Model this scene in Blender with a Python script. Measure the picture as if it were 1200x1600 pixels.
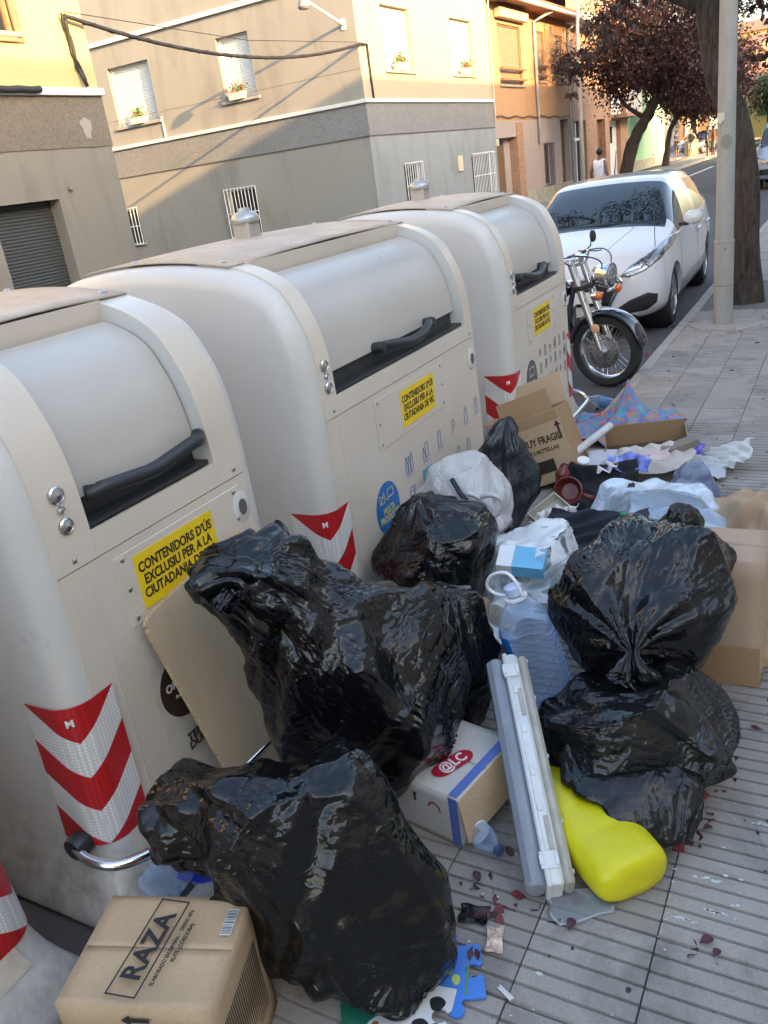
import bpy, bmesh, math, random
import numpy as np
from mathutils import Vector, Matrix
for o in list(bpy.data.objects): bpy.data.objects.remove(o)
S = bpy.context.scene; COL = S.collection
rad = math.radians
# ---------------------------------------------------------------- camera
cam = bpy.data.cameras.new('camera'); cam_o = bpy.data.objects.new('camera', cam); COL.objects.link(cam_o); S.camera = cam_o
cam.sensor_fit = 'HORIZONTAL'; cam.sensor_width = 36.0; cam.lens = 39.0; cam.clip_start = 0.05; cam.clip_end = 3000
_p, _r, _y = 0.383306442, 0.144878472, -0.540778496
fw = Vector((math.sin(_y)*math.cos(_p), math.cos(_y)*math.cos(_p), -math.sin(_p)))
r0 = Vector((math.cos(_y), -math.sin(_y), 0)); d0 = fw.cross(r0)
rt = math.cos(_r)*r0 + math.sin(_r)*d0; dn = -math.sin(_r)*r0 + math.cos(_r)*d0
M3 = Matrix((rt, -dn, -fw)).transposed()
cam_o.matrix_world = Matrix.Translation((0, 0, 1.75)) @ M3.to_4x4()
# ---------------------------------------------------------------- sky and sun (low, from the right and behind)
SUN_EL, SUN_PHI = rad(15.4), rad(-17.0)          # elevation; azimuth measured from +X towards +Y
sdir = Vector((math.cos(SUN_PHI)*math.cos(SUN_EL), math.sin(SUN_PHI)*math.cos(SUN_EL), math.sin(SUN_EL)))
W = bpy.data.worlds.new('World'); S.world = W; W.use_nodes = True
wn = W.node_tree; wn.nodes.clear()
sky = wn.nodes.new('ShaderNodeTexSky'); sky.sky_type = 'NISHITA'; sky.sun_disc = False
sky.sun_elevation = SUN_EL; sky.sun_rotation = math.atan2(sdir.x, sdir.y)
sky.air_density = 1.0; sky.dust_density = 3.0; sky.ozone_density = 0.4
bg = wn.nodes.new('ShaderNodeBackground'); bg.inputs['Strength'].default_value = 0.15
wo = wn.nodes.new('ShaderNodeOutputWorld')
wn.links.new(sky.outputs[0], bg.inputs[0]); wn.links.new(bg.outputs[0], wo.inputs[0])
sl = bpy.data.lights.new('sun', 'SUN'); sl.energy = 2.6; sl.angle = rad(0.5); sl.color = (1.0, 0.60, 0.25)
sun = bpy.data.objects.new('sun', sl); COL.objects.link(sun); sun.rotation_euler = sdir.to_track_quat('Z', 'Y').to_euler()
S.view_settings.view_transform = 'Standard'; S.view_settings.look = 'None'
S.view_settings.gamma = 1.0; S.view_settings.use_curve_mapping = False; S.view_settings.exposure = 2.6
S.render.engine = 'CYCLES'
try: S.cycles.max_bounces = 8; S.cycles.transparent_max_bounces = 16
except Exception: pass
# ---------------------------------------------------------------- material helpers
MATS = {}
def srgb(h):
    h = h.lstrip('#'); c = [int(h[i:i+2], 16)/255 for i in (0, 2, 4)]
    return tuple(x/12.92 if x <= .04045 else ((x+.055)/1.055)**2.4 for x in c)
class NT:
    """small node-tree writer"""
    def __init__(s, name):
        s.m = bpy.data.materials.new(name); s.m.use_nodes = True; s.t = s.m.node_tree
        s.b = s.t.nodes['Principled BSDF']; s.out = s.t.nodes['Material Output']
        s._co = None
    def n(s, typ, **kw):
        nd = s.t.nodes.new(typ)
        for k, v in kw.items():
            if k in nd.inputs: nd.inputs[k].default_value = v
            else: setattr(nd, k, v)
        return nd
    def l(s, a, b): s.t.links.new(a, b)
    def co(s, kind='Object'):
        if s._co is None: s._co = s.n('ShaderNodeTexCoord')
        return s._co.outputs[kind]
    def mapped(s, scale, kind='Object', rot=(0, 0, 0)):
        mp = s.n('ShaderNodeMapping'); mp.inputs['Scale'].default_value = scale; mp.inputs['Rotation'].default_value = rot
        s.l(s.co(kind), mp.inputs['Vector']); return mp.outputs[0]
    def noise(s, scale, detail=3, rough=.55, vec=None, dist=0):
        nd = s.n('ShaderNodeTexNoise'); nd.inputs['Scale'].default_value = scale; nd.inputs['Detail'].default_value = detail
        nd.inputs['Roughness'].default_value = rough; nd.inputs['Distortion'].default_value = dist
        s.l(vec if vec is not None else s.co(), nd.inputs['Vector']); return nd.outputs['Fac']
    def ramp(s, fac, stops):
        r = s.n('ShaderNodeValToRGB'); e = r.color_ramp.elements
        while len(e) > 1: e.remove(e[-1])
        e[0].position = stops[0][0]; e[0].color = (*stops[0][1], 1) if len(stops[0][1]) == 3 else stops[0][1]
        for p, c in stops[1:]:
            k = e.new(p); k.color = (*c, 1) if len(c) == 3 else c
        s.l(fac, r.inputs[0]); return r.outputs[0]
    def mix(s, fac, a, b, mode='MIX'):
        m = s.n('ShaderNodeMix', data_type='RGBA', blend_type=mode)
        for sock, v in ((m.inputs[0], fac), (m.inputs[6], a), (m.inputs[7], b)):
            if hasattr(v, 'links'): s.l(v, sock)
            elif isinstance(v, (int, float)): sock.default_value = v
            else: sock.default_value = (*v, 1) if len(v) == 3 else v
        return m.outputs[2]
    def math(s, op, a, b=None, c=None):
        m = s.n('ShaderNodeMath', operation=op)
        for i, v in enumerate((a, b, c)):
            if v is None: continue
            if hasattr(v, 'links'): s.l(v, m.inputs[i])
            else: m.inputs[i].default_value = v
        return m.outputs[0]
    def bump(s, h, strength=.3, dist=.01):
        b = s.n('ShaderNodeBump'); b.inputs['Strength'].default_value = strength; b.inputs['Distance'].default_value = dist
        s.l(h, b.inputs['Height'])
        if s.b.inputs['Normal'].is_linked: s.l(s.b.inputs['Normal'].links[0].from_socket, b.inputs['Normal'])
        s.l(b.outputs[0], s.b.inputs['Normal']); return b
    def set(s, **kw):
        for k, v in kw.items():
            k = {'col': 'Base Color', 'rough': 'Roughness', 'metal': 'Metallic', 'spec': 'Specular IOR Level', 'trans': 'Transmission Weight', 'alpha': 'Alpha', 'coat': 'Coat Weight', 'ior': 'IOR', 'emit': 'Emission Color', 'estr': 'Emission Strength', 'sss': 'Subsurface Weight', 'croughness': 'Coat Roughness'}[k]
            sock = s.b.inputs[k]
            if hasattr(v, 'links'): s.l(v, sock)
            elif isinstance(v, (tuple, list)): sock.default_value = (*v, 1) if len(v) == 3 else v
            else: sock.default_value = v
        return s
def plain(name, col, rough=.5, metal=0, var=.12, vscale=6, bump=0, bscale=60, spec=.5, coat=0):
    """uneven paint / plastic: colour varies a little with noise, roughness too"""
    if name in MATS: return MATS[name]
    if isinstance(col, str): col = srgb(col)
    t = NT(name); nz = t.noise(vscale, 4, .6)
    lo = tuple(c*(1-var) for c in col); hi = tuple(min(1, c*(1+var)) for c in col)
    t.set(col=t.ramp(nz, [(.3, lo), (.7, hi)]), metal=metal, spec=spec, coat=coat)
    t.set(rough=t.math('ADD', t.math('MULTIPLY', nz, .15), rough-.07))
    if bump: t.bump(t.noise(bscale, 4, .6), bump, .004)
    MATS[name] = t.m; return t.m
def reg(t): MATS[t.m.name] = t.m; return t.m
# ---------------------------------------------------------------- mesh helpers
def frame_of(T):
    T = Vector(T).normalized(); up = Vector((0, 0, 1)) if abs(T.z) < .95 else Vector((1, 0, 0))
    U = (up - T*up.dot(T)).normalized(); return T, U, T.cross(U)
class MB:
    def __init__(s): s.v = []; s.f = []; s.mi = []; s.cur = 0
    def add(s, vs, fs):
        b = len(s.v); s.v += [tuple(v) for v in vs]; s.f += [tuple(b+i for i in f) for f in fs]; s.mi += [s.cur]*len(fs); return s
    def mat(s, i): s.cur = i; return s
    def box(s, x0, x1, y0, y1, z0, z1):
        return s.add([(x, y, z) for z in (z0, z1) for y in (y0, y1) for x in (x0, x1)],
                     [(0, 2, 3, 1), (4, 5, 7, 6), (0, 1, 5, 4), (2, 6, 7, 3), (0, 4, 6, 2), (1, 3, 7, 5)])
    def obox(s, c, ax, ay, az, hx, hy, hz):
        c = Vector(c); ax, ay, az = Vector(ax), Vector(ay), Vector(az)
        return s.add([c + ax*hx*i + ay*hy*j + az*hz*k for k in (-1, 1) for j in (-1, 1) for i in (-1, 1)],
                     [(0, 2, 3, 1), (4, 5, 7, 6), (0, 1, 5, 4), (2, 6, 7, 3), (0, 4, 6, 2), (1, 3, 7, 5)])
    def quad(s, a, b, c, d): return s.add([a, b, c, d], [(0, 1, 2, 3)])
    def tube(s, pts, r, n=8, cap=True):
        pts = [Vector(p) for p in pts]; k = len(pts); rs = r if isinstance(r, (list, tuple)) else [r]*k
        vs = []; U = None
        for i, p in enumerate(pts):
            T = (pts[min(i+1, k-1)] - pts[max(i-1, 0)]).normalized()
            if U is None: _, U, _ = frame_of(T)
            else:
                U = U - T*U.dot(T)
                U = U.normalized() if U.length > 1e-6 else frame_of(T)[1]
            Wv = T.cross(U)
            vs += [p + (U*math.cos(2*math.pi*j/n) + Wv*math.sin(2*math.pi*j/n))*rs[i] for j in range(n)]
        fs = [(i*n+j, i*n+(j+1) % n, (i+1)*n+(j+1) % n, (i+1)*n+j) for i in range(k-1) for j in range(n)]
        if cap: fs += [tuple(range(n-1, -1, -1)), tuple((k-1)*n+j for j in range(n))]
        return s.add(vs, fs)
    def lathe(s, prof, c=(0, 0, 0), axis=(0, 0, 1), n=24, ref=None, sx=1, sy=1, ring=False, cap=True):
        """prof: list of (radius, height along axis)"""
        T, U, Wv = frame_of(axis); c = Vector(c); vs = []
        if ref is not None: U = (Vector(ref) - T*Vector(ref).dot(T)).normalized(); Wv = T.cross(U)
        for r, h in prof: vs += [c + T*h + U*(r*sx*math.cos(2*math.pi*j/n)) + Wv*(r*sy*math.sin(2*math.pi*j/n)) for j in range(n)]
        k = len(prof)
        fs = [(i*n+j, i*n+(j+1) % n, (i+1)*n+(j+1) % n, (i+1)*n+j) for i in range(k-1) for j in range(n)]
        if ring: fs += [((k-1)*n+j, (k-1)*n+(j+1) % n, (j+1) % n, j) for j in range(n)]
        elif cap: fs += [tuple(range(n-1, -1, -1)), tuple((k-1)*n+j for j in range(n))]
        return s.add(vs, fs)
    def prism(s, poly, o, ex, ey, ez, d):
        """poly in (ex,ey) plane at o, thickness d along ez"""
        o, ex, ey, ez = Vector(o), Vector(ex), Vector(ey), Vector(ez); n = len(poly)
        vs = [o + ex*p[0] + ey*p[1] for p in poly] + [o + ex*p[0] + ey*p[1] + ez*d for p in poly]
        fs = [tuple(range(n-1, -1, -1)), tuple(range(n, 2*n))] + [(i, (i+1) % n, n+(i+1) % n, n+i) for i in range(n)]
        return s.add(vs, fs)
    def grid(s, P, nu, nv, closed_u=False):
        """P[(i,j)] -> points as list of rows (nu rows x nv)"""
        vs = [p for row in P for p in row]; fs = []
        for i in range(nu-1):
            for j in range(nv-1 if not closed_u else nv):
                fs.append((i*nv+j, i*nv+(j+1) % nv, (i+1)*nv+(j+1) % nv, (i+1)*nv+j))
        return s.add(vs, fs)
    def loft(s, rings, cap=True):
        k = len(rings); n = len(rings[0]); vs = [p for r in rings for p in r]
        fs = [(i*n+j, i*n+(j+1) % n, (i+1)*n+(j+1) % n, (i+1)*n+j) for i in range(k-1) for j in range(n)]
        if cap: fs += [tuple(range(n-1, -1, -1)), tuple((k-1)*n+j for j in range(n))]
        return s.add(vs, fs)
    def mesh(s, name, mats, smooth=False):
        me = bpy.data.meshes.new(name); me.from_pydata(s.v, [], s.f)
        for m in (mats if isinstance(mats, (list, tuple)) else [mats]): me.materials.append(m)
        for p, i in zip(me.polygons, s.mi): p.material_index = i
        bm = bmesh.new(); bm.from_mesh(me); bmesh.ops.recalc_face_normals(bm, faces=bm.faces); bm.to_mesh(me); bm.free()
        if smooth: set_smooth(me, smooth)
        return me
    def build(s, name, mats, parent=None, smooth=False, bevel=0, seg=2, subsurf=0, solid=0):
        o = bpy.data.objects.new(name, s.mesh(name, mats, smooth)); COL.objects.link(o)
        if parent is not None: o.parent = parent
        if solid: m = o.modifiers.new('s', 'SOLIDIFY'); m.thickness = solid; m.offset = 0
        if bevel:
            m = o.modifiers.new('b', 'BEVEL'); m.width = bevel; m.segments = seg; m.limit_method = 'ANGLE'; m.angle_limit = rad(35); m.harden_normals = False
        if subsurf: m = o.modifiers.new('ss', 'SUBSURF'); m.levels = subsurf; m.render_levels = subsurf
        return o
def set_smooth(me, ang=True):
    if ang is True: me.polygons.foreach_set('use_smooth', [True]*len(me.polygons)); return
    me.polygons.foreach_set('use_smooth', [True]*len(me.polygons))
    bm = bmesh.new(); bm.from_mesh(me); c = rad(ang)
    for e in bm.edges:
        if len(e.link_faces) == 2 and e.calc_face_angle(0) > c: e.smooth = False
    bm.to_mesh(me); bm.free()
def empty(name, loc=(0, 0, 0), rz=0, label=None, cat=None, group=None, rot=None):
    o = bpy.data.objects.new(name, None); COL.objects.link(o); o.location = loc
    o.rotation_euler = rot if rot else (0, 0, rz); o.empty_display_size = .1
    return tag(o, label, cat, group)
def tag(o, label=None, cat=None, group=None, kind=None):
    if label: o['label'] = label
    if cat: o['category'] = cat
    if group: o['group'] = group
    if kind: o['kind'] = kind
    return o
def copy_obj(o, parent=None, loc=None):
    c = o.copy(); COL.objects.link(c); c.parent = parent
    if loc is not None: c.location = loc
    return c
def copy_tree(o, parent=None):
    c = copy_obj(o, parent)
    for ch in list(o.children): copy_tree(ch, c)
    return c
def part(name, me, parent, loc=(0, 0, 0), rot=None):
    o = bpy.data.objects.new(name, me); COL.objects.link(o); o.parent = parent; o.location = loc
    if rot: o.rotation_euler = rot
    return o
def text(body, size, mat, parent, o, ex, ey, bold=0, align='CENTER', name='lettering', shear=0, depth=.0004, space=1.0, sx=1.0, curve=None, line=1.0):
    """flat printed lettering: origin o, reading direction ex, up ey"""
    cu = bpy.data.curves.new(name, 'FONT'); cu.body = body; cu.size = size; cu.align_x = align; cu.align_y = 'CENTER'
    cu.offset = bold; cu.shear = shear; cu.extrude = depth; cu.resolution_u = 3; cu.space_character = space; cu.space_line = line
    t = bpy.data.objects.new(name, cu); COL.objects.link(t); bpy.context.view_layer.update()
    me = bpy.data.meshes.new_from_object(t.evaluated_get(bpy.context.evaluated_depsgraph_get()))
    bpy.data.objects.remove(t); bpy.data.curves.remove(cu)
    ex, ey = Vector(ex).normalized(), Vector(ey); ey = (ey - ex*ey.dot(ex)).normalized(); ez = ex.cross(ey)
    mt = Matrix((ex*sx, ey, ez)).transposed().to_4x4(); mt.translation = Vector(o)
    if curve: 
        for v in me.vertices: v.co = curve(mt @ v.co)
    else: me.transform(mt)
    me.materials.clear(); me.materials.append(mat)
    ob = bpy.data.objects.new(name, me); COL.objects.link(ob); ob.parent = parent; return ob
def sn(rng, n, f):
    """smooth random field from a few sines: returns fn(P[...,3])"""
    k = rng.normal(size=(n, 3)); k /= np.linalg.norm(k, axis=1)[:, None]; k *= f*(0.6+0.8*rng.random((n, 1))); ph = rng.random(n)*6.283
    return lambda P: np.sin(P @ k.T + ph).sum(-1)/math.sqrt(n/2)
# ---------------------------------------------------------------- plastic film: a ring surface relaxed as thin inextensible film
def catmull(P, t):
    P = np.asarray(P, float); n = len(P); t = np.clip(t, 0, n-1-1e-9); i = t.astype(int); u = (t-i)[:, None]
    g = lambda k: P[np.clip(k, 0, n-1)]
    p0, p1, p2, p3 = g(i-1), g(i), g(i+1), g(i+2)
    return .5*((2*p1) + (-p0+p2)*u + (2*p0-5*p1+4*p2-p3)*u*u + (-p0+3*p1-3*p2+p3)*u**3)
def film(stations, seed, n=200, m=150, lump=.018, lumpf=9, supports=26, excess=(.10, .08), iters=140, pleat=None, ground=0.0, sq=2.4, sag=.03, up=None, relax=.05, close0=True, close1=True, kmin=.02, jitter=.004, facets=11, fq=.90, crease=.013, fold=.007):
    """stations: rows (x,y,z,a,b). returns (verts (m,n,3), uv)"""
    rng = np.random.default_rng(seed); st = np.asarray(stations, float)
    fine = catmull(st, np.linspace(0, len(st)-1, 400)); d = np.r_[0, np.cumsum(np.linalg.norm(np.diff(fine[:, :3], axis=0), axis=1) + np.abs(np.diff(fine[:, 3])) + 1e-6)]
    tt = np.interp(np.linspace(0, d[-1], m), d, np.linspace(0, len(st)-1, 400)); q = catmull(st, tt)
    c = q[:, :3]; a = np.maximum(q[:, 3], .004); b = np.maximum(q[:, 4], .004)
    T = np.gradient(c, axis=0); T /= np.linalg.norm(T, axis=1)[:, None]+1e-9
    U0 = np.array(up if up is not None else (0, 0, 1.)); U = U0 - T*(T@U0)[:, None]; U /= np.linalg.norm(U, axis=1)[:, None]+1e-9
    Wv = np.cross(T, U); th = np.linspace(0, 2*np.pi, n, endpoint=False)
    co, si = np.cos(th), np.sin(th); e = 2/sq; co = np.sign(co)*np.abs(co)**e; si = np.sign(si)*np.abs(si)**e
    X = c[:, None] + Wv[:, None]*(a[:, None]*co)[..., None] + U[:, None]*(b[:, None]*si)[..., None]
    ctr = c[:, None]
    rdir = X-ctr; rl = np.linalg.norm(rdir, axis=2, keepdims=True); rdir = rdir/(rl+1e-6)
    w = np.minimum(1, rl/.10)
    X = X + rdir*w*lump*(sn(rng, 9, lumpf)(X) + .5*sn(rng, 9, lumpf*2.1)(X))[..., None]
    for k in range(facets):                    # flat sides where boxes press against the film
        nv = rng.normal(size=3); nv /= np.linalg.norm(nv); pr = (X-X.mean((0, 1)))@nv; dq = np.quantile(pr, fq); over = np.maximum(0, pr-dq)
        X = X - (over*.9)[..., None]*nv
    def tri(x): return 2*np.abs(x-np.floor(x)-.5)-.5
    Z = X + .035*np.stack([sn(rng, 6, 11)(X) for _ in range(3)], -1); cr = 0
    for k, (fr, am) in enumerate(((3, 1.1), (4.2, 1.1), (6, .8), (8.5, .55), (13, .30))):
        nv = rng.normal(size=3); nv /= np.linalg.norm(nv); msk = np.clip(.5+.9*sn(rng, 5, 8)(X), 0, 1.3)
        cr = cr + am*tri(Z@nv*fr+rng.random())*msk
    X = X + rdir*w*(crease*cr)[..., None]
    if pleat is not None:                      # (row fraction where pleats are full, width, count, amplitude)
        for pf, pw, cnt, amp in pleat:
            s = np.linspace(0, 1, m)[:, None]; g = np.exp(-((s-pf)/pw)**2)
            ph = rng.random(4)*6.28; wav = np.zeros((m, n))
            for k, fm in enumerate((cnt, int(cnt*1.6)+1, int(cnt*.6)+1)): wav += np.sin(th[None]*fm + ph[k] + 1.2*np.sin(th[None]*2+ph[3]) + s*3*(k-1))/(1+.6*k)
            X = X + rdir*(g*wav*amp)[..., None]*np.minimum(1, rl/.03)
    if ground is not None: X[..., 2] = np.where(X[..., 2] < ground+.002, ground+.002, X[..., 2])
    base = X.copy()
    # anchors: contents push out at support points, elsewhere the film hangs free
    K = np.full((m, n), kmin); idx = rng.integers(0, m*n, supports); sp = base.reshape(-1, 3)[idx]
    D = np.linalg.norm(base[:, :, None] - sp[None, None], axis=3).min(2)
    K = np.maximum(K, .5*np.exp(-(D/.035)**2)); tgt = base + rdir*w*(sag*(1.0*np.exp(-(D/.05)**2) - .5))[..., None]
    def elen(A, B): return np.linalg.norm(A-B, axis=2)
    gm = sn(rng, 6, 8); ex = 1 + excess[0]*np.clip(.35+1.0*gm(base), 0, 2.2); ey = 1 + excess[1]*np.clip(.35+1.0*gm(base+.3), 0, 2.2)
    prs = []                                    # (row shift, col shift, rest)
    def sh(A, dr, dc): return np.roll(A[dr:], -dc, axis=1)
    for dr, dc in ((0, 1), (1, 0), (1, 1), (1, -1), (0, 2), (2, 0)):
        A = base[:m-dr] if dr else base; B = sh(base, dr, dc); dv = B-A
        e_ = {(0, 1): ex, (0, 2): ex, (1, 0): ey, (2, 0): ey}.get((dr, dc), (ex+ey)/2)
        prs.append((dr, dc, np.linalg.norm(dv, axis=2)*e_[:m-dr], .5 if dr+abs(dc) < 2 else (.35 if dc and dr else .06)))
    X = X + rng.normal(size=X.shape)*jitter*w
    for it in range(iters):
        acc = np.zeros_like(X); wt = np.zeros((m, n, 1))
        for dr, dc, L, st_ in prs:
            A = X[:m-dr] if dr else X; B = sh(X, dr, dc); dv = B-A; l = np.linalg.norm(dv, axis=2)+1e-9
            cr = (.5*st_*(l-L)/l)[..., None]*dv
            acc[:m-dr if dr else m] += cr; acc[dr:] -= np.roll(cr, dc, axis=1); wt[:m-dr if dr else m] += st_; wt[dr:] += st_
        X = X + acc/np.maximum(wt, .3)*2.2
        X = X + K[..., None]*(tgt-X)
        lap = np.zeros_like(X); lap[1:-1] = (X[2:]+X[:-2]+np.roll(X[1:-1], 1, 1)+np.roll(X[1:-1], -1, 1))/4 - X[1:-1]
        X = X + relax*lap
        if ground is not None: X[..., 2] = np.maximum(X[..., 2], ground+.002)
        if it % 10 == 9:
            dd = X-base; l = np.linalg.norm(dd, axis=2, keepdims=True); X = base + dd*np.minimum(1, .075/(l+1e-9))
    # thin sharp folds left in the film
    if fold:
        nv = np.cross(np.roll(X, -1, 1)-np.roll(X, 1, 1), np.gradient(X, axis=0)); nv /= np.linalg.norm(nv, axis=2, keepdims=True)+1e-9
        sg = np.sign((nv*rdir).sum(2, keepdims=True)); nv = nv*np.where(sg == 0, 1, sg); rg = 0
        vv = np.r_[0, np.cumsum(np.linalg.norm(np.diff(X, axis=0), axis=2).mean(1))]; tw = th[None]+vv[:, None]*rng.uniform(.4, 1.4); R_ = rl.mean()
        RP = np.stack([np.cos(tw)*R_, np.sin(tw)*R_, np.repeat(vv[:, None]*.30, n, 1)], -1)      # folds run lengthwise with a little twist
        for fr, am in ((8, 1.0), (11, .7), (14, .9), (20, .7), (28, .45)):
            f = sn(rng, 5, fr)(RP if fr not in (11,) else X); mk = np.clip(.15+.9*sn(rng, 5, 7)(X), 0, 1.2); rg = rg + am*mk*(np.exp(-(f/.22)**2) - .35*np.exp(-((f-.4)/.25)**2))*rng.choice((-1, 1, 1))
        X = X + nv*(w*fold)*rg[..., None]
        if ground is not None: X[..., 2] = np.maximum(X[..., 2], ground+.002)
    return X
def film_mesh(name, X, mat, close0=True, close1=True, solid=0):
    m, n, _ = X.shape; vs = X.reshape(-1, 3).tolist()
    i = np.arange(m-1)[:, None]; j = np.arange(n)[None]; j2 = (j+1) % n
    F = np.stack([i*n+j, i*n+j2, (i+1)*n+j2, (i+1)*n+j], -1).reshape(-1, 4).tolist()
    if close0: vs.append(X[0].mean(0).tolist()); k = len(vs)-1; F += [(k, (q+1) % n, q) for q in range(n)]
    if close1: vs.append(X[-1].mean(0).tolist()); k = len(vs)-1; F += [(k, (m-1)*n+q, (m-1)*n+(q+1) % n) for q in range(n)]
    me = bpy.data.meshes.new(name); me.from_pydata(vs, [], F); me.materials.append(mat); set_smooth(me)
    th = np.linspace(0, 2*np.pi, n, endpoint=False); R_ = np.linalg.norm(X-X.mean(1, keepdims=True), axis=2).mean()      # film coordinates for the crease texture
    vv = np.r_[0, np.cumsum(np.linalg.norm(np.diff(X, axis=0), axis=2).mean(1))]; tw = th[None]+vv[:, None]*1.1
    rest = np.stack([np.cos(tw)*R_, np.sin(tw)*R_, np.repeat(vv[:, None]*.32, n, 1)], -1).reshape(-1, 3); rest = np.vstack([rest, np.zeros((len(vs)-len(rest), 3))])
    at = me.attributes.new('rest', 'FLOAT_VECTOR', 'POINT'); at.data.foreach_set('vector', rest.astype(np.float32).ravel())
    return me
def bag_mat(name, col, rough=.22, alpha=1.0, bscale=26, bstr=.35, trans=0):
    t = NT(name)
    nz = t.noise(bscale, 5, .6, dist=1.2); n2 = t.noise(bscale*.35, 3, .5, dist=2.0); n3 = t.noise(60, 3, .6, vec=t.n('ShaderNodeAttribute', attribute_name='rest').outputs['Vector'])
    lo = tuple(c*.7 for c in col); hi = tuple(c*1.35 for c in col)
    t.set(col=t.ramp(n2, [(.3, lo), (.7, hi)]), spec=.5, rough=t.math('ADD', t.math('MULTIPLY', nz, .10), rough-.05))
    def ridge(sc, vec, d):                      # sharp creases: folded noise
        r = t.noise(sc, 2, .45, vec=vec, dist=d); return t.math('POWER', t.math('SUBTRACT', 1.0, t.math('ABSOLUTE', t.math('SUBTRACT', t.math('MULTIPLY', r, 2.0), 1.0))), 5.0)
    rv = t.n('ShaderNodeAttribute', attribute_name='rest').outputs['Vector']; rm = t.n('ShaderNodeMapping'); rm.inputs['Scale'].default_value = (.35, .35, 2.6); t.l(rv, rm.inputs['Vector']); rx = rm.outputs[0]
    mk = t.ramp(t.noise(6, 3, .6), [(.43, (0, 0, 0)), (.64, (1, 1, 1))])
    r1 = ridge(7, rv, .5); r2 = ridge(15, rv, .6); r3 = ridge(11, rx, .6); r4 = ridge(13, t.mapped((1, .5, 1), rot=(.9, .3, 1.1)), .9); r5 = ridge(24, t.mapped((.5, 1, 1), rot=(.2, 1.2, .5)), .7)
    t.bump(n2, bstr*.5, .010); t.bump(r1, bstr*.8, .014); t.bump(t.math('MULTIPLY', r2, mk), bstr*1.2, .009); t.bump(t.math('MULTIPLY', r3, t.math('SUBTRACT', 1.0, mk)), bstr*.5, .006); t.bump(t.math('MULTIPLY', r4, mk), bstr*1.1, .009); t.bump(t.math('MULTIPLY', r5, mk), bstr*.9, .004); t.bump(n3, bstr*.2, .0015)
    return reg(t)
def clear_mat(name, col, haze=.15, bscale=22, bstr=.5, rough=.12):
    """thin see-through film: mostly transparent, a little milky, glossy at glancing angles"""
    t = NT(name); nz = t.noise(bscale, 5, .6, dist=1.5); t.set(col=col, rough=rough, spec=.5); t.bump(nz, bstr, .008)
    tr = t.n('ShaderNodeBsdfTransparent'); tr.inputs[0].default_value = (*[.75+.25*c for c in col], 1); mx = t.n('ShaderNodeMixShader'); fr = t.n('ShaderNodeFresnel'); fr.inputs[0].default_value = 1.45
    f = t.math('ADD', t.math('MULTIPLY', fr.outputs[0], .9), t.math('ADD', t.math('MULTIPLY', nz, haze*.5), haze*.75)); f = t.math('MINIMUM', f, 1.0)
    t.l(f, mx.inputs[0]); t.l(tr.outputs[0], mx.inputs[1]); t.l(t.b.outputs[0], mx.inputs[2]); t.l(mx.outputs[0], t.out.inputs[0]); return reg(t)
# ================================================================ ground, road, pavements
RZ = -0.13
t = NT('asphalt'); a = t.noise(220, 3, .6); b = t.noise(1.1, 4, .6)
t.set(col=t.mix(.55, t.ramp(a, [(.3, (.035, .035, .037)), (.62, (.10, .10, .10)), (.75, (.17, .165, .16))]), t.ramp(b, [(.3, (.05, .05, .052)), (.7, (.095, .092, .09))])), rough=.88)
t.bump(a, .5, .004); asphalt = reg(t)
def paving(name, base, groove=False):
    t = NT(name); oi = t.n('ShaderNodeObjectInfo'); r = oi.outputs['Random']
    g = t.co() if not groove else t.co()
    geo = t.n('ShaderNodeNewGeometry').outputs['Position']
    big = t.noise(.9, 4, .6, vec=geo); mid = t.noise(9, 5, .65, vec=geo); fine = t.noise(260, 3, .6, vec=geo); spk = t.noise(85, 2, .5, vec=geo)
    c = t.mix(.5, t.ramp(mid, [(.3, tuple(x*.78 for x in base)), (.7, tuple(x*1.14 for x in base))]), t.ramp(big, [(.35, tuple(x*.85*k for x, k in zip(base, (1, .98, .95)))), (.65, tuple(x*1.08 for x in base))]))
    c = t.mix(.35, c, t.ramp(fine, [(.35, tuple(x*.6 for x in base)), (.65, tuple(min(1, x*1.35) for x in base))]))
    c = t.mix(t.ramp(spk, [(.70, (0, 0, 0)), (.76, (.8, .8, .8))]), c, (.10, .095, .09))
    st = t.noise(2.3, 5, .7, vec=geo, dist=1.5)
    c = t.mix(t.ramp(st, [(.50, (0, 0, 0)), (.68, (.8, .8, .8))]), c, tuple(x*.55 for x in base))
    hs = t.n('ShaderNodeHueSaturation'); t.l(c, hs.inputs['Color']); t.l(t.math('ADD', t.math('MULTIPLY', r, .22), .88), hs.inputs['Value'])
    t.set(col=hs.outputs[0], rough=.82); t.bump(fine, .5, .002); t.bump(mid, .25, .004)
    if groove:
        w = t.n('ShaderNodeTexWave', wave_type='BANDS', bands_direction='Y'); w.inputs['Scale'].default_value = 1/0.0475/6.2832*3.14159*2*.5; t.l(geo, w.inputs['Vector'])
        t.bump(w.outputs['Fac'], .5, .006)
    return reg(t)
slab_m = paving('paving_concrete', (.335, .296, .258)); slab_far = paving('paving_concrete_far', (.315, .28, .245))
kerb_m = paving('kerb_granite', (.34, .31, .275))
dirt = plain('tree_pit_soil', (.09, .07, .055), .95, var=.5, vscale=30, bump=.9, bscale=90)
joint = plain('joint_mortar', (.15, .14, .128), .95, var=.3, vscale=40)
tag(MB().box(-700, 700, -300, 1500, RZ-.3, RZ).build('road', asphalt), kind='structure')
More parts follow.
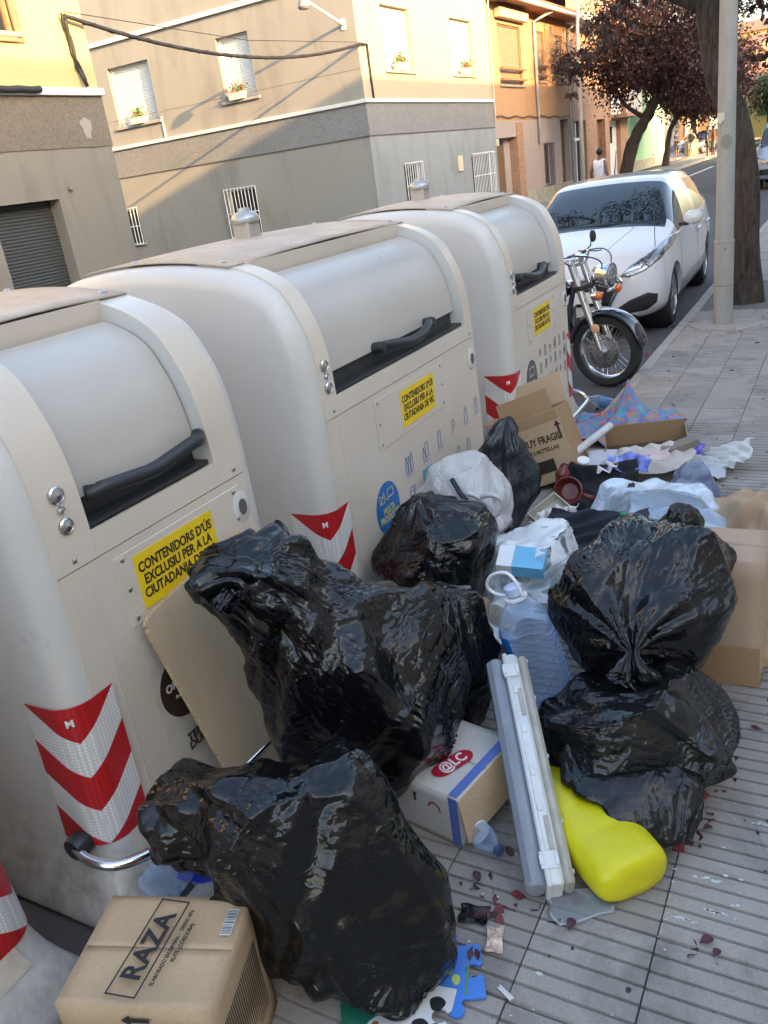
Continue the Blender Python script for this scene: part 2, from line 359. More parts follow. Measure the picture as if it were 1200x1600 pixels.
# near pavement: a bed with single ribbed slabs laid on it
KX0, KX1 = -1.50, -1.405; SX, SY = 0.274, 0.285
side = MB().box(KX1, 5.2, -8, 64, RZ-.1, -.012).build('sidewalk', joint); tag(side, kind='structure')
def slab_mesh():
    m = MB(); n = 6; p = SY/n; hw = SX/2-.002; P = []
    for i in range(n):
        y = -SY/2+i*p
        P += [(y+.0034, -.008), (y+.0052, 0), (y+p-.0052, 0), (y+p-.0034, -.008)]
    P = [(-SY/2+.0015, -.012)] + P + [(SY/2-.0015, -.012)]
    m.grid([[(-hw, y, z) for y, z in P], [(hw, y, z) for y, z in P]], 2, len(P))
    m.add([(-hw, -SY/2, -.012), (-hw, SY/2, -.012), (-hw, SY/2, -.001), (-hw, -SY/2, -.001)], [(0, 1, 2, 3)]); m.add([(hw, -SY/2, -.012), (hw, SY/2, -.012), (hw, SY/2, -.001), (hw, -SY/2, -.001)], [(3, 2, 1, 0)])
    return m.mesh('paving_slab', slab_m)
sm = slab_mesh(); rng = random.Random(5); cnt = 0; rest = MB()
NEAR = []
for k in range(0, 24):
    for j in range(-4, 110):
        x = KX1+.002+SX*(k+.5); y = .62+SY*(j+.5)
        if 9.25 < y < 10.9 and k < 4: continue
        vis = (x < .1+.03*y and y > .55 and y < 9.25 and k < 6)
        if vis and cnt < 300:
            o = part('paving_slab', sm, side, (x, y, rng.uniform(-.0022, .0018)), (rng.uniform(-.006, .006), rng.uniform(-.006, .006), rng.uniform(-.004, .004))); cnt += 1
        elif y < 30 and x < 5.2:
            for i in range(6 if y < 4 else 6):
                p = SY/6; y0 = y-SY/2+i*p; rest.box(x-SX/2+.002, x+SX/2-.002, y0+.004, y0+p-.004, -.011, -.0005)
o = rest.build('paving_slabs', slab_far, side); o['kind'] = 'stuff'
tag(MB().box(KX1+.0, 5.2, 30.2, 64, -.05, -.002).build('sidewalk_far_stretch', slab_far), kind='structure')
kerb = tag(MB().box(KX0+.005, KX1, -8, 64, RZ-.2, -.03).build('kerb', joint), kind='structure')
ks = MB().box(KX0, KX1-.001, -.498, .498, RZ-.02, 0).mesh('kerb_stone', kerb_m)
for j in range(-2, 40):
    o = part('kerb_stone', ks, kerb, (0, .3+j, rng.uniform(-.003, .002)), (0, 0, rng.uniform(-.002, .002)))
    m = o.modifiers.new('b', 'BEVEL'); m.width = .012; m.segments = 2
# tree pit and mended concrete round the pole
tag(MB().box(KX1+.001, -.30, 9.27, 10.9, -.08, -.02).build('tree_pit', dirt), kind='structure')
t = MB(); pts = []
for i in range(22):
    a = i/22*6.283; pts.append((-1.03+math.cos(a)*(.33+.05*math.sin(3*a)), 8.42+math.sin(a)*(.26+.04*math.cos(5*a))))
t.prism(pts, (0, 0, -.004), (1, 0, 0), (0, 1, 0), (0, 0, 1), .012)
tag(t.build('concrete_patch', paving('patch_concrete', (.33, .30, .265)), bevel=.006), kind='structure')
# far side pavement and kerb
tag(MB().box(-10.0, -8.45, 10.3-20, 18.4+45, RZ-.1, -.001).build('far_sidewalk', slab_far), kind='structure')
tag(MB().box(-8.45, -8.33, 10.3-20, 18.4+45, RZ-.1, .004).build('far_kerb', kerb_m, bevel=.012), kind='structure')
tag(MB().box(-16.5, -7.2, 63.5, 82, RZ-.1, .0).build('corner_sidewalk', slab_far), kind='structure')
paint = plain('road_paint', (.68, .67, .62), .7, var=.25, vscale=14)
m = MB()
tag(MB().box(-6.6, -6.48, 40, 47, RZ, RZ+.004).build('road_line', paint), 'white painted line on the asphalt far up the street', 'road marking')
tag(MB().box(-3.55, -3.45, 14.6, 14.95, RZ, RZ+.004).build('bay_mark', paint), 'short white parking bay mark on the asphalt beside the white hatchback', 'road marking')
# dust and grit in the gutter
# ================================================================ buildings
def stucco(name, col, var=.10, scale=70, bump=.5, stain=.25, big=.5):
    if name in MATS: return MATS[name]
    t = NT(name); p = t.n('ShaderNodeNewGeometry').outputs['Position']; mp = t.n('ShaderNodeMapping'); mp.inputs['Scale'].default_value = (1, 1, .22); t.l(p, mp.inputs['Vector'])
    f = t.noise(scale, 4, .65, vec=p); b = t.noise(big, 5, .6, vec=p); s = t.noise(1.6, 5, .65, vec=mp.outputs[0], dist=.6)
    c = t.mix(.5, t.ramp(f, [(.3, tuple(x*(1-var) for x in col)), (.7, tuple(min(1, x*(1+var)) for x in col))]), t.ramp(b, [(.3, tuple(x*(1-var) for x in col)), (.7, tuple(min(1, x*(1+var*.7)) for x in col))]))
    c = t.mix(t.ramp(s, [(.5, (0, 0, 0)), (.75, (stain,)*3)]), c, tuple(x*.6 for x in col))
    t.set(col=c, rough=.9, spec=.3); t.bump(f, bump, .008); return reg(t)
def granite(name, col, scale=60):
    t = NT(name); p = t.n('ShaderNodeNewGeometry').outputs['Position']
    v = t.n('ShaderNodeTexVoronoi'); v.inputs['Scale'].default_value = scale; t.l(p, v.inputs['Vector'])
    s = t.n('ShaderNodeSeparateColor'); t.l(v.outputs['Color'], s.inputs[0]); b = t.noise(.8, 4, .6, vec=p)
    c = t.ramp(s.outputs[0], [(0, tuple(x*.74 for x in col)), (.5, col), (1, tuple(min(1, x*1.28) for x in col))])
    c = t.mix(.35, c, t.ramp(b, [(.3, tuple(x*.75 for x in col)), (.7, tuple(x*1.15 for x in col))]))
    t.set(col=c, rough=.85); t.bump(v.outputs['Distance'], .4, .01); return reg(t)
def shutter_mat(name, col, pitch=.045):
    t = NT(name); p = t.n('ShaderNodeNewGeometry').outputs['Position']; sp = t.n('ShaderNodeSeparateXYZ'); t.l(p, sp.inputs[0])
    fr = t.math('FRACT', t.math('DIVIDE', sp.outputs[2], pitch)); h = t.math('SINE', t.math('MULTIPLY', fr, 3.14159))
    n = t.noise(3, 4, .6, vec=p)
    t.set(col=t.mix(t.ramp(fr, [(.0, (.8, .8, .8)), (.10, (0, 0, 0))]), t.ramp(n, [(.3, tuple(x*.92 for x in col)), (.7, col)]), tuple(x*.45 for x in col)), rough=.5); t.bump(h, .8, .012); return reg(t)
glass = NT('window_glass'); glass.set(col=(.02, .025, .03), rough=.05, spec=.8); glass = reg(glass)
white_r = stucco('white_plaster', (.66, .65, .60), .06, 50, .2); white_metal = plain('white_painted_metal', (.72, .72, .70), .45)
frame_br = plain('brown_frame', (.24, .13, .07), .5); wood_door = plain('brown_wood_door', (.16, .085, .04), .45, var=.25, vscale=12)
terracotta = plain('terracotta_tile', (.33, .15, .085), .8, var=.3, vscale=8); pipe_m = plain('grey_downpipe', (.50, .49, .46), .5); cable_m = plain('black_cable', (.02, .02, .022), .55)
sill_m = stucco('sill_stone', (.33, .30, .26), .12, 80, .3)
def wall_holes(m, o, ex, ey, L, Ht, holes, depth=.22, nrm=None):
    """wall face in the (ex,ey) plane from o, length L, height Ht, rectangular holes (u0,u1,v0,v1) with reveals going inwards"""
    o, ex, ey = Vector(o), Vector(ex), Vector(ey); nrm = Vector(nrm)
    us = sorted({0, L, *[h[0] for h in holes], *[h[1] for h in holes]}); vs = sorted({0, Ht, *[h[2] for h in holes], *[h[3] for h in holes]})
    for i in range(len(us)-1):
        for j in range(len(vs)-1):
            cu, cv = (us[i]+us[i+1])/2, (vs[j]+vs[j+1])/2
            if any(h[0] < cu < h[1] and h[2] < cv < h[3] for h in holes): continue
            m.quad(*[o+ex*u+ey*v for u, v in ((us[i], vs[j]), (us[i+1], vs[j]), (us[i+1], vs[j+1]), (us[i], vs[j+1]))])
    for u0, u1, v0, v1 in holes:
        c = [o+ex*u+ey*v for u, v in ((u0, v0), (u1, v0), (u1, v1), (u0, v1))]; d = [p-nrm*depth for p in c]
        for k in range(4): m.quad(c[k], c[(k+1) % 4], d[(k+1) % 4], d[k])
    return m
def FY(u, v, d=0): return (-10+d, u, v)               # facade along the street: u = Y, v = Z, d = proud
def fbox(m, y0, y1, z0, z1, d0, d1, X=-10): return m.box(X+d0, X+d1, y0, y1, z0, z1)
def grille(parent, mat, y0, y1, z0, z1, X=-10, plane='X', n=9, d=.06):
    m = MB(); th = .011
    def bar(a, b, z_0, z_1, r=th):
        if plane == 'X': m.tube([(X+d, a, z_0), (X+d, b, z_1)], r, 6)
        else: m.tube([(a, X-d, z_0), (b, X-d, z_1)], r, 6)
    h = (y1-y0)
    for i in range(n):                               # fan of slanted bars, as in the photograph: two halves leaning apart
        f = i/(n-1); bar(y0+h*f, y0+h*f, z0, z1) if plane == 'X' and False else bar(y0+h*(f*.98), y0+h*f, z0, z1)
    bar(y0, y1, z0+.02, z0+.02); bar(y0, y1, z1-.02, z1-.02); bar(y0, y1, (z0+z1)/2, (z0+z1)/2)
    return m.build('window_grille', mat, parent)
def window(parent, y0, y1, z0, z1, X=-10, plane='X', mat=None, inset=.16, sill=True, frame=None, name='window'):
    """closed roller shutter or glass set back in its reveal, with a stone sill"""
    def bx(m, a0, a1, d0, d1, z_0, z_1): return m.box(X+d0, X+d1, a0, a1, z_0, z_1) if plane == 'X' else m.box(a0, a1, X-d1, X-d0, z_0, z_1)
    w = bx(MB(), y0-.02, y1+.02, -inset-.04, -inset, z0-.02, z1+.02).build(name, mat, parent)
    fm = frame or white_metal; f = MB(); t_ = .045
    bx(f, y0, y0+t_, -inset, -inset+.03, z0, z1); bx(f, y1-t_, y1, -inset, -inset+.03, z0, z1); bx(f, y0+t_, y1-t_, -inset, -inset+.03, z1-t_, z1)
    f.build('frame', fm, w)
    if sill: bx(MB(), y0-.08, y1+.08, -inset, .06, z0-.06, z0).build('sill', sill_m, w, bevel=.008)
    return w
def flower_box(x, y, z, along, label, seed):
    r = random.Random(seed); e = empty('flower_box', (x, y, z), 0, label, 'flower box', 'flower boxes on the window sills')
    L = .24; m = MB(); ax = Vector((0, 1, 0)) if along == 'Y' else Vector((1, 0, 0)); ay = Vector((1, 0, 0)) if along == 'Y' else Vector((0, 1, 0))
    rings = []
    for zz, k in ((0, .85), (.15, 1), (.16, 1.05), (.16, .9), (.12, .88)): rings.append([ax*L*k*sx + ay*.075*k*sy + Vector((0, 0, zz)) for sx, sy in ((-1, -1), (1, -1), (1, 1), (-1, 1))])
    m.loft(rings); m.build('planter', plain('planter_white', (.62, .58, .5), .7), e)
    lf, fl = MB(), MB()
    for i in range(120):
        a = Vector((0, 0, .17)) + ax*r.gauss(0, .12) + ay*r.gauss(.02, .06) + Vector((0, 0, abs(r.gauss(.05, .08)))); d = Vector((r.gauss(0, 1), r.gauss(0, 1), r.gauss(.4, .6))).normalized(); _, U, Wv = frame_of(d); s = r.uniform(.025, .05)
        (fl if i % 6 == 0 else lf).add([a, a+d*s+U*s*.5, a+d*s*2, a+d*s-U*s*.5], [(0, 1, 2, 3)])
    lf.build('foliage', plain('geranium_leaf', (.07, .16, .03), .6, var=.5, vscale=40), e); fl.build('flowers', plain('geranium_red', (.55, .03, .02), .6, var=.3, vscale=40), e)
    return e
# ---------------------------------------------------------------- corner house on the near block (far left)
b1 = empty('corner_house', (-10, 4, 0), 0, 'plain rendered house with a dark roller door and cream upper floor', 'house')
def rel(o, root): o.location = Vector(o.location)-Vector(root.location); return o
class Root:                                           # build parts in world coordinates under a root standing at its base
    def __init__(s, r): s.r = r
    def __call__(s, mb, name, mats, **k):
        p = Vector(s.r.location); mb.v = [tuple(Vector(v)-p) for v in mb.v]; return mb.build(name, mats, s.r, **k)
def W_(root): return Root(root)
def shift_children(root):
    """children were written in world coordinates: move them back by the root's position"""
    p = Vector(root.location)
    for c in root.children: c.location = Vector(c.location)-p
plaster_b1 = stucco('grey_beige_render', (.225, .211, .182), .13, 90, .7, .6); cream = stucco('cream_paint', (.52, .42, .21), .05, 60, .2); gran_b1 = granite('brown_granite_render', (.165, .14, .112), 45)
rs_dark = shutter_mat('dark_roller_door', (.045, .05, .05), .045)
m = MB(); wall_holes(m, (-10, -9, -.1), (0, 1, 0), (0, 0, 1), 19.28, 2.78, [(16.85, 18.02, .1, 2.13)], .22, (1, 0, 0)); m.quad((-10, 10.28, -.1), (-22, 10.28, -.1), (-22, 10.28, 2.68), (-10, 10.28, 2.68)); m.build('lower_wall', plaster_b1, b1)
m = MB().box(-22, -9.985, -9, 10.295, 2.68, 3.36).build('granite_band', gran_b1, b1)
m = MB().box(-22, -9.93, -9, 10.33, 3.36, 3.46).build('ledge', white_r, b1, bevel=.01)
m = MB(); wall_holes(m, (-10, -9, 3.46), (0, 1, 0), (0, 0, 1), 19.28, 4.0, [(16.9, 18.0, .66, 2.1)], .18, (1, 0, 0)); m.quad((-10, 10.28, 3.46), (-22, 10.28, 3.46), (-22, 10.28, 7.46), (-10, 10.28, 7.46)); m.build('upper_wall', cream, b1)
MB().box(-22, -9.6, -9, 10.5, 7.46, 7.62).build('roof', terracotta, b1)
MB().box(-10.27, -10.21, 7.83, 9.04, -.05, 2.06).build('roller_door', rs_dark, b1)
w = window(b1, 7.9, 9.0, 4.12, 5.56, mat=glass, frame=frame_br, inset=.10)
f = MB(); fbox(f, 7.78, 7.9, 4.0, 5.66, -.02, .03); fbox(f, 9.0, 9.12, 4.0, 5.66, -.02, .03); fbox(f, 7.9, 9.0, 4.0, 4.06, -.02, .05); f.build('surround', plain('brick_surround', (.34, .17, .10), .8), w)
m = MB().lathe([(.03, 0), (.035, .05), (.02, .07)], (-10, 9.25, 2.15), (1, 0, 0), 10).build('wall_knob', plaster_b1, b1, smooth=40)
t = MB(); t.box(-9.997, -9.994, 9.62, 9.9, 2.82, 3.12); MB().prism([(.13+(.09+.03*math.sin(3*q*.35)+.012*math.cos(7*q*.35))*math.cos(q*.35), .18+(.17+.03*math.cos(2*q*.35)+.015*math.sin(5*q*.35))*math.sin(q*.35)) for q in range(18)], (-9.984, 9.72, 2.75), (0, 1, 0), (0, 0, 1), (1, 0, 0), .003).build('patched_spot', stucco('pale_patch', (.30, .29, .265), .15, 40, .4), b1)
shift_children(b1)
# ---------------------------------------------------------------- corner house across the side street
b2 = empty('corner_house', (-10, 18.45, 0), 0, 'grey rendered corner house with pale ledges and roller shutters', 'house')
pl2 = stucco('warm_grey_render', (.285, .275, .245), .12, 80, .6, .6); pl2b = stucco('cream_grey_render', (.40, .35, .25), .06, 60, .3, .15); pl2c = stucco('cool_grey_render', (.262, .283, .29), .12, 80, .6, .6); gr2 = granite('grey_granite_render', (.20, .20, .198), 42)
rs_w = shutter_mat('white_roller_shutter', (.70, .69, .65), .05)
XL = -27.0; Y2 = 18.45; Y3 = 26.5; B2H = 8.6
side_holes = [(-14.40, -13.45, .74, 1.88), (-18.6, -17.56, .86, 1.78)]; up_holes = [(-13.86, -12.90, 3.87, 5.25), (-17.5, -16.08, 3.80, 5.2)]
m = MB(); wall_holes(m, (XL, Y2, -.1), (1, 0, 0), (0, 0, 1), -10-XL, 2.69, [(a-XL, b-XL, c+.1, d+.1) for a, b, c, d in side_holes], .2, (0, -1, 0)); m.build('side_lower_wall', pl2, b2)
fr_holes = [(20.0, 20.98, .85, 1.88), (24.42, 26.12, .72, 1.89)]; fu_holes = [(19.70, 21.2, 3.97, 5.34), (23.70, 25.2, 3.97, 5.35)]
m = MB(); wall_holes(m, (-10, Y2, -.1), (0, 1, 0), (0, 0, 1), Y3-Y2, 2.69, [(a-Y2, b-Y2, c+.1, d+.1) for a, b, c, d in fr_holes], .2, (1, 0, 0)); m.build('front_lower_wall', pl2c, b2)
MB().box(XL, -9.98, Y2-.02, Y3, 2.59, 3.27).build('granite_band', gr2, b2)
MB().box(XL, -9.93, Y2-.07, Y3, 3.27, 3.35).build('ledge', white_r, b2, bevel=.01)
MB().box(XL, -9.975, Y2-.025, Y3-.002, 2.575, 2.592).build('band_groove', plain('dark_groove', (.12, .11, .10), .9), b2)
m = MB(); wall_holes(m, (XL, Y2, 3.35), (1, 0, 0), (0, 0, 1), -10-XL, B2H-3.35, [(a-XL, b-XL, c-3.35, d-3.35) for a, b, c, d in up_holes], .2, (0, -1, 0)); m.build('side_upper_wall', pl2, b2)
m = MB(); wall_holes(m, (-10, Y2, 3.35), (0, 1, 0), (0, 0, 1), Y3-Y2, B2H-3.35, [(a-Y2, b-Y2, c-3.35, d-3.35) for a, b, c, d in fu_holes], .2, (1, 0, 0)); m.build('front_upper_wall', pl2b, b2)
MB().box(XL, -10.001, Y2-.07, Y2, 5.74, 5.84).build('ledge', white_r, b2, bevel=.01)
m = MB(); m.box(XL, -10.002, Y2-.004, Y2, 3.97, 3.978); m.build('joint_line', plain('dark_groove', (.12, .11, .10), .9), b2)
for (a, b, c, d) in up_holes: window(b2, a, b, c, d, X=Y2, plane='Y', mat=rs_w, inset=.15)
for (a, b, c, d) in fu_holes: window(b2, a, b, c, d, mat=rs_w, inset=.15)
for (a, b, c, d) in side_holes: w = window(b2, a, b, c, d, X=Y2, plane='Y', mat=glass, inset=.12, sill=True); grille(w, white_metal, a-.03, b+.03, c-.05, d+.03, Y2, 'Y', 10)
for i, (a, b, c, d) in enumerate(fr_holes): w = window(b2, a, b, c, d, mat=glass, inset=.12, sill=True); grille(w, white_metal, a-.02, b+.02, c-.04, d+.03, n=9 if i == 0 else 15)
MB().box(-9.995, -9.95, 23.33, 23.67, 1.5, 1.91).build('meter_box', plain('meter_cream', (.55, .50, .38), .5), b2, bevel=.01)
MB().box(XL, -9.6, Y2-.35, Y3, B2H, B2H+.15).build('roof', terracotta, b2)
m = MB().box(-16.0, -15.975, Y2-.03, Y2-.003, 3.3, 3.86).build('drain_pipe', white_metal, b2)
shift_children(b2)
for nm in ('window', ): pass
flower_box(-13.45, Y2-.06+.0, 3.87, 'X', 'planter with red and pink geraniums on the side window nearer the house corner', 1)
flower_box(-16.75, Y2-.06+.0, 3.80, 'X', 'small planter with red geraniums on the side window farther from the corner', 2)
flower_box(-9.97, 20.4, 3.97, 'Y', 'leafy flower planter on the sunlit street window next to the house corner', 3)
flower_box(-9.97, 24.5, 3.97, 'Y', 'planter with one red bloom on the sunlit street window beside the orange house', 4)
# wall lamp with bracket on the corner
wl = empty('wall_lamp', (-10.3, Y2, 4.88), 0, 'old street lamp on a white bracket arm near the top of the corner house', 'wall lamp')
MB().tube([(0, 0, 0), (0, -.3, .07), (0, -1.5, .36)], .03, 8).build('arm', white_metal, wl, smooth=True)
MB().lathe([(.02, .03), (.06, 0), (.1, -.06), (.13, -.16), (.10, -.20)], (0, -1.55, .38), (0, 0, 1), 12).build('lamp_head', plain('lamp_grey', (.2, .2, .2), .4), wl, smooth=40)
MB().box(-.05, .05, -.02, 0, -.1, .12).build('wall_plate', white_metal, wl)
# cable bundles between the two corner houses
def cable_run(name, label, pts, r, strands=3, seed=0, cat='cable', amp=.02):
    rr = random.Random(seed); m = MB()
    for s in range(strands):
        ph = rr.random()*6; q = []
        for i in range(len(pts)-1):
            a, b = Vector(pts[i]), Vector(pts[i+1]); n = max(2, int((b-a).length/.16))
            for k in range(n):
                u = k/n; q.append(a.lerp(b, u) + Vector((math.sin(ph+9*(i+u)*1.7), math.cos(ph+7*(i+u)*1.3), math.sin(ph*2+8*(i+u))))*amp*(s > 0))
        q.append(Vector(pts[-1])); m.tube(q, r*(1 if s == 0 else .55), 6)
    return tag(m.build(name, cable_m, smooth=True), label, cat)
A_, B_ = Vector((-9.9, 9.86, 4.36)), Vector((-9.92, 18.42, 4.44)); cat = []
for i in range(25):
    u = i/24; cat.append(A_.lerp(B_, u) + Vector((0, 0, -.52*4*u*(1-u)*.75)))
cable_run('cable_bundle', 'thick twisted cable bundle strung across the side street between the corner houses', cat, .03, 4, 1)
cable_run('span_wire', 'thin single wire strung above the cable bundle across the side street', [A_+Vector((0, 0, .05)), A_.lerp(B_, .5)+Vector((0, 0, -.12)), B_+Vector((0, 0, .03))], .006, 1, 2)
cable_run('cable_drop', 'tangled cable drop down the cream wall to the white ledge', [A_, (-9.95, 9.9, 4.1), (-9.97, 9.95, 3.75), (-9.9, 9.98, 3.47)], .028, 5, 3, amp=.035)
cable_run('cable_drop', 'cable drop on the street front at the sunlit house corner', [B_, (-9.96, 18.8, 4.46), (-9.97, 18.81, 3.9), (-9.97, 18.83, 3.36)], .022, 3, 4)
tag(MB().tube([(-9.9, 7.9+.12*i, 3.42+.006*math.sin(i*2)) for i in range(11)], .045, 8).build('cable_sleeve', plain('black_rubber', (.025, .025, .027), .6), smooth=True), 'black rubber sleeve lying along the white ledge over the roller door', 'cable sleeve')
# ---------------------------------------------------------------- orange and pink house
b3 = empty('terraced_house', (-10, 30.5, 0), 0, 'orange upper and pale pink lower terraced house with closed brown shutters', 'house')
orange = stucco('orange_paint', (.44, .255, .135), .07, 60, .3, .3); pinkp = stucco('pale_pink_render', (.37, .30, .27), .06, 80, .3, .2); stone_pl = granite('rubble_plinth', (.33, .31, .24), 7)
t = NT('brick_pattern'); br = t.n('ShaderNodeTexBrick'); mp = t.n('ShaderNodeMapping'); mp.inputs['Rotation'].default_value = (rad(90), 0, rad(90)); t.l(t.n('ShaderNodeNewGeometry').outputs['Position'], mp.inputs['Vector'])
sp = t.n('ShaderNodeSeparateXYZ'); t.l(t.t.nodes['Geometry'].outputs['Position'], sp.inputs[0]); cb = t.n('ShaderNodeCombineXYZ'); t.l(t.math('ADD', sp.outputs[0], sp.outputs[1]), cb.inputs[0]); t.l(sp.outputs[2], cb.inputs[1]); t.l(cb.outputs[0], br.inputs['Vector'])
br.inputs['Scale'].default_value = 1; br.inputs['Brick Width'].default_value = .28; br.inputs['Row Height'].default_value = .075; br.inputs['Mortar Size'].default_value = .008
br.inputs['Color1'].default_value = (.30, .15, .085, 1); br.inputs['Color2'].default_value = (.38, .20, .11, 1); br.inputs['Mortar'].default_value = (.34, .27, .2, 1)
t.set(col=br.outputs['Color'], rough=.85); t.bump(br.outputs['Fac'], -.4, .01); brick_m = reg(t)
m = MB(); wall_holes(m, (-10, 26.502, -.1), (0, 1, 0), (0, 0, 1), 8.1, 2.84, [(.02, 2.35, .1, 2.36), (4.68, 5.68, .70, 2.06), (6.8, 7.9, .1, 2.8)], .25, (1, 0, 0)); m.build('lower_wall', pinkp, b3)
m = MB(); wall_holes(m, (-10, 26.502, 2.74), (0, 1, 0), (0, 0, 1), 8.1, 3.3, [(.8, 2.9, 1.03, 2.72), (4.58, 5.36, 1.2, 2.73), (6.7, 7.55, 1.2, 2.73)], .2, (1, 0, 0)); m.build('upper_wall', orange, b3)
MB().box(-10.4, -10.26, 26.5, 27.1, -.1, 2.3).box(-10.4, -10.26, 27.85, 28.9, -.1, 2.3).build('porch_wall', pinkp, b3)
MB().box(-10.34, -10.28, 26.9, 27.85, -.05, 2.05).build('door', wood_door, b3)
MB().box(-10.28, -9.97, 28.4, 29.0, -.1, 2.68).build('brick_pillar', brick_m, b3)
MB().box(-9.999, -9.95, 29.0, 34.6, -.1, .5).build('stone_plinth', stone_pl, b3)
w = window(b3, 31.18, 32.18, .60, 1.96, mat=glass, inset=.15); grille(w, plain('dark_iron', (.05, .045, .045), .5), 31.18, 32.18, .55, 1.96, n=8)
MB().box(-10.27, -10.22, 33.3, 34.4, -.05, 2.7).build('door', wood_door, b3)
sh_br = shutter_mat('brown_roller_shutter', (.26, .185, .12), .05)
for a, b, c, d in ((27.3, 29.4, 3.77, 5.46), (31.08, 31.86, 3.94, 5.47), (33.2, 34.05, 3.94, 5.47)):
    w = window(b3, a, b, c, d, mat=sh_br, inset=.08, frame=frame_br)
    r_ = MB(); [r_.box(-9.96, -9.86, a-.06, b+.06, zz, zz+.06) for zz in (c+.12, c+.42)]; r_.build('balcony_rail', frame_br, w)
MB().box(-9.98, -9.78, 27.1, 29.7, 5.58, 5.84).build('awning_box', plain('awning_cream', (.5, .42, .28), .6), b3, bevel=.02)
m = MB(); m.add([(-9.45, 26.5, 6.02), (-9.45, 34.8, 6.02), (-13, 34.8, 7.3), (-13, 26.5, 7.3)], [(0, 1, 2, 3)]).box(-10, -9.45, 26.5, 34.8, 5.98, 6.05); m.build('roof', terracotta, b3)
m = MB()
for i in range(34): m.tube([(-9.42, 26.6+i*.243, 6.09), (-12.9, 26.6+i*.243, 7.36)], .085, 6)
m.build('roof_tiles', terracotta, b3, smooth=40)
MB().tube([(-9.38, 26.5, 6.02), (-9.38, 34.8, 6.0)], .075, 8).build('gutter', pipe_m, b3, smooth=True)
MB().tube([(-9.38, 31.3, 6.0), (-9.6, 30.9, 5.86), (-9.93, 30.66, 5.7), (-9.93, 30.63, 1.95)], .05, 8).build('downpipe', pipe_m, b3, smooth=True)
MB().tube([(-9.4, 34.75, 6.0), (-9.93, 34.68, 5.7), (-9.93, 34.62, .05)], .045, 8).build('downpipe', pipe_m, b3, smooth=True)
m = MB(); m.tube([(-9.95, 26.6+i*.2, 2.86+.03*math.sin(i*.9)-.002*i) for i in range(40)], .016, 5); m.build('wall_cable', cable_m, b3)
shift_children(b3)
tag(MB().tube([(-9.9, 26.46, 6.1), (-9.92, 26.46, 5.0), (-9.94, 26.46, 2.7)], .018, 6).build('service_pipe', pipe_m), 'slim pipe running down the seam between the grey and orange houses', 'pipe')
# ---------------------------------------------------------------- brick house, green house, farther houses
b4 = empty('brick_house', (-10, 39.5, 0), 0, 'brown brick house with white panelled door and small balcony behind the plum tree', 'house')
m = MB(); wall_holes(m, (-10, 34.72, -.1), (0, 1, 0), (0, 0, 1), 9.6, 8.1, [(.2, 2.1, .1, 2.72), (3.8, 5.2, .1, 2.72), (5.95, 8.0, .1, 2.64), (1.0, 2.0, 4.2, 5.3), (6.4, 9.2, 2.85, 4.9)], .25, (1, 0, 0)); m.quad((-10, 44.32, -.1), (-16, 44.32, -.1), (-16, 44.32, 8), (-10, 44.32, 8)); m.build('wall', brick_m, b4)
MB().box(-10.28, -10.2, 40.7, 42.75, -.05, 2.56).build('door', plain('white_door', (.62, .62, .6), .45), b4, bevel=.01)
MB().box(-10.21, -10.19, 41.5, 41.9, 1.6, 2.3).build('door_pane', glass, b4)
d_ = MB().box(-10.25, -10.22, 34.95, 36.8, -.05, 2.6).build('glass_door', glass, b4)
f = MB(); [f.box(-10.22, -10.16, y, y+.09, 0, 2.6) for y in (34.95, 35.82, 36.7)]; f.box(-10.219, -10.165, 34.95, 36.8, 1.9, 2.0); f.build('frame', white_metal, d_)
MB().box(-10.3, -10.22, 38.5, 40.0, -.05, 2.62).build('door', wood_door, b4)
window(b4, 35.74, 36.72, 4.1, 5.2, mat=sh_br, inset=.12)
MB().box(-10.3, -10.24, 41.1, 44.0, 2.75, 4.85).build('balcony_door', rs_w, b4)
bal = MB().box(-10, -9.3, 41.0, 44.3, 2.62, 2.76).build('balcony', brick_m, b4)
m = MB(); [m.tube([(-9.34, 41.05+i*.16, 2.76), (-9.34, 41.05+i*.16, 3.65)], .012, 5) for i in range(21)]; m.tube([(-9.34, 41.0, 3.65), (-9.34, 44.3, 3.65)], .02, 6); m.build('railing', white_metal, bal)
MB().box(-10, -9.2, 34.6, 38.2, 5.9, 6.12).build('upper_balcony', white_r, b4)
MB().box(-16, -9.7, 34.7, 44.5, 8.0, 8.2).build('roof', terracotta, b4)
shift_children(b4)
b5 = empty('green_house', (-11.4, 53, 0), 0, 'low mint green house with one shuttered window beyond the plum tree', 'house')
mint = stucco('mint_paint', (.30, .52, .33), .06, 40, .2)
m = MB(); wall_holes(m, (-11.4, 46, -.1), (0, 1, 0), (0, 0, 1), 14.5, 4.4, [(10.9, 12.2, .7, 2.35)], .2, (1, 0, 0)); m.quad((-11.4, 46, -.1), (-17, 46, -.1), (-17, 46, 4.3), (-11.4, 46, 4.3)); m.build('wall', mint, b5)
w = window(b5, 56.9, 58.2, .6, 2.25, X=-11.4, mat=shutter_mat('grey_shutter', (.3, .32, .28), .14), inset=.1)
MB().box(-11.39, -11.35, 46, 60.5, -.1, .45).build('plinth', stone_pl, b5); MB().box(-17, -11.1, 45.8, 60.7, 4.3, 4.42).build('roof', terracotta, b5)
shift_children(b5)
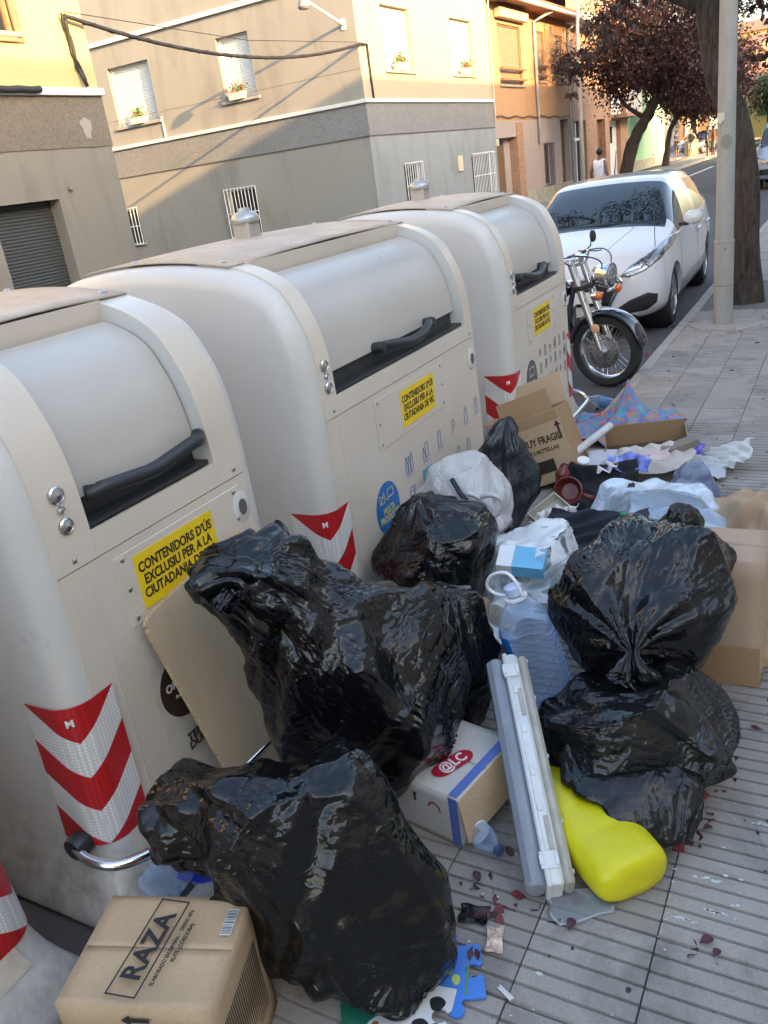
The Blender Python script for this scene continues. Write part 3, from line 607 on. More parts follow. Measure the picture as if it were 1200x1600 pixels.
def far_block(name, label, x0, x1, y0, y1, h, wm, wins, face='-Y', roof='flat', wmat=None, roofm=None, base=0):
    e = empty(name, ((x0+x1)/2, (y0+y1)/2, base), 0, label, 'house'); cx, cy = (x0+x1)/2, (y0+y1)/2
    MB().box(x0-cx, x1-cx, y0-cy, y1-cy, -.2, h).build('wall', wm, e)
    if roof == 'gable':
        MB().add([(x0-cx-.4, y0-cy-.4, h), (x1-cx+.4, y0-cy-.4, h), (x1-cx+.4, y1-cy+.4, h), (x0-cx-.4, y1-cy+.4, h), (x0-cx-.4, 0, h+1.6), (x1-cx+.4, 0, h+1.6)], [(0, 1, 5, 4), (2, 3, 4, 5), (0, 4, 3), (1, 2, 5), (0, 3, 2, 1)]).build('roof', roofm or terracotta, e)
    else: MB().box(x0-cx-.15, x1-cx+.15, y0-cy-.15, y1-cy+.15, h, h+.18).build('roof', roofm or white_r, e)
    for fc, a, b, c, d in wins:
        if fc == '-Y': w = MB().box(a-cx, b-cx, y0-cy-.05, y0-cy+.1, c, d)
        elif fc == '-X': w = MB().box(x0-cx-.05, x0-cx+.1, a-cy, b-cy, c, d)
        else: w = MB().box(x1-cx-.1, x1-cx+.05, a-cy, b-cy, c, d)
        w.build('window', wmat or glass, e)
    return e
far_block('far_house', 'pale house at the end of the street behind the standing people', -30, -17.5, 84, 96, 7, stucco('far_pale', (.55, .48, .38), .05, 30, .1), [('-Y', -29+i*3, -27.6+i*3, z, z+1.6) for i in range(4) for z in (1, 4)], roof='gable')
far_block('far_house', 'brick coloured house at the end of the street with pale shutters', -17, -9.8, 98, 110, 8, stucco('far_brick', (.36, .22, .14), .08, 30, .1), [('-Y', -16.4+i*2.4, -15.2+i*2.4, z, z+1.6) for i in range(3) for z in (1, 4)], wmat=rs_w, roof='gable')
yellow = stucco('yellow_paint', (.68, .50, .17), .05, 30, .1)
far_block('yellow_house', 'low yellow house with a tiled roof and green shutter seen beside the metal pole', -10.4, -6.6, 86, 94, 4.3, yellow, [('-Y', -8.3, -7.4, 1.5, 3.0)], roof='gable', wmat=plain('green_shutter', (.09, .2, .07), .6), base=0.4)
far_block('far_house', 'tall yellow apartment house rising behind the low yellow house', -13.5, -7.5, 112, 124, 10.6, yellow, [('-Y', -13+i*1.9, -11.9+i*1.9, z, z+1.5) for i in range(3) for z in (5.5, 8.3)], roof='gable')
brown_r = stucco('brown_grey_render', (.33, .28, .215), .08, 40, .2)
far_block('brown_house', 'brown grey rendered house at the edge beyond the silver van', -5.6, 3.4, 70, 84, 8.2, brown_r, [('-X', 72, 73.2, 1.2, 2.8), ('-X', 77, 78.2, 1.2, 2.8), ('-Y', -4.2, -3.2, 4.6, 6.2), ('-Y', -4.2, -3.2, 1.4, 3.0)])
# ---------------------------------------------------------------- the row on this side of the street: it keeps the pavement in shade
right_col = [stucco('row_cream', (.60, .53, .40), .06, 50, .2), stucco('row_white', (.66, .64, .58), .06, 50, .2), stucco('row_sand', (.56, .46, .34), .06, 50, .2)]
yy = -16.0
for i, (L, lab) in enumerate(((15.5, 'cream terraced house with a tiled gable roof'), (13.5, 'white terraced house with a tiled gable roof'), (37.0, 'long sand coloured terraced house with gable roof'))):
    y0, y1 = yy+.01, yy+L; e = empty('terraced_house', (9.2, (y0+y1)/2, 0), 0, lab + ' on the near side of the street', 'house'); hl_ = (y1-y0)/2
    MB().box(-4, 4, -hl_, hl_, -.2, 6.1).build('wall', right_col[i], e)
    MB().add([(-4.35, -hl_, 6.0), (-4.35, hl_, 6.0), (0, hl_, 9.34), (0, -hl_, 9.34), (4.35, -hl_, 6.0), (4.35, hl_, 6.0)], [(0, 1, 2, 3), (3, 2, 5, 4), (0, 3, 4), (1, 5, 2), (0, 4, 5, 1)]).build('roof', terracotta, e)
    for k in range(int(L//3.5)):
        for z in (1.0, 3.9): w = MB().box(-4.04, -3.9, -hl_+1+k*3.5, -hl_+2.2+k*3.5, z, z+1.5).build('window', glass, e)
    yy += L
# ================================================================ street waste containers
def bin_paint(name, col):
    t = NT(name); g = t.n('ShaderNodeNewGeometry').outputs['Position']; a = t.noise(2.2, 5, .6, vec=g); b = t.noise(38, 4, .6, vec=g); sp = t.n('ShaderNodeSeparateXYZ'); t.l(g, sp.inputs[0])
    c = t.ramp(a, [(.3, tuple(x*.94 for x in col)), (.7, tuple(x*1.04 for x in col))])
    c = t.mix(t.ramp(b, [(.62, (0, 0, 0)), (.78, (.12, .12, .12))]), c, tuple(x*.6 for x in col))
    sc = t.noise(7, 6, .75, vec=g, dist=2); c = t.mix(t.ramp(sc, [(.64, (0, 0, 0)), (.74, (.14, .14, .14))]), c, tuple(x*.72 for x in col))
    mp = t.n('ShaderNodeMapping'); mp.inputs['Scale'].default_value = (9, 9, .7); t.l(g, mp.inputs['Vector']); dr = t.noise(2.2, 5, .7, vec=mp.outputs[0])
    c = t.mix(t.ramp(dr, [(.60, (0, 0, 0)), (.76, (.12, .12, .12))]), c, tuple(x*.55 for x in col))           # rain streaks
    low = t.math('MULTIPLY', t.ramp(sp.outputs[2], [(.0, (1, 1, 1)), (.32, (0, 0, 0))]), t.ramp(t.noise(11, 5, .7, vec=g), [(.42, (0, 0, 0)), (.66, (.6, .6, .6))])); c = t.mix(low, c, (.20, .17, .13))    # splashed street dirt
    mp2 = t.n('ShaderNodeMapping'); mp2.inputs['Scale'].default_value = (30, 2.5, 30); mp2.inputs['Rotation'].default_value = (.5, .2, .3); t.l(g, mp2.inputs['Vector']); scr = t.noise(3, 2, .5, vec=mp2.outputs[0]); c = t.mix(t.ramp(scr, [(.735, (0, 0, 0)), (.76, (.35, .35, .35))]), c, tuple(x*.55 for x in col))
    t.set(col=c, rough=t.math('ADD', t.math('MULTIPLY', a, .18), .22), spec=.5); t.bump(t.noise(420, 2, .5, vec=g), .06, .001); return reg(t)
bin_body = bin_paint('container_beige', (.60, .54, .455)); bin_side = bin_paint('container_side_grey', (.55, .54, .51))
t = NT('container_roof'); g = t.n('ShaderNodeNewGeometry').outputs['Position']; a = t.noise(6, 6, .7, vec=g); t.set(col=t.ramp(a, [(.3, (.36, .29, .225)), (.55, (.46, .385, .31)), (.75, (.54, .475, .40))]), rough=.55); t.bump(a, .15, .004); bin_roof = reg(t)
drum_m = bin_paint('container_drum', (.46, .44, .40)); bin_dark = plain('container_slot_dark', (.025, .026, .028), .45); rubber = plain('handle_rubber', (.022, .024, .027), .38)
chrome = NT('chrome'); chrome.set(col=(.75, .75, .76), metal=1, rough=.12); chrome = reg(chrome); steel = plain('brushed_steel', (.55, .55, .55), .28, metal=1)
def print_mat(name, col, rough=.5): return plain(name, col, rough, var=.05, vscale=20)
yel = print_mat('sticker_yellow', (.78, .56, .015), .4); ink = print_mat('print_black', (.015, .015, .016)); inkb = print_mat('print_brown', (.035, .022, .016)); inkw = print_mat('print_white', (.75, .75, .75)); blue_s = print_mat('sticker_blue', (.012, .14, .42), .35); blue_l = print_mat('print_lightblue', (.16, .24, .45)); brown_s = print_mat('sticker_brown', (.045, .026, .018), .35); grey_s = print_mat('sticker_grey', (.10, .095, .095), .4); clear_s = plain('sticker_film', (.56, .52, .46), .25); teal_s = print_mat('sticker_teal', (.10, .30, .42)); ink_y = print_mat('print_yellow', (.65, .55, .15))
def refl(name, col):
    t = NT(name); v = t.n('ShaderNodeTexVoronoi'); v.inputs['Scale'].default_value = 95; v.inputs['Randomness'].default_value = 0; t.l(t.co(), v.inputs['Vector'])
    t.set(col=t.ramp(v.outputs['Distance'], [(.32, col), (.42, tuple(x*.72 for x in col))]), rough=.3, spec=.6); return reg(t)
red_r = refl('reflective_red', (.52, .018, .022)); white_rf = refl('reflective_white', (.78, .77, .75))
BX, ZB = -1.70, -.13
# side profile of a container: distance behind the front plane and height, from front foot over the top to the back foot
PROF = [(.07, -.13), (.075, -.09), (.045, .0), (.012, .09), (0, .2), (0, .5), (0, .8), (0, .95), (-.004, 1.05), (-.010, 1.14), (-.03, 1.24), (-.062, 1.32), (-.105, 1.395), (-.16, 1.44), (-.225, 1.473), (-.29, 1.494), (-.35, 1.507), (-.55, 1.532), (-.75, 1.54), (-.95, 1.532), (-1.15, 1.50), (-1.28, 1.44), (-1.37, 1.34), (-1.43, 1.2), (-1.45, .95), (-1.45, .5), (-1.45, .2), (-1.46, .09), (-1.5, 0), (-1.53, -.09), (-1.525, -.13)]
pa = catmull(PROF, np.linspace(0, len(PROF)-1, 121)); pa[:, 1] = np.maximum(pa[:, 1], -.13)
pn = np.gradient(pa, axis=0); pn = np.stack([pn[:, 1], -pn[:, 0]], 1); pn /= np.linalg.norm(pn, axis=1)[:, None]+1e-9   # outward normal
parc = np.r_[0, np.cumsum(np.linalg.norm(np.diff(pa, axis=0), axis=1))]
def s_at_z(z):                                        # arc position on the front for a height
    i = np.argmax(pa[:70, 1] >= z); f = (z-pa[i-1, 1])/(pa[i, 1]-pa[i-1, 1]+1e-9); return parc[i-1]+f*(parc[i]-parc[i-1])
def pt(s, off=0.0):
    x = np.interp(s, parc, pa[:, 0]); z = np.interp(s, parc, pa[:, 1]); nx = np.interp(s, parc, pn[:, 0]); nz = np.interp(s, parc, pn[:, 1]); return x+nx*off, z+nz*off
S_HOOD = parc[np.argmin(np.abs(pa[:70, 0]+.31) + 10*(pa[:70, 1] < 1.4))]; S_SLOT = s_at_z(1.0); S_TOP = s_at_z(1.075); S_PAN = s_at_z(.93)
def flare(y, z, yc): d = y-yc; return yc + d*(1+.045*(1.0-max(z, -.13))) + math.copysign(.075*min(1, max(0, (.16-z)/.22))**1.6*min(1, abs(d)/.3), d)
def sheet(y0, y1, s0, s1, off, thick, yc, ny=2, ns=24):
    """curved plate that follows the container front"""
    m = MB(); rows_o, rows_i = [], []
    for i in range(ns+1):
        s = s0+(s1-s0)*i/ns; x, z = pt(s, off); xi, zi = pt(s, off-thick)
        rows_o.append([(x, flare(y0+(y1-y0)*j/ny, z, yc), z) for j in range(ny+1)]); rows_i.append([(xi, flare(y0+(y1-y0)*j/ny, zi, yc), zi) for j in range(ny+1)])
    m.grid(rows_o, ns+1, ny+1); m.grid(rows_i, ns+1, ny+1)
    for R_ in (0, ns): m.grid([rows_o[R_], rows_i[R_]], 2, ny+1)
    for c in (0, ny): m.grid([[r[c] for r in rows_o], [r[c] for r in rows_i]], 2, ns+1)
    return m
def chevron(root, yc, ye, sgn, zt=.58, zb=.135, wf=.125, ws=.15, logo=True):
    """folded reflective strip on a front corner: red and white V bands; sgn -1 = left corner"""
    f = lambda y, z: flare(y, z, yc)
    def P(u, z, o=.0078):                             # u<0 on the side wall, u>0 on the front, rounded fold of the corner radius
        r = .075; q = r*math.pi/4
        if u >= q: x, d = o, r+u-q
        elif u <= -q: x, d = -r+u+q, -o
        else:
            a = (u+q)/(2*q)*math.pi/2; x, d = -r+(r+o)*math.sin(a), r-(r+o)*math.cos(a)
        return Vector((x, f(ye-sgn*d, z), z))
    H_ = zt-zb; band = H_/4; us = [-ws+ (ws+wf)*i/22 for i in range(23)]
    for k in range(-2, 5):
        m = MB(); rows = [[], []]
        for u in us:
            v = abs(u)/(wf if u > 0 else ws)*band*1.0
            lo = zb + band*k + v; hi = lo+band
            lo, hi = min(max(lo, zb), zt), min(max(hi, zb), zt)
            rows[0].append(P(u, lo)); rows[1].append(P(u, hi))
        if max((a-b).length for a, b in zip(*rows)) < .004: continue
        m.grid(rows, 2, len(us)); m.build('reflective_band', white_rf if k % 2 == 0 else red_r, root, solid=.002)
    if logo: text('M', .03, inkw, root, P(-.01, zt-.045, .0105), (.72, .69, 0) if sgn < 0 else (-.72, .69, 0), (0, 0, 1), .001, name='maker_mark')
def screw(root, me, x, y, z): return part('screw', me, root, (x, y, z))
screw_me = MB().lathe([(.0075, 0), (.0075, .002), (.004, .0045), (.0, .005)], (0, 0, 0), (1, 0, 0), 10).mesh('screw', steel, 40)
def container(label, y0, y1, slot_l, slot_r, handle, chimney=True, sticker='std', plate=None, left_chev=True, right_chev=False, bar=True, locks=True, simple=False):
    yc = (y0+y1)/2; e = empty('waste_container', (BX, yc, ZB), 0, label, 'container', 'street waste containers in a row'); L0, L1 = y0-yc, y1-yc; Sl, Sr = slot_l-yc, slot_r-yc
    f0 = lambda y, z: flare(y, z, 0)
    # body with rounded ends and a recess for the drum
    rings = []; r = .075; n = len(pa); ctr = np.array([-.72, .62])
    def ring(y, inset, rec=False):
        out = []
        for k in range(n):
            x, z = pa[k]; nx, nz = pn[k]
            d = inset
            if rec and S_SLOT <= parc[k] <= S_HOOD+.001: d = max(d, .095)
            out.append((x-nx*d, f0(y, z), max(z-nz*d, -.13)))
        return out
    for i in range(7):
        a = i/6*math.pi/2; rings.append(ring(L0+r*(1-math.sin(a)), r*(1-math.cos(a+math.pi/2*0)) if False else r*(1-math.sin(a)) if False else r*(1-math.sqrt(max(0, 1-(1-math.sin(a))**2))) if False else r*(math.cos(a)) ))
    # note: at i=0 inset=r (cap plane), at i=6 inset=0 (full profile)
    rings = [ring(L0 + r*(1-math.cos(b)), r*(1-math.sin(b))) for b in [k/6*math.pi/2 for k in range(7)]]
    if Sl is not None:
        rings += [ring(Sl, 0), ring(Sl+.001, 0, True), ring(Sr-.001, 0, True), ring(Sr, 0)]
    rings += [ring(L1 - r*(1-math.cos(b)), r*(1-math.sin(b))) for b in [k/6*math.pi/2 for k in range(6, -1, -1)]]
    body = MB().loft(rings).build('body', bin_side, e, smooth=38)
    # front skin plates: ribs, lower front
    for a, b in ((L0+.075, Sl), (Sr, L1-.075)):
        sheet(a, b, S_PAN-.004, S_HOOD+.16, .007, .012, 0, ns=40).build('arch_rib', bin_body, e, smooth=38, bevel=.003, seg=1)
    sheet(Sl+.0005, Sr-.0005, S_PAN-.004, S_SLOT-.002, .007, .012, 0, ns=4).build('front_panel', bin_body, e, smooth=38)
    fp = sheet(L0+.075, L1-.075, s_at_z(.06), S_PAN-.008, .004, .010, 0, ns=26).build('front_skin', bin_body, e, smooth=38, bevel=.003, seg=1)
    # roof plate and hood lip
    rp = MB(); rows = []
    for i in range(15):
        s = S_HOOD + (parc[78]-S_HOOD)*i/14; x, z = pt(s, .010); rows.append([(x, L0+.08+(L1-L0-.16)*j/6, z+.012*math.sin(math.pi*j/6)) for j in range(7)])
    rp.grid(rows, 15, 7); rp.build('roof_plate', bin_roof, e, solid=.006, smooth=60)
    hx, hz = pt(S_HOOD, 0)
    MB().add([(hx+.012, Sl, hz+.012), (hx+.012, Sr, hz+.012), (hx+.004, Sr, hz-.055), (hx+.004, Sl, hz-.055), (hx-.02, Sl, hz+.012), (hx-.02, Sr, hz+.012), (hx-.02, Sr, hz-.055), (hx-.02, Sl, hz-.055)], [(0, 1, 2, 3), (4, 5, 6, 7), (0, 1, 5, 4), (3, 2, 6, 7), (0, 3, 7, 4), (1, 2, 6, 5)]).build('hood_lip', bin_body, e)
    # drum lid (set back), dark slot under it
    dr = sheet(Sl+.008, Sr-.008, S_TOP, S_HOOD-.035, -.042, .02, 0, ns=40, ny=6).build('drum_lid', drum_m, e, smooth=38)
    x, z = pt(S_SLOT, 0); MB().box(-.080, -.012, Sl+.003, Sr-.003, z+.001, z+.012).build('slot_floor', bin_dark, e)
    sheet(Sl+.003, Sr-.003, S_SLOT+.006, S_TOP+.02, -.066, .012, 0, ns=6).build('slot_flap', bin_dark, e, smooth=38)
    # handle
    if handle == 'wide':
        h = MB(); h.tube([(-.012, Sl+.03, 1.092), (.004, Sl+.06, 1.088)]+[(.012, Sl+.06+(Sr-Sl-.12)*i/8, 1.072+.022*abs(i-4)/4) for i in range(9)]+[(.004, Sr-.045, 1.088), (-.014, Sr-.02, 1.10)], .021, 10); h.build('handle', rubber, e, smooth=True)
    else:
        yA, yB = handle[0]-yc, handle[1]-yc; q = []
        for i in range(13):
            u = i/12; q.append((-.022+.045*math.sin(math.pi*u)**.6, yA+(yB-yA)*u, 1.075+.015*math.cos(2*math.pi*u)))
        h = MB(); h.tube(q, [.016+.006*math.sin(math.pi*i/12) for i in range(13)], 10)
        for y in (yA, yB): h.lathe([(.0, .026), (.02, .024), (.024, .012), (.024, -.03)], (0-.02, y, 1.085), (1, 0, .15), 12)
        h.build('handle', rubber, e, smooth=45)
    if chimney:
        c = MB(); c.box(-.785, -.695, -.045, .045, 1.52, 1.635).build('vent_pipe', plain('galvanised', (.42, .40, .36), .45, metal=.3), e, bevel=.006)
        MB().lathe([(.03, .135), (.032, .15), (.0, .152)][::-1] if False else [(.062, .088), (.066, .095), (.064, .112), (.05, .128), (.03, .136), (.028, .15), (0, .151)], (-.74, 0, 1.54), (0, 0, 1), 20).build('vent_cap', plain('galvanised_cap', (.40, .42, .42), .35, metal=.5), e, smooth=40)
    # screws along the roof and plates
    for y in (L0+.12, L1-.12):
        for s in (S_HOOD+.06, S_HOOD+.5): x, z = pt(s, .012); part('roof_bolt', bolt_me, e, (x, y, z))
    for y, z in ((L0+.135, .95), (L1-.125, .95)): screw(e, screw_me, .008, f0(y, z), z)
    if locks:
        yk = (L0+.075+Sl)/2
        for z, rr in ((1.125, .024), (1.085, .011), (1.043, .022)):
            x, zz = pt(s_at_z(z), .008); o = MB().lathe([(rr, 0), (rr, .006), (rr*.8, .010), (rr*.78, .008), (rr*.5, .009), (0, .014 if rr > .02 else .01)], (x, yk, zz), (1, 0, .05), 20).build('lock', steel, e, smooth=40)
    # oval data disc
    yo = L1-.125
    MB().lathe([(.046, 0), (.046, .004), (.042, .006), (0, .006)], (.004, f0(yo, .80), .82), (1, 0, 0), 24, ref=(0, 0, 1), sx=1.15, sy=.95).build('data_disc', plain('disc_white', (.6, .59, .56), .4), e, smooth=40)
    MB().lathe([(.018, 0), (.018, .004), (0, .004)], (.010, f0(yo, .80), .82), (1, 0, 0), 16, ref=(0, 0, 1), sx=1.5).build('data_reader', grey_s, e, smooth=40)
    # sticker plate
    if plate:
        a, b, ya, yb = plate; y_a, y_b = ya-yc, yb-yc; pl = MB().box(.004, .0072, y_a, y_b, .68, .895).build('label_plate', bin_body, e, bevel=.0015, seg=1)
        for y in (y_a+.03, y_b-.03):
            for z in (.70, .79, .88): screw(e, screw_me, .0072, y, z)
        la, lb = a-yc, b-yc; st = MB().box(.0072, .0086, la, lb, .708, .872).build('yellow_label', yel, e)
        k = min(1, (lb-la)/.335)
        text('CONTENIDORS D\u2019ÚS\nEXCLUSIU PER A LA\nCIUTADANIA DE VIC', .042, inkb, st, (.0092, (la+lb)/2, .79), (0, 1, 0), (0, 0, 1), .0012, sx=.80*k, line=.95)
    if left_chev: chevron(e, 0, L0, -1)
    if right_chev: chevron(e, 0, L1, 1)
    if bar:
        z = .125; b_ = MB(); q = [(-.09, f0(L0-.035, z), z+.02), (-.03, f0(L0-.045, z), z+.005), (.045, f0(L0-.02, z), z-.01), (.10, f0(L0+.06, z), z-.018), (.125, f0(L0+.16, z), z-.02), (.13, f0(0, z), z-.02), (.125, f0(L1-.16, z), z-.02), (.10, f0(L1-.06, z), z-.018), (.045, f0(L1+.02, z), z-.01), (-.03, f0(L1+.045, z), z+.005), (-.09, f0(L1+.035, z), z+.02)]
        q = catmull(q, np.linspace(0, len(q)-1, 60)).tolist(); b_.tube(q, .016, 12); br_ = b_.build('pedal_bar', chrome, e, smooth=True)
        for s_, y in ((-1, L0-.02), (1, L1+.02)):
            MB().lathe([(.032, -.03), (.036, -.02), (.036, .02), (.03, .03)], (-.09, f0(y, z), z+.02), (0, 1, 0), 18).build('bar_pivot', rubber, e, smooth=40)
    # seam lines on the skin
    for y in (L0+.17, ):
        MB().box(.0035, .0052, f0(y, .5)-.002, f0(y, .5)+.002, .08, .90).build('seam', bin_side, e)
    # dark block standing in for the shade in the gap under the skirt
    MB().box(-1.40, -.03, f0(L0+.05, 0), f0(L1-.05, 0), -.13, -.06).build('base_shade_block', bin_dark, e)
    for c in e.children: c.location.z -= ZB
    return e, yc
bolt_me = MB().lathe([(.014, 0), (.014, .004), (.008, .009), (0, .010)], (0, 0, 0), (0, 0, 1), 10).mesh('roof_bolt', steel, 40)
def disc(root, y, z, r, mat, name='round_logo', sy=1, sz=1.0): return MB().lathe([(r, 0), (r, .0012), (0, .0012)], (.0055, y, z), (1, 0, 0), 40, ref=(0, 0, 1), sx=sz, sy=sy).build(name, mat, root)
def strokes(root, polys, mat, w=.0035, x=.0062, name='pictogram'):
    m = MB()
    for pl in polys:
        for (a, b), (c, d) in zip(pl, pl[1:]):
            v = Vector((0, c-a, d-b)); L = v.length
            if L < 1e-5: continue
            v /= L; nv = Vector((0, -v.z, v.y)); m.obox((x, (a+c)/2, (b+d)/2), (1, 0, 0), v, nv, .0005, L/2+w*.4, w/2)
    return m.build(name, mat, root)
def icon(kind, y, z, s):
    R_ = lambda a, b, c, d: [(y+a*s, z+b*s), (y+c*s, z+b*s), (y+c*s, z+d*s), (y+a*s, z+d*s), (y+a*s, z+b*s)]
    bottle = lambda dx, h: [(y+(dx-.2)*s, z), (y+(dx+.2)*s, z), (y+(dx+.2)*s, z+.6*h*s), (y+(dx+.08)*s, z+.8*h*s), (y+(dx+.08)*s, z+h*s), (y+(dx-.08)*s, z+h*s), (y+(dx-.08)*s, z+.8*h*s), (y+(dx-.2)*s, z+.6*h*s), (y+(dx-.2)*s, z)]
    ul = [(y-.6*s, z-.25*s), (y+.6*s, z-.25*s)]
    if kind == 'bottles': return [bottle(-.5, 1.5), bottle(0, 1.5), bottle(.5, 1.7), ul]
    if kind == 'jars': return [bottle(-.35, 1.1), R_(.05, .1, .6, 1.5), ul]
    if kind == 'can': return [R_(-.3, 0, .3, 1.5), [(y-.3*s, z+1.2*s), (y+.3*s, z+1.2*s)], ul]
    if kind == 'box': return [R_(-.45, 0, .25, 1.0), [(y-.45*s, z+1.0*s), (y-.2*s, z+1.4*s), (y+.5*s, z+1.4*s), (y+.5*s, z+.4*s), (y+.25*s, z)], [(y+.25*s, z+1.0*s), (y+.5*s, z+1.4*s)]]
    if kind == 'bag': return [[(y-.35*s, z), (y+.35*s, z), (y+.35*s, z+1.0*s), (y+.2*s, z+1.0*s), (y+.2*s, z+1.5*s)], [(y-.35*s, z), (y-.35*s, z+1.0*s), (y-.2*s, z+1.0*s), (y-.2*s, z+1.5*s)], ul]
    if kind == 'lid': return [[(y+math.cos(a)*.3*s, z+(.9+math.sin(a)*.45)*s) for a in np.linspace(0, 6.283, 14)], [(y-.3*s, z+.1*s), (y-.1*s, z+.4*s)]]
    return [[(y+math.cos(a)*.4*s, z+(.6+math.sin(a)*.4)*s) for a in np.linspace(0, 6.283, 12)], ul]
# organics (narrow), multi-product (wide), rest (medium), and the next one whose corner shows at the frame edge
e1, c1 = container('narrow beige waste container with the brown organics logo behind the leaning board', 1.135, 2.06, 1.345, 1.855, 'wide', True, plate=(1.45, 1.79, 1.385, 1.94))
disc(e1, 1.515-c1, .42, .10, brown_s, sy=.98, sz=1.05)
text('ORGÀNICA', .036, inkw, e1, (.0075, 1.53-c1, .435), (0, 1, 0), (0, 0, 1), .001, sx=.95)
text('Restes de menjar', .017, inkw, e1, (.0075, 1.53-c1, .395), (0, 1, 0), (0, 0, 1), .0003)
text('TENS\nDUBTES?', .038, ink, e1, (.0068, 1.475-c1, .225), (0, 1, 0), (0, 0, 1), .0012, align='LEFT', line=.8)
MB().prism([(1.40-c1, .10), (1.98-c1, .10), (1.98-c1, .62), (1.42-c1, .62), (1.40-c1, .60)], (.0046, 0, 0), (0, 1, 0), (0, 0, 1), (1, 0, 0), .0006).build('info_film', clear_s, e1)
e2, c2 = container('widest beige waste container with the blue round multi-product logo', 2.43, 4.02, 2.60, 3.86, (3.02, 3.52), True, plate=(3.09, 3.43, 2.86, 3.55))
disc(e2, 2.865-c2, .425, .112, blue_s, sy=.92, sz=1.05)
text('MULTI-\nPRODUCTE', .042, ink_y, e2, (.0075, 2.87-c2, .40), (0, 1, 0), (0, 0, 1), .001, sx=.78, line=.85)
strokes(e2, [[(2.80-c2, .46), (2.84-c2, .505), (2.84-c2, .46), (2.80-c2, .46), (2.80-c2, .50), (2.87-c2, .46), (2.87-c2, .505), (2.92-c2, .505), (2.92-c2, .47), (2.87-c2, .47)]], ink_y, .003, .0072)
for i, (k, y, z) in enumerate((('bottles', 3.10, .50), ('jars', 3.27, .505), ('can', 3.43, .51), ('lid', 3.60, .52), ('bag', 3.76, .53), ('can', 3.9, .54), ('box', 3.10, .36), ('jars', 3.62, .36), ('can', 3.76, .36))): strokes(e2, icon(k, y-c2, z, .05), blue_l)
MB().prism([(3.22-c2, .37), (3.31-c2, .37), (3.31-c2, .46), (3.22-c2, .46)], (.0048, 0, 0), (0, 1, 0), (0, 0, 1), (1, 0, 0), .001).build('pictogram', teal_s, e2)
e3, c3 = container('beige waste container with the dark grey rest-waste logo next to the motorcycle', 4.47, 5.66, 4.635, 5.46, (4.75, 5.2), True, plate=(4.89, 5.21, 4.78, 5.32), right_chev=True)
disc(e3, 4.80-c3, .47, .10, grey_s, sy=.95, sz=1.15)
text('RESTA', .04, inkw, e3, (.0075, 4.80-c3, .44), (0, 1, 0), (0, 0, 1), .001, sx=.85)
strokes(e3, [[(4.76-c3, .49), (4.84-c3, .49), (4.84-c3, .54), (4.76-c3, .54), (4.76-c3, .49)]], inkw, .003, .0072)
for i in range(6):
    for j, z in enumerate((.36, .47, .56)): strokes(e3, icon(('round', 'jars', 'bag', 'box', 'lid', 'can')[(i+j*2) % 6], 4.98-c3+i*.10, z, .036), grey_s, .0035)
for e_ in (e1, e2, e3):
    for c in e_.children:
        if abs(c.location.z) < 1e-6: c.location.z -= ZB
e0, c0 = container('beige waste container whose striped corner shows beside the liquor carton', -.55, .83, -.40, .65, (-.2, .4), False, right_chev=True, left_chev=False, bar=False)
# ================================================================ vehicles
from mathutils.bvhtree import BVHTree
car_white = NT('car_white_paint'); car_white.set(col=(.66, .66, .67), rough=.22, spec=.5, coat=.8); car_white.b.inputs['Coat Roughness'].default_value = .05; car_white = reg(car_white)
t = NT('car_glass'); t.set(col=(.012, .016, .018), rough=.02, spec=.9, coat=.3); car_glass = reg(t)
blk = plain('black_plastic', (.018, .018, .019), .5); tyre_m = plain('tyre_rubber', (.025, .025, .026), .8, bump=.3, bscale=120); alloy = plain('alloy', (.42, .42, .43), .3, metal=.9)
t = NT('headlamp_lens'); n_ = t.noise(40, 3, .6); t.set(col=t.ramp(n_, [(.35, (.06, .06, .065)), (.6, (.38, .38, .39)), (.75, (.75, .75, .76))]), rough=.06, metal=.5, coat=1); lens_m = reg(t)
orange_l = NT('orange_lens'); orange_l.set(col=(.75, .13, .02), rough=.1, coat=1); orange_l = reg(orange_l)
plate_m = plain('number_plate_white', (.72, .72, .7), .4)
def subdivided(mb, mats, level=2):
    o = mb.build('tmp', mats); m = o.modifiers.new('s', 'SUBSURF'); m.levels = level; m.render_levels = level
    bpy.context.view_layer.update(); me = bpy.data.meshes.new_from_object(o.evaluated_get(bpy.context.evaluated_depsgraph_get())); bpy.data.objects.remove(o); return me
def split_mats(me, names, mats, parent, flats=()):
    """one part per material index; connected window areas stay one part each"""
    bm = bmesh.new(); bm.from_mesh(me); bm.faces.ensure_lookup_table(); out = {}
    seen = set()
    for f in bm.faces:
        if f.index in seen: continue
        grp = [f]; seen.add(f.index); k = 0
        while k < len(grp):
            for e in grp[k].edges:
                for g in e.link_faces:
                    if g.index not in seen and g.material_index == f.material_index: seen.add(g.index); grp.append(g)
            k += 1
        vs = {}; V = []; F = []
        for g in grp:
            idx = []
            for v in g.verts:
                if v.index not in vs: vs[v.index] = len(V); V.append(v.co[:])
                idx.append(vs[v.index])
            F.append(idx)
        i = f.material_index; m2 = bpy.data.meshes.new(names[i]); m2.from_pydata(V, [], F); m2.materials.append(mats[i]); set_smooth(m2, 40)
        o = bpy.data.objects.new(names[i], m2); COL.objects.link(o); o.parent = parent; out.setdefault(names[i], []).append(o)
    bm.free(); return out
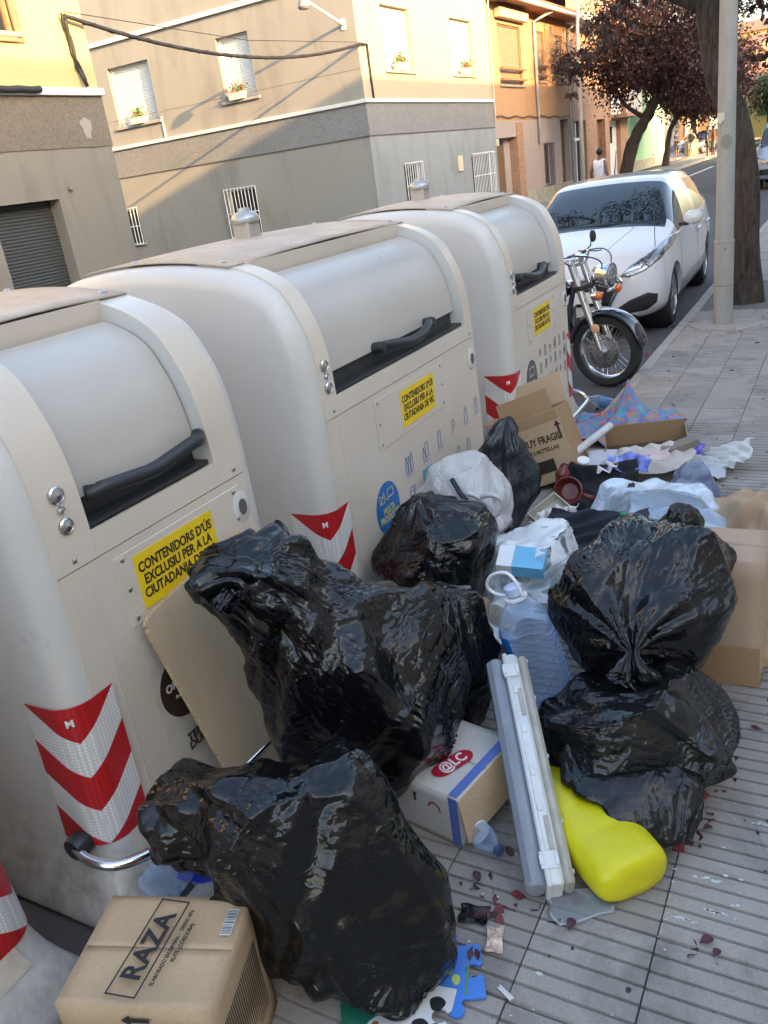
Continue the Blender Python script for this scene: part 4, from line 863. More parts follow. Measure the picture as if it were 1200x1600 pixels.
def project_patch(bvh, poly, o, ex, ey, d, off, name, mat, parent, cuts=3, solid=.004):
    """polygon in a plane (o, ex, ey) thrown along d on to a surface and lifted by off"""
    o, ex, ey, d = Vector(o), Vector(ex), Vector(ey), Vector(d).normalized(); bm = bmesh.new()
    vs = [bm.verts.new(o+ex*p[0]+ey*p[1]) for p in poly]; bm.faces.new(vs); bmesh.ops.triangulate(bm, faces=bm.faces)
    for _ in range(cuts): bmesh.ops.subdivide_edges(bm, edges=bm.edges, cuts=1, use_grid_fill=True); bmesh.ops.triangulate(bm, faces=bm.faces)
    for v in bm.verts:
        h = bvh.ray_cast(v.co - d*2, d)
        if h[0] is None: h = bvh.find_nearest(v.co)
        v.co = h[0] + h[1]*off*(1 if h[1].dot(d) < 0 else -1)
    me = bpy.data.meshes.new(name); bm.to_mesh(me); bm.free(); me.materials.append(mat); set_smooth(me, 50)
    ob = bpy.data.objects.new(name, me); COL.objects.link(ob); ob.parent = parent
    if solid: m = ob.modifiers.new('s', 'SOLIDIFY'); m.thickness = solid; m.offset = 0
    return ob
def car_body(rows, glass_side, shield, rear):
    """rows: (y, [(x,z)*9] half sections bottom centre -> roof centre); returns MB with both halves"""
    m = MB(); n = len(rows[0][1]); full = []
    for y, sec in rows:
        L = [(-x, y, z) for x, z in sec[::-1]]; Rr = [(x, y, z) for x, z in sec]
        full.append(Rr[:-1] + L[:-1] if False else Rr + L[1:-1])
    k = len(full); c = len(full[0]); b = 0; m.v = [p for r in full for p in r]
    for i in range(k-1):
        for j in range(c):
            m.f.append((i*c+j, i*c+(j+1) % c, (i+1)*c+(j+1) % c, (i+1)*c+j)); jj = j if j < n-1 else 2*(n-1)-1-j; mi = 0
            if jj == 4 and i in glass_side: mi = 1
            if jj >= 5 and i in shield: mi = 1
            if jj >= 5 and i in rear: mi = 1
            m.mi.append(mi)
    m.f.append(tuple(range(c-1, -1, -1))); m.mi.append(0); m.f.append(tuple((k-1)*c+j for j in range(c))); m.mi.append(0)
    return m
def wheel(parent, x, y, z, r, w, side, spokes=10, rim_r=None, mat=None):
    """tyre with rim; axis along x"""
    rr = rim_r or r*.68; e = MB(); pr = [(rr, -w/2), (rr+.02, -w/2-.003), (r-.03, -w/2), (r-.008, -w/2+.025), (r, -w/4), (r, w/4), (r-.008, w/2-.025), (r-.03, w/2), (rr+.02, w/2+.003), (rr, w/2)]
    ty = e.lathe(pr, (x, y, z), (1, 0, 0), 40, ring=True).build('wheel', tyre_m, parent, smooth=40)
    q = MB(); xo = x+side*(w/2-.02)
    q.lathe([(rr+.004, 0), (rr+.006, .012), (rr-.012, .02), (rr-.02, 0), (rr-.02, -.06)], (xo, y, z), (side, 0, 0), 40, cap=False)
    for i in range(spokes):
        a = i/spokes*6.283; d = Vector((0, math.cos(a), math.sin(a))); tn = Vector((0, -math.sin(a), math.cos(a)))
        q.obox(Vector((xo, y, z))+d*rr*.52, (1, 0, 0), d, tn, .012, rr*.46, .022)
    q.lathe([(.055, -.02), (.055, .016), (.03, .02), (0, .02)], (xo, y, z), (side, 0, 0), 20); q.build('rim', mat or alloy, ty, smooth=35)
    MB().lathe([(rr-.03, 0), (rr-.03, .01), (0, .01)], (xo-side*.07, y, z), (side, 0, 0), 24).build('brake_drum', blk, ty)
    return ty
def arch_cut(me, centers, r, width):
    o = bpy.data.objects.new('tmpcar', me); COL.objects.link(o); cs = []
    for (x, y, z) in centers:
        c = MB().lathe([(r, -width/2), (r, width/2)], (x, y, z), (1, 0, 0), 40).build('cut', me.materials[0]); cs.append(c); m = o.modifiers.new('b', 'BOOLEAN'); m.operation = 'DIFFERENCE'; m.object = c; m.solver = 'EXACT'
    bpy.context.view_layer.update(); r_ = bpy.data.meshes.new_from_object(o.evaluated_get(bpy.context.evaluated_depsgraph_get()))
    for c in cs: bpy.data.objects.remove(c)
    bpy.data.objects.remove(o); return r_
# ---------------------------------------------------------------- white hatchback
car = empty('parked_car', (-2.46, 8.42, RZ), rad(1.5), 'white five-door hatchback parked behind the motorcycle', 'car')
def sec(zb, wb, ws, zs, wm, zm, wbelt, zbelt, ww, zw, wr, zr, w2, z2, zc): return [(0, zb), (wb, zb), (ws, zs), (wm, zm), (wbelt, zbelt), (ww, zw), (wr, zr), (w2, z2), (0, zc)]
rows = [
 (.03, sec(.24, .34, .50, .30, .56, .46, .50, .62, .44, .66, .34, .672, .18, .68, .683)),
 (.09, sec(.19, .50, .70, .27, .75, .46, .68, .67, .58, .72, .44, .735, .22, .745, .75)),
 (.24, sec(.17, .64, .80, .26, .83, .48, .775, .755, .66, .80, .50, .82, .25, .832, .836)),
 (.46, sec(.17, .72, .845, .26, .862, .50, .82, .83, .70, .872, .52, .892, .26, .905, .91)),
 (.74, sec(.17, .74, .855, .25, .87, .52, .835, .895, .72, .935, .53, .955, .27, .968, .972)),
 (.94, sec(.17, .74, .858, .25, .87, .54, .84, .935, .725, .975, .57, 1.0, .28, 1.015, 1.02)),
 (1.03, sec(.17, .74, .858, .25, .87, .55, .842, .945, .72, 1.04, .60, 1.06, .28, 1.08, 1.085)),
 (1.34, sec(.17, .74, .858, .25, .87, .56, .845, .955, .685, 1.24, .59, 1.265, .28, 1.285, 1.29)),
 (1.64, sec(.17, .74, .858, .25, .87, .57, .847, .965, .645, 1.39, .57, 1.425, .28, 1.44, 1.445)),
 (1.78, sec(.17, .74, .858, .25, .87, .57, .847, .968, .635, 1.41, .56, 1.455, .28, 1.472, 1.476)),
 (2.30, sec(.17, .74, .858, .25, .87, .58, .848, .975, .635, 1.425, .55, 1.47, .28, 1.488, 1.492)),
 (2.42, sec(.17, .74, .858, .25, .87, .58, .848, .978, .635, 1.425, .55, 1.47, .28, 1.488, 1.492)),
 (3.05, sec(.17, .74, .858, .25, .87, .59, .848, 1.0, .625, 1.405, .54, 1.45, .27, 1.468, 1.47)),
 (3.40, sec(.18, .72, .85, .26, .868, .60, .842, 1.03, .61, 1.37, .53, 1.415, .27, 1.43, 1.435)),
 (3.74, sec(.20, .68, .83, .28, .855, .60, .82, 1.03, .58, 1.20, .50, 1.24, .26, 1.26, 1.26)),
 (3.90, sec(.24, .60, .78, .32, .80, .60, .76, .94, .55, .98, .47, 1.0, .25, 1.01, 1.01)),
 (3.97, sec(.30, .50, .68, .36, .70, .58, .64, .82, .48, .85, .42, .86, .22, .87, .87)),
]
mb = car_body(rows, {6, 7, 8, 9, 11, 12}, {5+0, 6, 7}, {14})
me = subdivided(mb, [car_white, car_glass], 2)
bvh = BVHTree.FromPolygons([v.co[:] for v in me.vertices], [p.vertices[:] for p in me.polygons])
FWY, RWY, WR = .77, 3.31, .305
me = arch_cut(me, [(s*.80, y, WR) for s in (-1, 1) for y in (FWY, RWY)], .345, .42)
split_mats(me, ['body', 'window_glass'], [car_white, car_glass], car)
for s in (-1, 1):
    for y in (FWY, RWY):
        wheel(car, s*.735, y, WR, WR, .195, s)
        MB().lathe([(.34, -.20), (.343, -.20), (.343, .02), (.34, .02)], (s*.78, y, WR), (s, 0, 0), 32, ring=True).build('wheel_arch_liner', blk, car, smooth=40)
    X = lambda p: [(s*a, b) for a, b in p]
    hl = project_patch(bvh, X([(.43, .635), (.52, .62), (.66, .665), (.775, .74), (.825, .82), (.83, .905), (.785, .895), (.69, .825), (.53, .725)]), (0, 0, 0), (1, 0, 0), (0, 0, 1), (0, 1, 0), .004, 'headlight', lens_m, car, 3)
    project_patch(bvh, X([(.47, .655), (.64, .70), (.64, .735), (.51, .70)]), (0, 0, 0), (1, 0, 0), (0, 0, 1), (0, 1, 0), .0085, 'lamp_trim', chrome, hl, 2)
    project_patch(bvh, X([(.68, .735), (.77, .785), (.785, .84), (.71, .80)]), (0, 0, 0), (1, 0, 0), (0, 0, 1), (0, 1, 0), .0085, 'lamp_reflector', alloy, hl, 2)
    project_patch(bvh, X([(.34, .29), (.45, .265), (.68, .29), (.76, .35), (.77, .43), (.69, .46), (.52, .40)]), (0, 0, 0), (1, 0, 0), (0, 0, 1), (0, 1, 0), .003, 'fog_recess', blk, car, 3)
    MB().obox((s*.97, 1.12, 1.03), (1, 0, 0), (0, 1, 0), (0, 0, 1), .12, .07, .085).build('wing_mirror', car_white, car, subsurf=2)
    MB().obox((s*.88, 1.12, .975), (1, 0, 0), (0, 1, 0), (0, 0, 1), .05, .035, .02).build('mirror_base', blk, car, bevel=.01)
    for y in (2.20, 3.02): MB().tube([(s*.868, y, .80), (s*.89, y+.02, .81), (s*.89, y+.16, .815), (s*.868, y+.18, .81)], .014, 8).build('door_handle', car_white, car, smooth=True)
    for y in (1.10, 2.36, 3.25):                    # door gaps
        gp = [(y-.003, .30), (y+.003, .30), (y+.006+.03*(y < 1.3), .96), (y+.03*(y < 1.3), .96)]
        project_patch(bvh, gp, (s*2, 0, 0), (0, 1, 0), (0, 0, 1), (-s, 0, 0), .001, 'door_gap', blk, car, 3, solid=.002)
    project_patch(bvh, [(1.25, .215), (3.0, .225), (3.0, .25), (1.25, .245)], (s*2, 0, 0), (0, 1, 0), (0, 0, 1), (-s, 0, 0), .004, 'sill_strip', blk, car, 3)
for s in (-1, 1):
    project_patch(bvh, [(s*.745, .20), (s*.752, .20), (s*.62, .92), (s*.613, .92)], (0, 0, 3), (1, 0, 0), (0, 1, 0), (0, 0, -1), .0012, 'bonnet_gap', blk, car, 3, solid=.002)
    project_patch(bvh, [(s*.25, .30), (s*.258, .30), (s*.42, .92), (s*.412, .92)], (0, 0, 3), (1, 0, 0), (0, 1, 0), (0, 0, -1), .003, 'bonnet_crease', car_white, car, 3, solid=.004)
gr = project_patch(bvh, [(-.38, .62), (.38, .62), (.43, .58), (.31, .36), (-.31, .36), (-.43, .58)], (0, 0, 0), (1, 0, 0), (0, 0, 1), (0, 1, 0), .004, 'grille', blk, car, 3)
project_patch(bvh, [(-.42, .64), (.42, .64), (.42, .615), (-.42, .615)], (0, 0, 0), (1, 0, 0), (0, 0, 1), (0, 1, 0), .009, 'grille_trim', chrome, gr, 3)
for s in (-1, 1): project_patch(bvh, [(s*.42, .64), (s*.465, .59), (s*.34, .35), (s*.31, .36), (s*.43, .58)], (0, 0, 0), (1, 0, 0), (0, 0, 1), (0, 1, 0), .009, 'grille_trim', chrome, gr, 2)
project_patch(bvh, [(-.60, .215), (.60, .215), (.55, .255), (-.55, .255)], (0, 0, 0), (1, 0, 0), (0, 0, 1), (0, 1, 0), .003, 'lower_lip', blk, car, 3)
MB().box(-.26, .26, -.02, -.005, .40, .51).build('number_plate', plate_m, car, bevel=.003)
for s in (-1, 1): MB().lathe([(.012, 0), (.008, .008), (0, .009)], (s*.36, .80, .965), (0, -.2, 1), 10).build('washer_jet', blk, car)
MB().tube([(-.30, 3.35, 1.43), (-.30, 3.50, 1.74)], [.009, .004], 6).build('aerial', blk, car)
MB().tube([(-.55, .99, 1.03), (.1, .97, 1.05), (.45, 1.0, 1.04)], .009, 6).build('wiper', blk, car)
project_patch(bvh, [(.05, 1.30), (.26, 1.28), (.26, 1.38), (.08, 1.38)], (0, 0, 0), (1, 0, 0), (0, 0, 1), (0, 1, 0), -.03, 'sun_visor_card', plain('paper_card', (.5, .5, .42), .8), car, 2)
# ---------------------------------------------------------------- silver van farther up the row
van = empty('parked_van', (-1.86, 27.0, RZ), 0, 'silver blue van parked behind the plum tree trunk with its plate in view', 'van')
silver = NT('silver_blue_paint'); silver.set(col=(.36, .42, .50), rough=.3, metal=.35, coat=.6); silver = reg(silver)
vr = [(0.0, sec(.30, .55, .70, .36, .74, .55, .70, .72, .58, .80, .42, .83, .2, .85, .86)), (.12, sec(.26, .65, .80, .34, .84, .58, .80, .82, .68, .90, .48, .94, .24, .96, .97)), (.5, sec(.24, .72, .86, .33, .88, .60, .85, .92, .72, 1.0, .5, 1.04, .25, 1.06, 1.07)),
      (.85, sec(.24, .74, .87, .32, .89, .62, .87, 1.02, .76, 1.08, .56, 1.12, .28, 1.14, 1.15)), (1.0, sec(.24, .74, .87, .32, .89, .62, .87, 1.04, .76, 1.18, .6, 1.22, .3, 1.24, 1.25)), (1.45, sec(.24, .74, .87, .32, .89, .62, .87, 1.06, .74, 1.62, .64, 1.68, .3, 1.72, 1.73)),
      (1.6, sec(.24, .74, .87, .32, .89, .62, .87, 1.07, .74, 1.68, .64, 1.75, .3, 1.79, 1.80)), (2.6, sec(.24, .74, .87, .32, .89, .62, .87, 1.08, .76, 1.70, .66, 1.78, .3, 1.82, 1.83)), (4.0, sec(.26, .74, .86, .34, .88, .62, .86, 1.08, .76, 1.68, .66, 1.76, .3, 1.8, 1.81)), (4.15, sec(.34, .65, .8, .4, .82, .62, .8, 1.06, .7, 1.6, .6, 1.68, .28, 1.72, 1.72))]
mev = subdivided(car_body(vr, {4, 5, 6}, {3, 4}, set()), [silver, car_glass], 2); bv = BVHTree.FromPolygons([v.co[:] for v in mev.vertices], [p.vertices[:] for p in mev.polygons])
mev = arch_cut(mev, [(s*.80, y, .31) for s in (-1, 1) for y in (.78, 3.4)], .36, .42)
split_mats(mev, ['body', 'window_glass'], [silver, car_glass], van)
for s in (-1, 1):
    for y in (.78, 3.4): wheel(van, s*.755, y, .31, .31, .19, s, 8)
    project_patch(bv, [(s*.42, .70), (s*.62, .70), (s*.76, .82), (s*.76, .92), (s*.60, .86)], (0, 0, 0), (1, 0, 0), (0, 0, 1), (0, 1, 0), .004, 'headlight', lens_m, van, 3)
project_patch(bv, [(-.68, .40), (.68, .40), (.68, .56), (-.68, .56)], (0, 0, 0), (1, 0, 0), (0, 0, 1), (0, 1, 0), .006, 'bumper_strip', blk, van, 3)
for z in (.66, .72): project_patch(bv, [(-.5, z), (0, z+.05), (.5, z), (.5, z+.025), (0, z+.078), (-.5, z+.025)], (0, 0, 0), (1, 0, 0), (0, 0, 1), (0, 1, 0), .008, 'chevron_badge', chrome, van, 3)
pv = MB().box(-.26, .26, -.03, -.012, .57, .68).build('number_plate', plate_m, van, bevel=.003)
text('7194 CRV', .085, ink, pv, (0, -.0315, .625), (1, 0, 0), (0, 0, 1), .001, sx=.95)
# ---------------------------------------------------------------- far cars
def far_car(label, loc, rz, paint_col):
    e = empty('parked_car', loc, rz, label, 'car'); pm = plain('paint_'+label.split()[0], paint_col, .25, coat=.6)
    me = subdivided(car_body(rows, {6, 7, 8, 9, 11, 12}, {5, 6, 7}, {14}), [pm, car_glass], 1); split_mats(me, ['body', 'window_glass'], [pm, car_glass], e)
    for s in (-1, 1):
        for y in (FWY, RWY): wheel(e, s*.76, y, WR, WR, .2, s, 6)
        MB().obox((s*.62, .22, .70), (1, 0, 0), (0, 1, 0), (0, 0, 1), .12, .08, .04).build('headlight', lens_m, e)
    return e
far_car('black car parked facing the standing group at the far corner', (-11.0, 66.5, 0), rad(-35), (.02, .021, .024))
far_car('white car far off behind the black parked car', (-13.6, 79, RZ), rad(-30), (.6, .6, .6))
fb = empty('litter_bin', (-10.35, 64.3, 0), 0, 'wood-slatted litter bin beside the black parked car', 'bin')
for i in range(14):
    a = i/14*6.283; MB().obox((math.cos(a)*.42, math.sin(a)*.42, .52), (math.cos(a), math.sin(a), 0), (-math.sin(a), math.cos(a), 0), (0, 0, 1), .015, .07, .5).build('slat', plain('slat_wood', (.42, .27, .13), .6), fb)
MB().lathe([(.38, 0), (.38, .95), (0, .95)], (0, 0, .02), (0, 0, 1), 20).build('liner', blk, fb)
# ---------------------------------------------------------------- motorcycle (parked square to the kerb)
moto = empty('motorcycle', (-1.745, 6.8, RZ), rad(-12), 'black chrome cruiser motorcycle parked between the containers and the white car', 'motorcycle')
fpaint = NT('black_gloss_paint'); fpaint.set(col=(.008, .011, .02), rough=.12, coat=1); fpaint = reg(fpaint)
gold_w = plain('warm_chrome', (.65, .60, .55), .14, metal=1)
WZ, WRm = .30, .30
def spoke_wheel(cx, cz, r, parent, w=.11, disc_r=.135):
    ty = MB().lathe([(r-.075, -w*.42), (r-.05, -w/2), (r-.02, -w*.46), (r-.004, -w*.25), (r, 0), (r-.004, w*.25), (r-.02, w*.46), (r-.05, w/2), (r-.075, w*.42)], (cx, 0, cz), (0, 1, 0), 48, ring=True).build('wheel', tyre_m, parent, smooth=40)
    rr = r-.072
    MB().lathe([(rr+.008, -.045), (rr, -.045), (rr-.012, -.03), (rr-.02, -.012), (rr-.02, .012), (rr-.012, .03), (rr, .045), (rr+.008, .045)], (cx, 0, cz), (0, 1, 0), 48, cap=False).build('rim', chrome, ty, smooth=50)
    MB().lathe([(.02, -.07), (.045, -.065), (.05, -.045), (.032, -.04), (.032, .04), (.05, .045), (.045, .065), (.02, .07)], (cx, 0, cz), (0, 1, 0), 24).build('hub', steel, ty, smooth=40)
    sp = MB()
    for i in range(36):
        a = i/36*6.283; b = a + (.42 if i % 2 else -.42); sd = -1 if (i//2) % 2 else 1
        sp.tube([(cx+math.cos(b)*.046, sd*.047, cz+math.sin(b)*.046), (cx+math.cos(a)*(rr-.015), sd*.008, cz+math.sin(a)*(rr-.015))], .0022, 5)
    sp.build('spokes', chrome, ty)
    d = MB(); n = 40
    d.lathe([(disc_r*.72, -.003), (disc_r, -.003), (disc_r, .003), (disc_r*.72, .003)], (cx, -.062, cz), (0, 1, 0), n, ring=True); d.build('brake_disc', gold_w, ty, smooth=40)
    c_ = MB(); c_.lathe([(.05, -.004), (disc_r*.75, -.002), (disc_r*.75, .002), (.05, .004)], (cx, -.062, cz), (0, 1, 0), 10, ring=True); c_.build('disc_carrier', steel, ty)
    h = MB()
    for i in range(18):
        a = i/18*6.283
        for q in (.80, .92): h.lathe([(.006, 0), (.006, .001), (0, .001)], (cx+math.cos(a+q)*disc_r*q, -.0655, cz+math.sin(a+q)*disc_r*q), (0, -1, 0), 6)
    h.build('disc_holes', blk, ty)
    return ty
spoke_wheel(0, WZ, WRm, moto); spoke_wheel(-1.60, WZ, WRm, moto, .15)
ax = Vector((0, 0, WZ)); up = Vector((-.27, 0, .80)).normalized()                 # fork rake
for s in (-1, 1):
    o_ = Vector((0, s*.095, 0)); MB().tube([ax+o_-up*.02, ax+o_+up*.30], .026, 14).tube([ax+o_+up*.30, ax+o_+up*.31], .031, 14).tube([ax+o_+up*.31, ax+o_+up*.78], .030, 14).build('fork_leg', chrome, moto, smooth=40)
    MB().lathe([(.03, -.03), (.034, 0), (.028, .03)], ax+o_, (0, 1, 0), 14).build('axle_clamp', steel, moto, smooth=40)
MB().obox(ax+up*.78, (1, 0, 0), (0, 1, 0), up, .04, .14, .02).build('top_yoke', chrome, moto, bevel=.01); MB().obox(ax+up*.55, (1, 0, 0), (0, 1, 0), up, .04, .14, .02).build('lower_yoke', blk, moto, bevel=.01)
# mudguard
rws = []
for i in range(25):
    a = rad(8) + rad(165)*i/24; rws.append([(math.cos(a)*(WRm+.028+(.012 if abs(j) < 3 else 0)-.010*(abs(j) == 4)), j*.021*(1 if i not in (0, 24) else .75), WZ+math.sin(a)*(WRm+.028+.012*(1-(j/4)**2)-.02*(abs(j) == 4))) for j in range(-4, 5)])
MB().grid(rws, 25, 9).build('front_mudguard', fpaint, moto, smooth=True, solid=.004)
MB().lathe([(.034, 0), (.036, .012), (.03, .02), (0, .024)], (-.03, -.125, WZ+.205), (0, -1, 0), 18).build('reflector', plain('amber_reflector', (.75, .42, .22), .25), moto, smooth=40)
hl = Vector((.04, 0, .90)); hd = Vector((1, 0, -.05)).normalized()
HL = MB().lathe([(.02, -.15), (.06, -.13), (.085, -.08), (.095, -.02), (.100, .0), (.100, .02), (.088, .022)], hl, hd, 28, cap=False).build('headlamp', chrome, moto, smooth=40)
MB().lathe([(.088, .015), (.07, .03), (.03, .038), (0, .04)], hl, hd, 24).build('lens', lens_m, HL, smooth=True)
for s in (-1, 1):
    c = Vector((.02, s*.17, .77)); MB().tube([c-Vector((.02, s*.12, 0)), c-Vector((.02, 0, 0))], .012, 8).lathe([(.01, -.06), (.03, -.045), (.037, -.01), (.038, 0)], c, (1, 0, 0), 18).build('indicator', chrome, moto, smooth=40)
    MB().lathe([(.036, 0), (.034, .02), (.02, .034), (0, .038)], c, (1, 0, 0), 18).build('indicator_lens', orange_l, moto, smooth=40)
bar = [(-.42, -.36, 1.02), (-.34, -.33, 1.05), (-.26, -.24, 1.06), (-.22, -.10, 1.0), (-.22, .10, 1.0), (-.26, .24, 1.06), (-.34, .33, 1.05), (-.42, .36, 1.02)]
MB().tube(catmull(bar, np.linspace(0, 7, 40)).tolist(), .013, 10).build('handlebar', chrome, moto, smooth=True)
for s in (-1, 1):
    MB().tube([(-.42, s*.36, 1.02), (-.53, s*.40, .99)], .019, 10).build('grip', rubber, moto, smooth=True)
    MB().tube([(-.34, s*.33, 1.05), (-.30, s*.37, 1.09), (-.31, s*.40, 1.15)], .006, 6).lathe([(.02, 0), (.05, .008), (.045, .02), (0, .03)], (-.31, s*.41, 1.16), (1, 0, .1), 16).build('mirror', blk, moto, smooth=40)
    MB().tube([(-.38, s*.30, 1.06), (-.22, s*.33, 1.05), (-.20, s*.36, 1.05)], .005, 6).tube(catmull([(-.34, s*.28, 1.06), (-.1, s*.2, 1.08), (.02, s*.08, 1.0), (-.1, s*.05, .8)], np.linspace(0, 3, 20)).tolist(), .005, 6).build('brake_cable', blk, moto)
MB().lathe([(.05, -.02), (.055, 0), (.05, .03), (0, .035)], (-.2, 0, 1.04), (.2, 0, 1), 18).build('speedometer', chrome, moto, smooth=40)
tk = [[(x, math.cos(a)*w_, z_+math.sin(a)*h_) for a in [k/14*6.283 for k in range(14)]] for x, w_, z_, h_ in ((-.30, .03, .80, .03), (-.36, .10, .80, .08), (-.55, .15, .79, .11), (-.75, .14, .75, .10), (-.92, .07, .70, .06))]
MB().loft(tk).build('fuel_tank', fpaint, moto, smooth=40)
st_ = [[(x, math.cos(a)*w_, z_+math.sin(a)*h_) for a in [k/14*6.283 for k in range(14)]] for x, w_, z_, h_ in ((-.85, .05, .66, .03), (-.95, .15, .65, .06), (-1.2, .17, .63, .07), (-1.35, .12, .68, .06), (-1.6, .12, .72, .05), (-1.7, .06, .72, .03))]
MB().loft(st_).build('seat', plain('black_leather', (.015, .015, .016), .45), moto, smooth=40)
rw2 = []
for i in range(25):
    a = rad(20) + rad(150)*i/24; rw2.append([(-1.6+math.cos(a)*(WRm+.05), j*.026, WZ+math.sin(a)*(WRm+.05)-.02*(abs(j) == 4)) for j in range(-4, 5)])
MB().grid(rw2, 25, 9).build('rear_mudguard', fpaint, moto, smooth=True, solid=.004)
eng = MB()
for s in (-1, 1):
    for k in range(7): eng.obox((-.80+s*.16+s*.02*k, 0, .40+.028*k), (1, 0, 0), (0, 1, 0), (0, 0, 1), .085, .10, .009)
eng.build('engine_fins', steel, moto); MB().lathe([(.12, -.14), (.15, -.12), (.15, .12), (.12, .14)], (-.80, 0, .30), (0, 1, 0), 24).build('crankcase', chrome, moto, smooth=40)
MB().tube([(-.28, 0, .80), (-.40, 0, .30), (-.55, 0, .16), (-1.2, 0, .18), (-1.6, 0, .30)], .022, 10).tube([(-.28, 0, .82), (-.9, 0, .62), (-1.5, 0, .55)], .022, 10).build('frame', blk, moto, smooth=True)
MB().tube(catmull([(-.64, -.12, .48), (-.52, -.16, .40), (-.56, -.17, .24), (-.8, -.18, .19), (-1.2, -.18, .20), (-1.9, -.18, .26)], np.linspace(0, 5, 40)).tolist(), [.022]*22+[.04]*18, 12).build('exhaust', chrome, moto, smooth=40)
MB().add([(-.36, -.06, .66), (-.30, .06, .66), (-.34, .12, .30), (-.40, -.12, .30)], [(0, 1, 2, 3)]).build('radiator_cover', gold_w, moto, solid=.03, bevel=.008)
MB().tube([(-.9, .1, .2), (-.98, .30, .02)], .012, 8).build('side_stand', chrome, moto)
MB().tube([(-.55, -.1, .2), (-.5, -.32, .22)], .016, 8).build('foot_peg', rubber, moto)
# ================================================================ pole, street lamp, trees
galv = NT('galvanised_pole'); g = galv.n('ShaderNodeNewGeometry').outputs['Position']; mp = galv.n('ShaderNodeMapping'); mp.inputs['Scale'].default_value = (1, 1, .25); galv.l(g, mp.inputs['Vector'])
a = galv.noise(14, 5, .7, vec=mp.outputs[0]); b = galv.noise(60, 3, .6, vec=g); sp = galv.n('ShaderNodeSeparateXYZ'); galv.l(g, sp.inputs[0])
c = galv.mix(.5, galv.ramp(a, [(.3, (.27, .26, .235)), (.7, (.42, .41, .375))]), galv.ramp(b, [(.3, (.3, .29, .265)), (.7, (.40, .39, .36))]))
galv.set(col=c, rough=.6, metal=.15); galv.bump(b, .1, .002); galv = reg(galv)
pole = empty('metal_pole', (-1.075, 8.5, 0), 0, 'thick grey metal pole standing at the pavement edge before the tree', 'pole')
MB().lathe([(.087, -.02), (.085, .74), (.085, .746), (.0885, .748), (.0885, .768), (.079, .77), (.072, 2.7), (.055, 7.0), (0, 7.0)], (0, 0, 0), (0, 0, 1), 32).build('shaft', galv, pole, smooth=35)
MB().lathe([(.0862, .36), (.0862, .366), (.084, .366), (.084, .36)], (0, 0, 0), (0, 0, 1), 32).build('seam_ring', plain('seam_dark', (.15, .14, .13), .7), pole)
def on_pole(y): pass
MB().prism([(-.03, 0), (-.01, -.035), (.03, .005), (.028, .055), (-.03, .06)], (-.035, -.0795, 1.78), (1, 0, 0), (0, 0, 1), (0, -1, 0), .003).build('torn_sticker', plain('torn_paper', (.62, .56, .44), .8), pole)
MB().lathe([(.055, 0), (.055, .004), (0, .004)], (.01, -.074, 1.60), (0, -1, 0), 24, sx=1.1, sy=.85).build('glue_mark', plain('glue_grey', (.24, .23, .21), .7), pole)
MB().lathe([(.006, 0), (.006, .006), (0, .008)], (.02, -.084, .70), (0, -1, 0), 8).build('bolt', blk, pole)
lamp = empty('street_lamp', (-8.75, 31.6, 0), 0, 'slim grey street lamp with curved top before the orange house', 'street lamp')
MB().tube([(0, 0, 0), (0, 0, 5.2), (.05, 0, 5.9), (.25, .1, 6.5), (.7, .2, 7.0), (1.4, .3, 7.2)], [.085, .06, .055, .05, .045, .04], 12).build('post', plain('lamp_post_grey', (.50, .50, .47), .5), lamp, smooth=True)
MB().obox((1.7, .34, 7.2), (1, .15, 0), (-.15, 1, 0), (0, 0, 1), .35, .12, .06).build('lamp_head', plain('lamp_post_grey', (.5, .5, .47), .5), lamp, bevel=.03)
bark = NT('plum_bark'); g = bark.n('ShaderNodeNewGeometry').outputs['Position']; mp = bark.n('ShaderNodeMapping'); mp.inputs['Scale'].default_value = (1, 1, .16); bark.l(g, mp.inputs['Vector'])
v = bark.noise(30, 6, .75, vec=mp.outputs[0], dist=.8); v2 = bark.noise(60, 4, .6, vec=g)
bark.set(col=bark.mix(.15, bark.ramp(v, [(.36, (.016, .012, .010)), (.48, (.075, .056, .042)), (.60, (.12, .095, .072)), (.74, (.21, .175, .14))]), bark.ramp(v2, [(.3, (.07, .055, .04)), (.7, (.15, .12, .09))])), rough=.95); bark.bump(v, 1.0, .06); bark.bump(v2, .8, .015); bark = reg(bark)
def leaf_mat(name, c1, c2, c3):
    t = NT(name); oi = t.n('ShaderNodeNewGeometry'); r = oi.outputs['Random Per Island']
    t.set(col=t.ramp(r, [(0, c1), (.6, c2), (1, c3)]), rough=.45)
    tr = t.n('ShaderNodeBsdfTranslucent'); t.l(t.ramp(r, [(0, tuple(x*2.0 for x in c1)), (1, tuple(min(1, x*2.4) for x in c3))]), tr.inputs[0]); mx = t.n('ShaderNodeMixShader'); mx.inputs[0].default_value = .30
    t.l(t.b.outputs[0], mx.inputs[1]); t.l(tr.outputs[0], mx.inputs[2]); t.l(mx.outputs[0], t.out.inputs[0]); return reg(t)
plum = leaf_mat('plum_leaf', (.022, .012, .013), (.042, .019, .018), (.088, .036, .024))
green_l = leaf_mat('green_leaf', (.03, .06, .015), (.05, .09, .02), (.08, .12, .03))
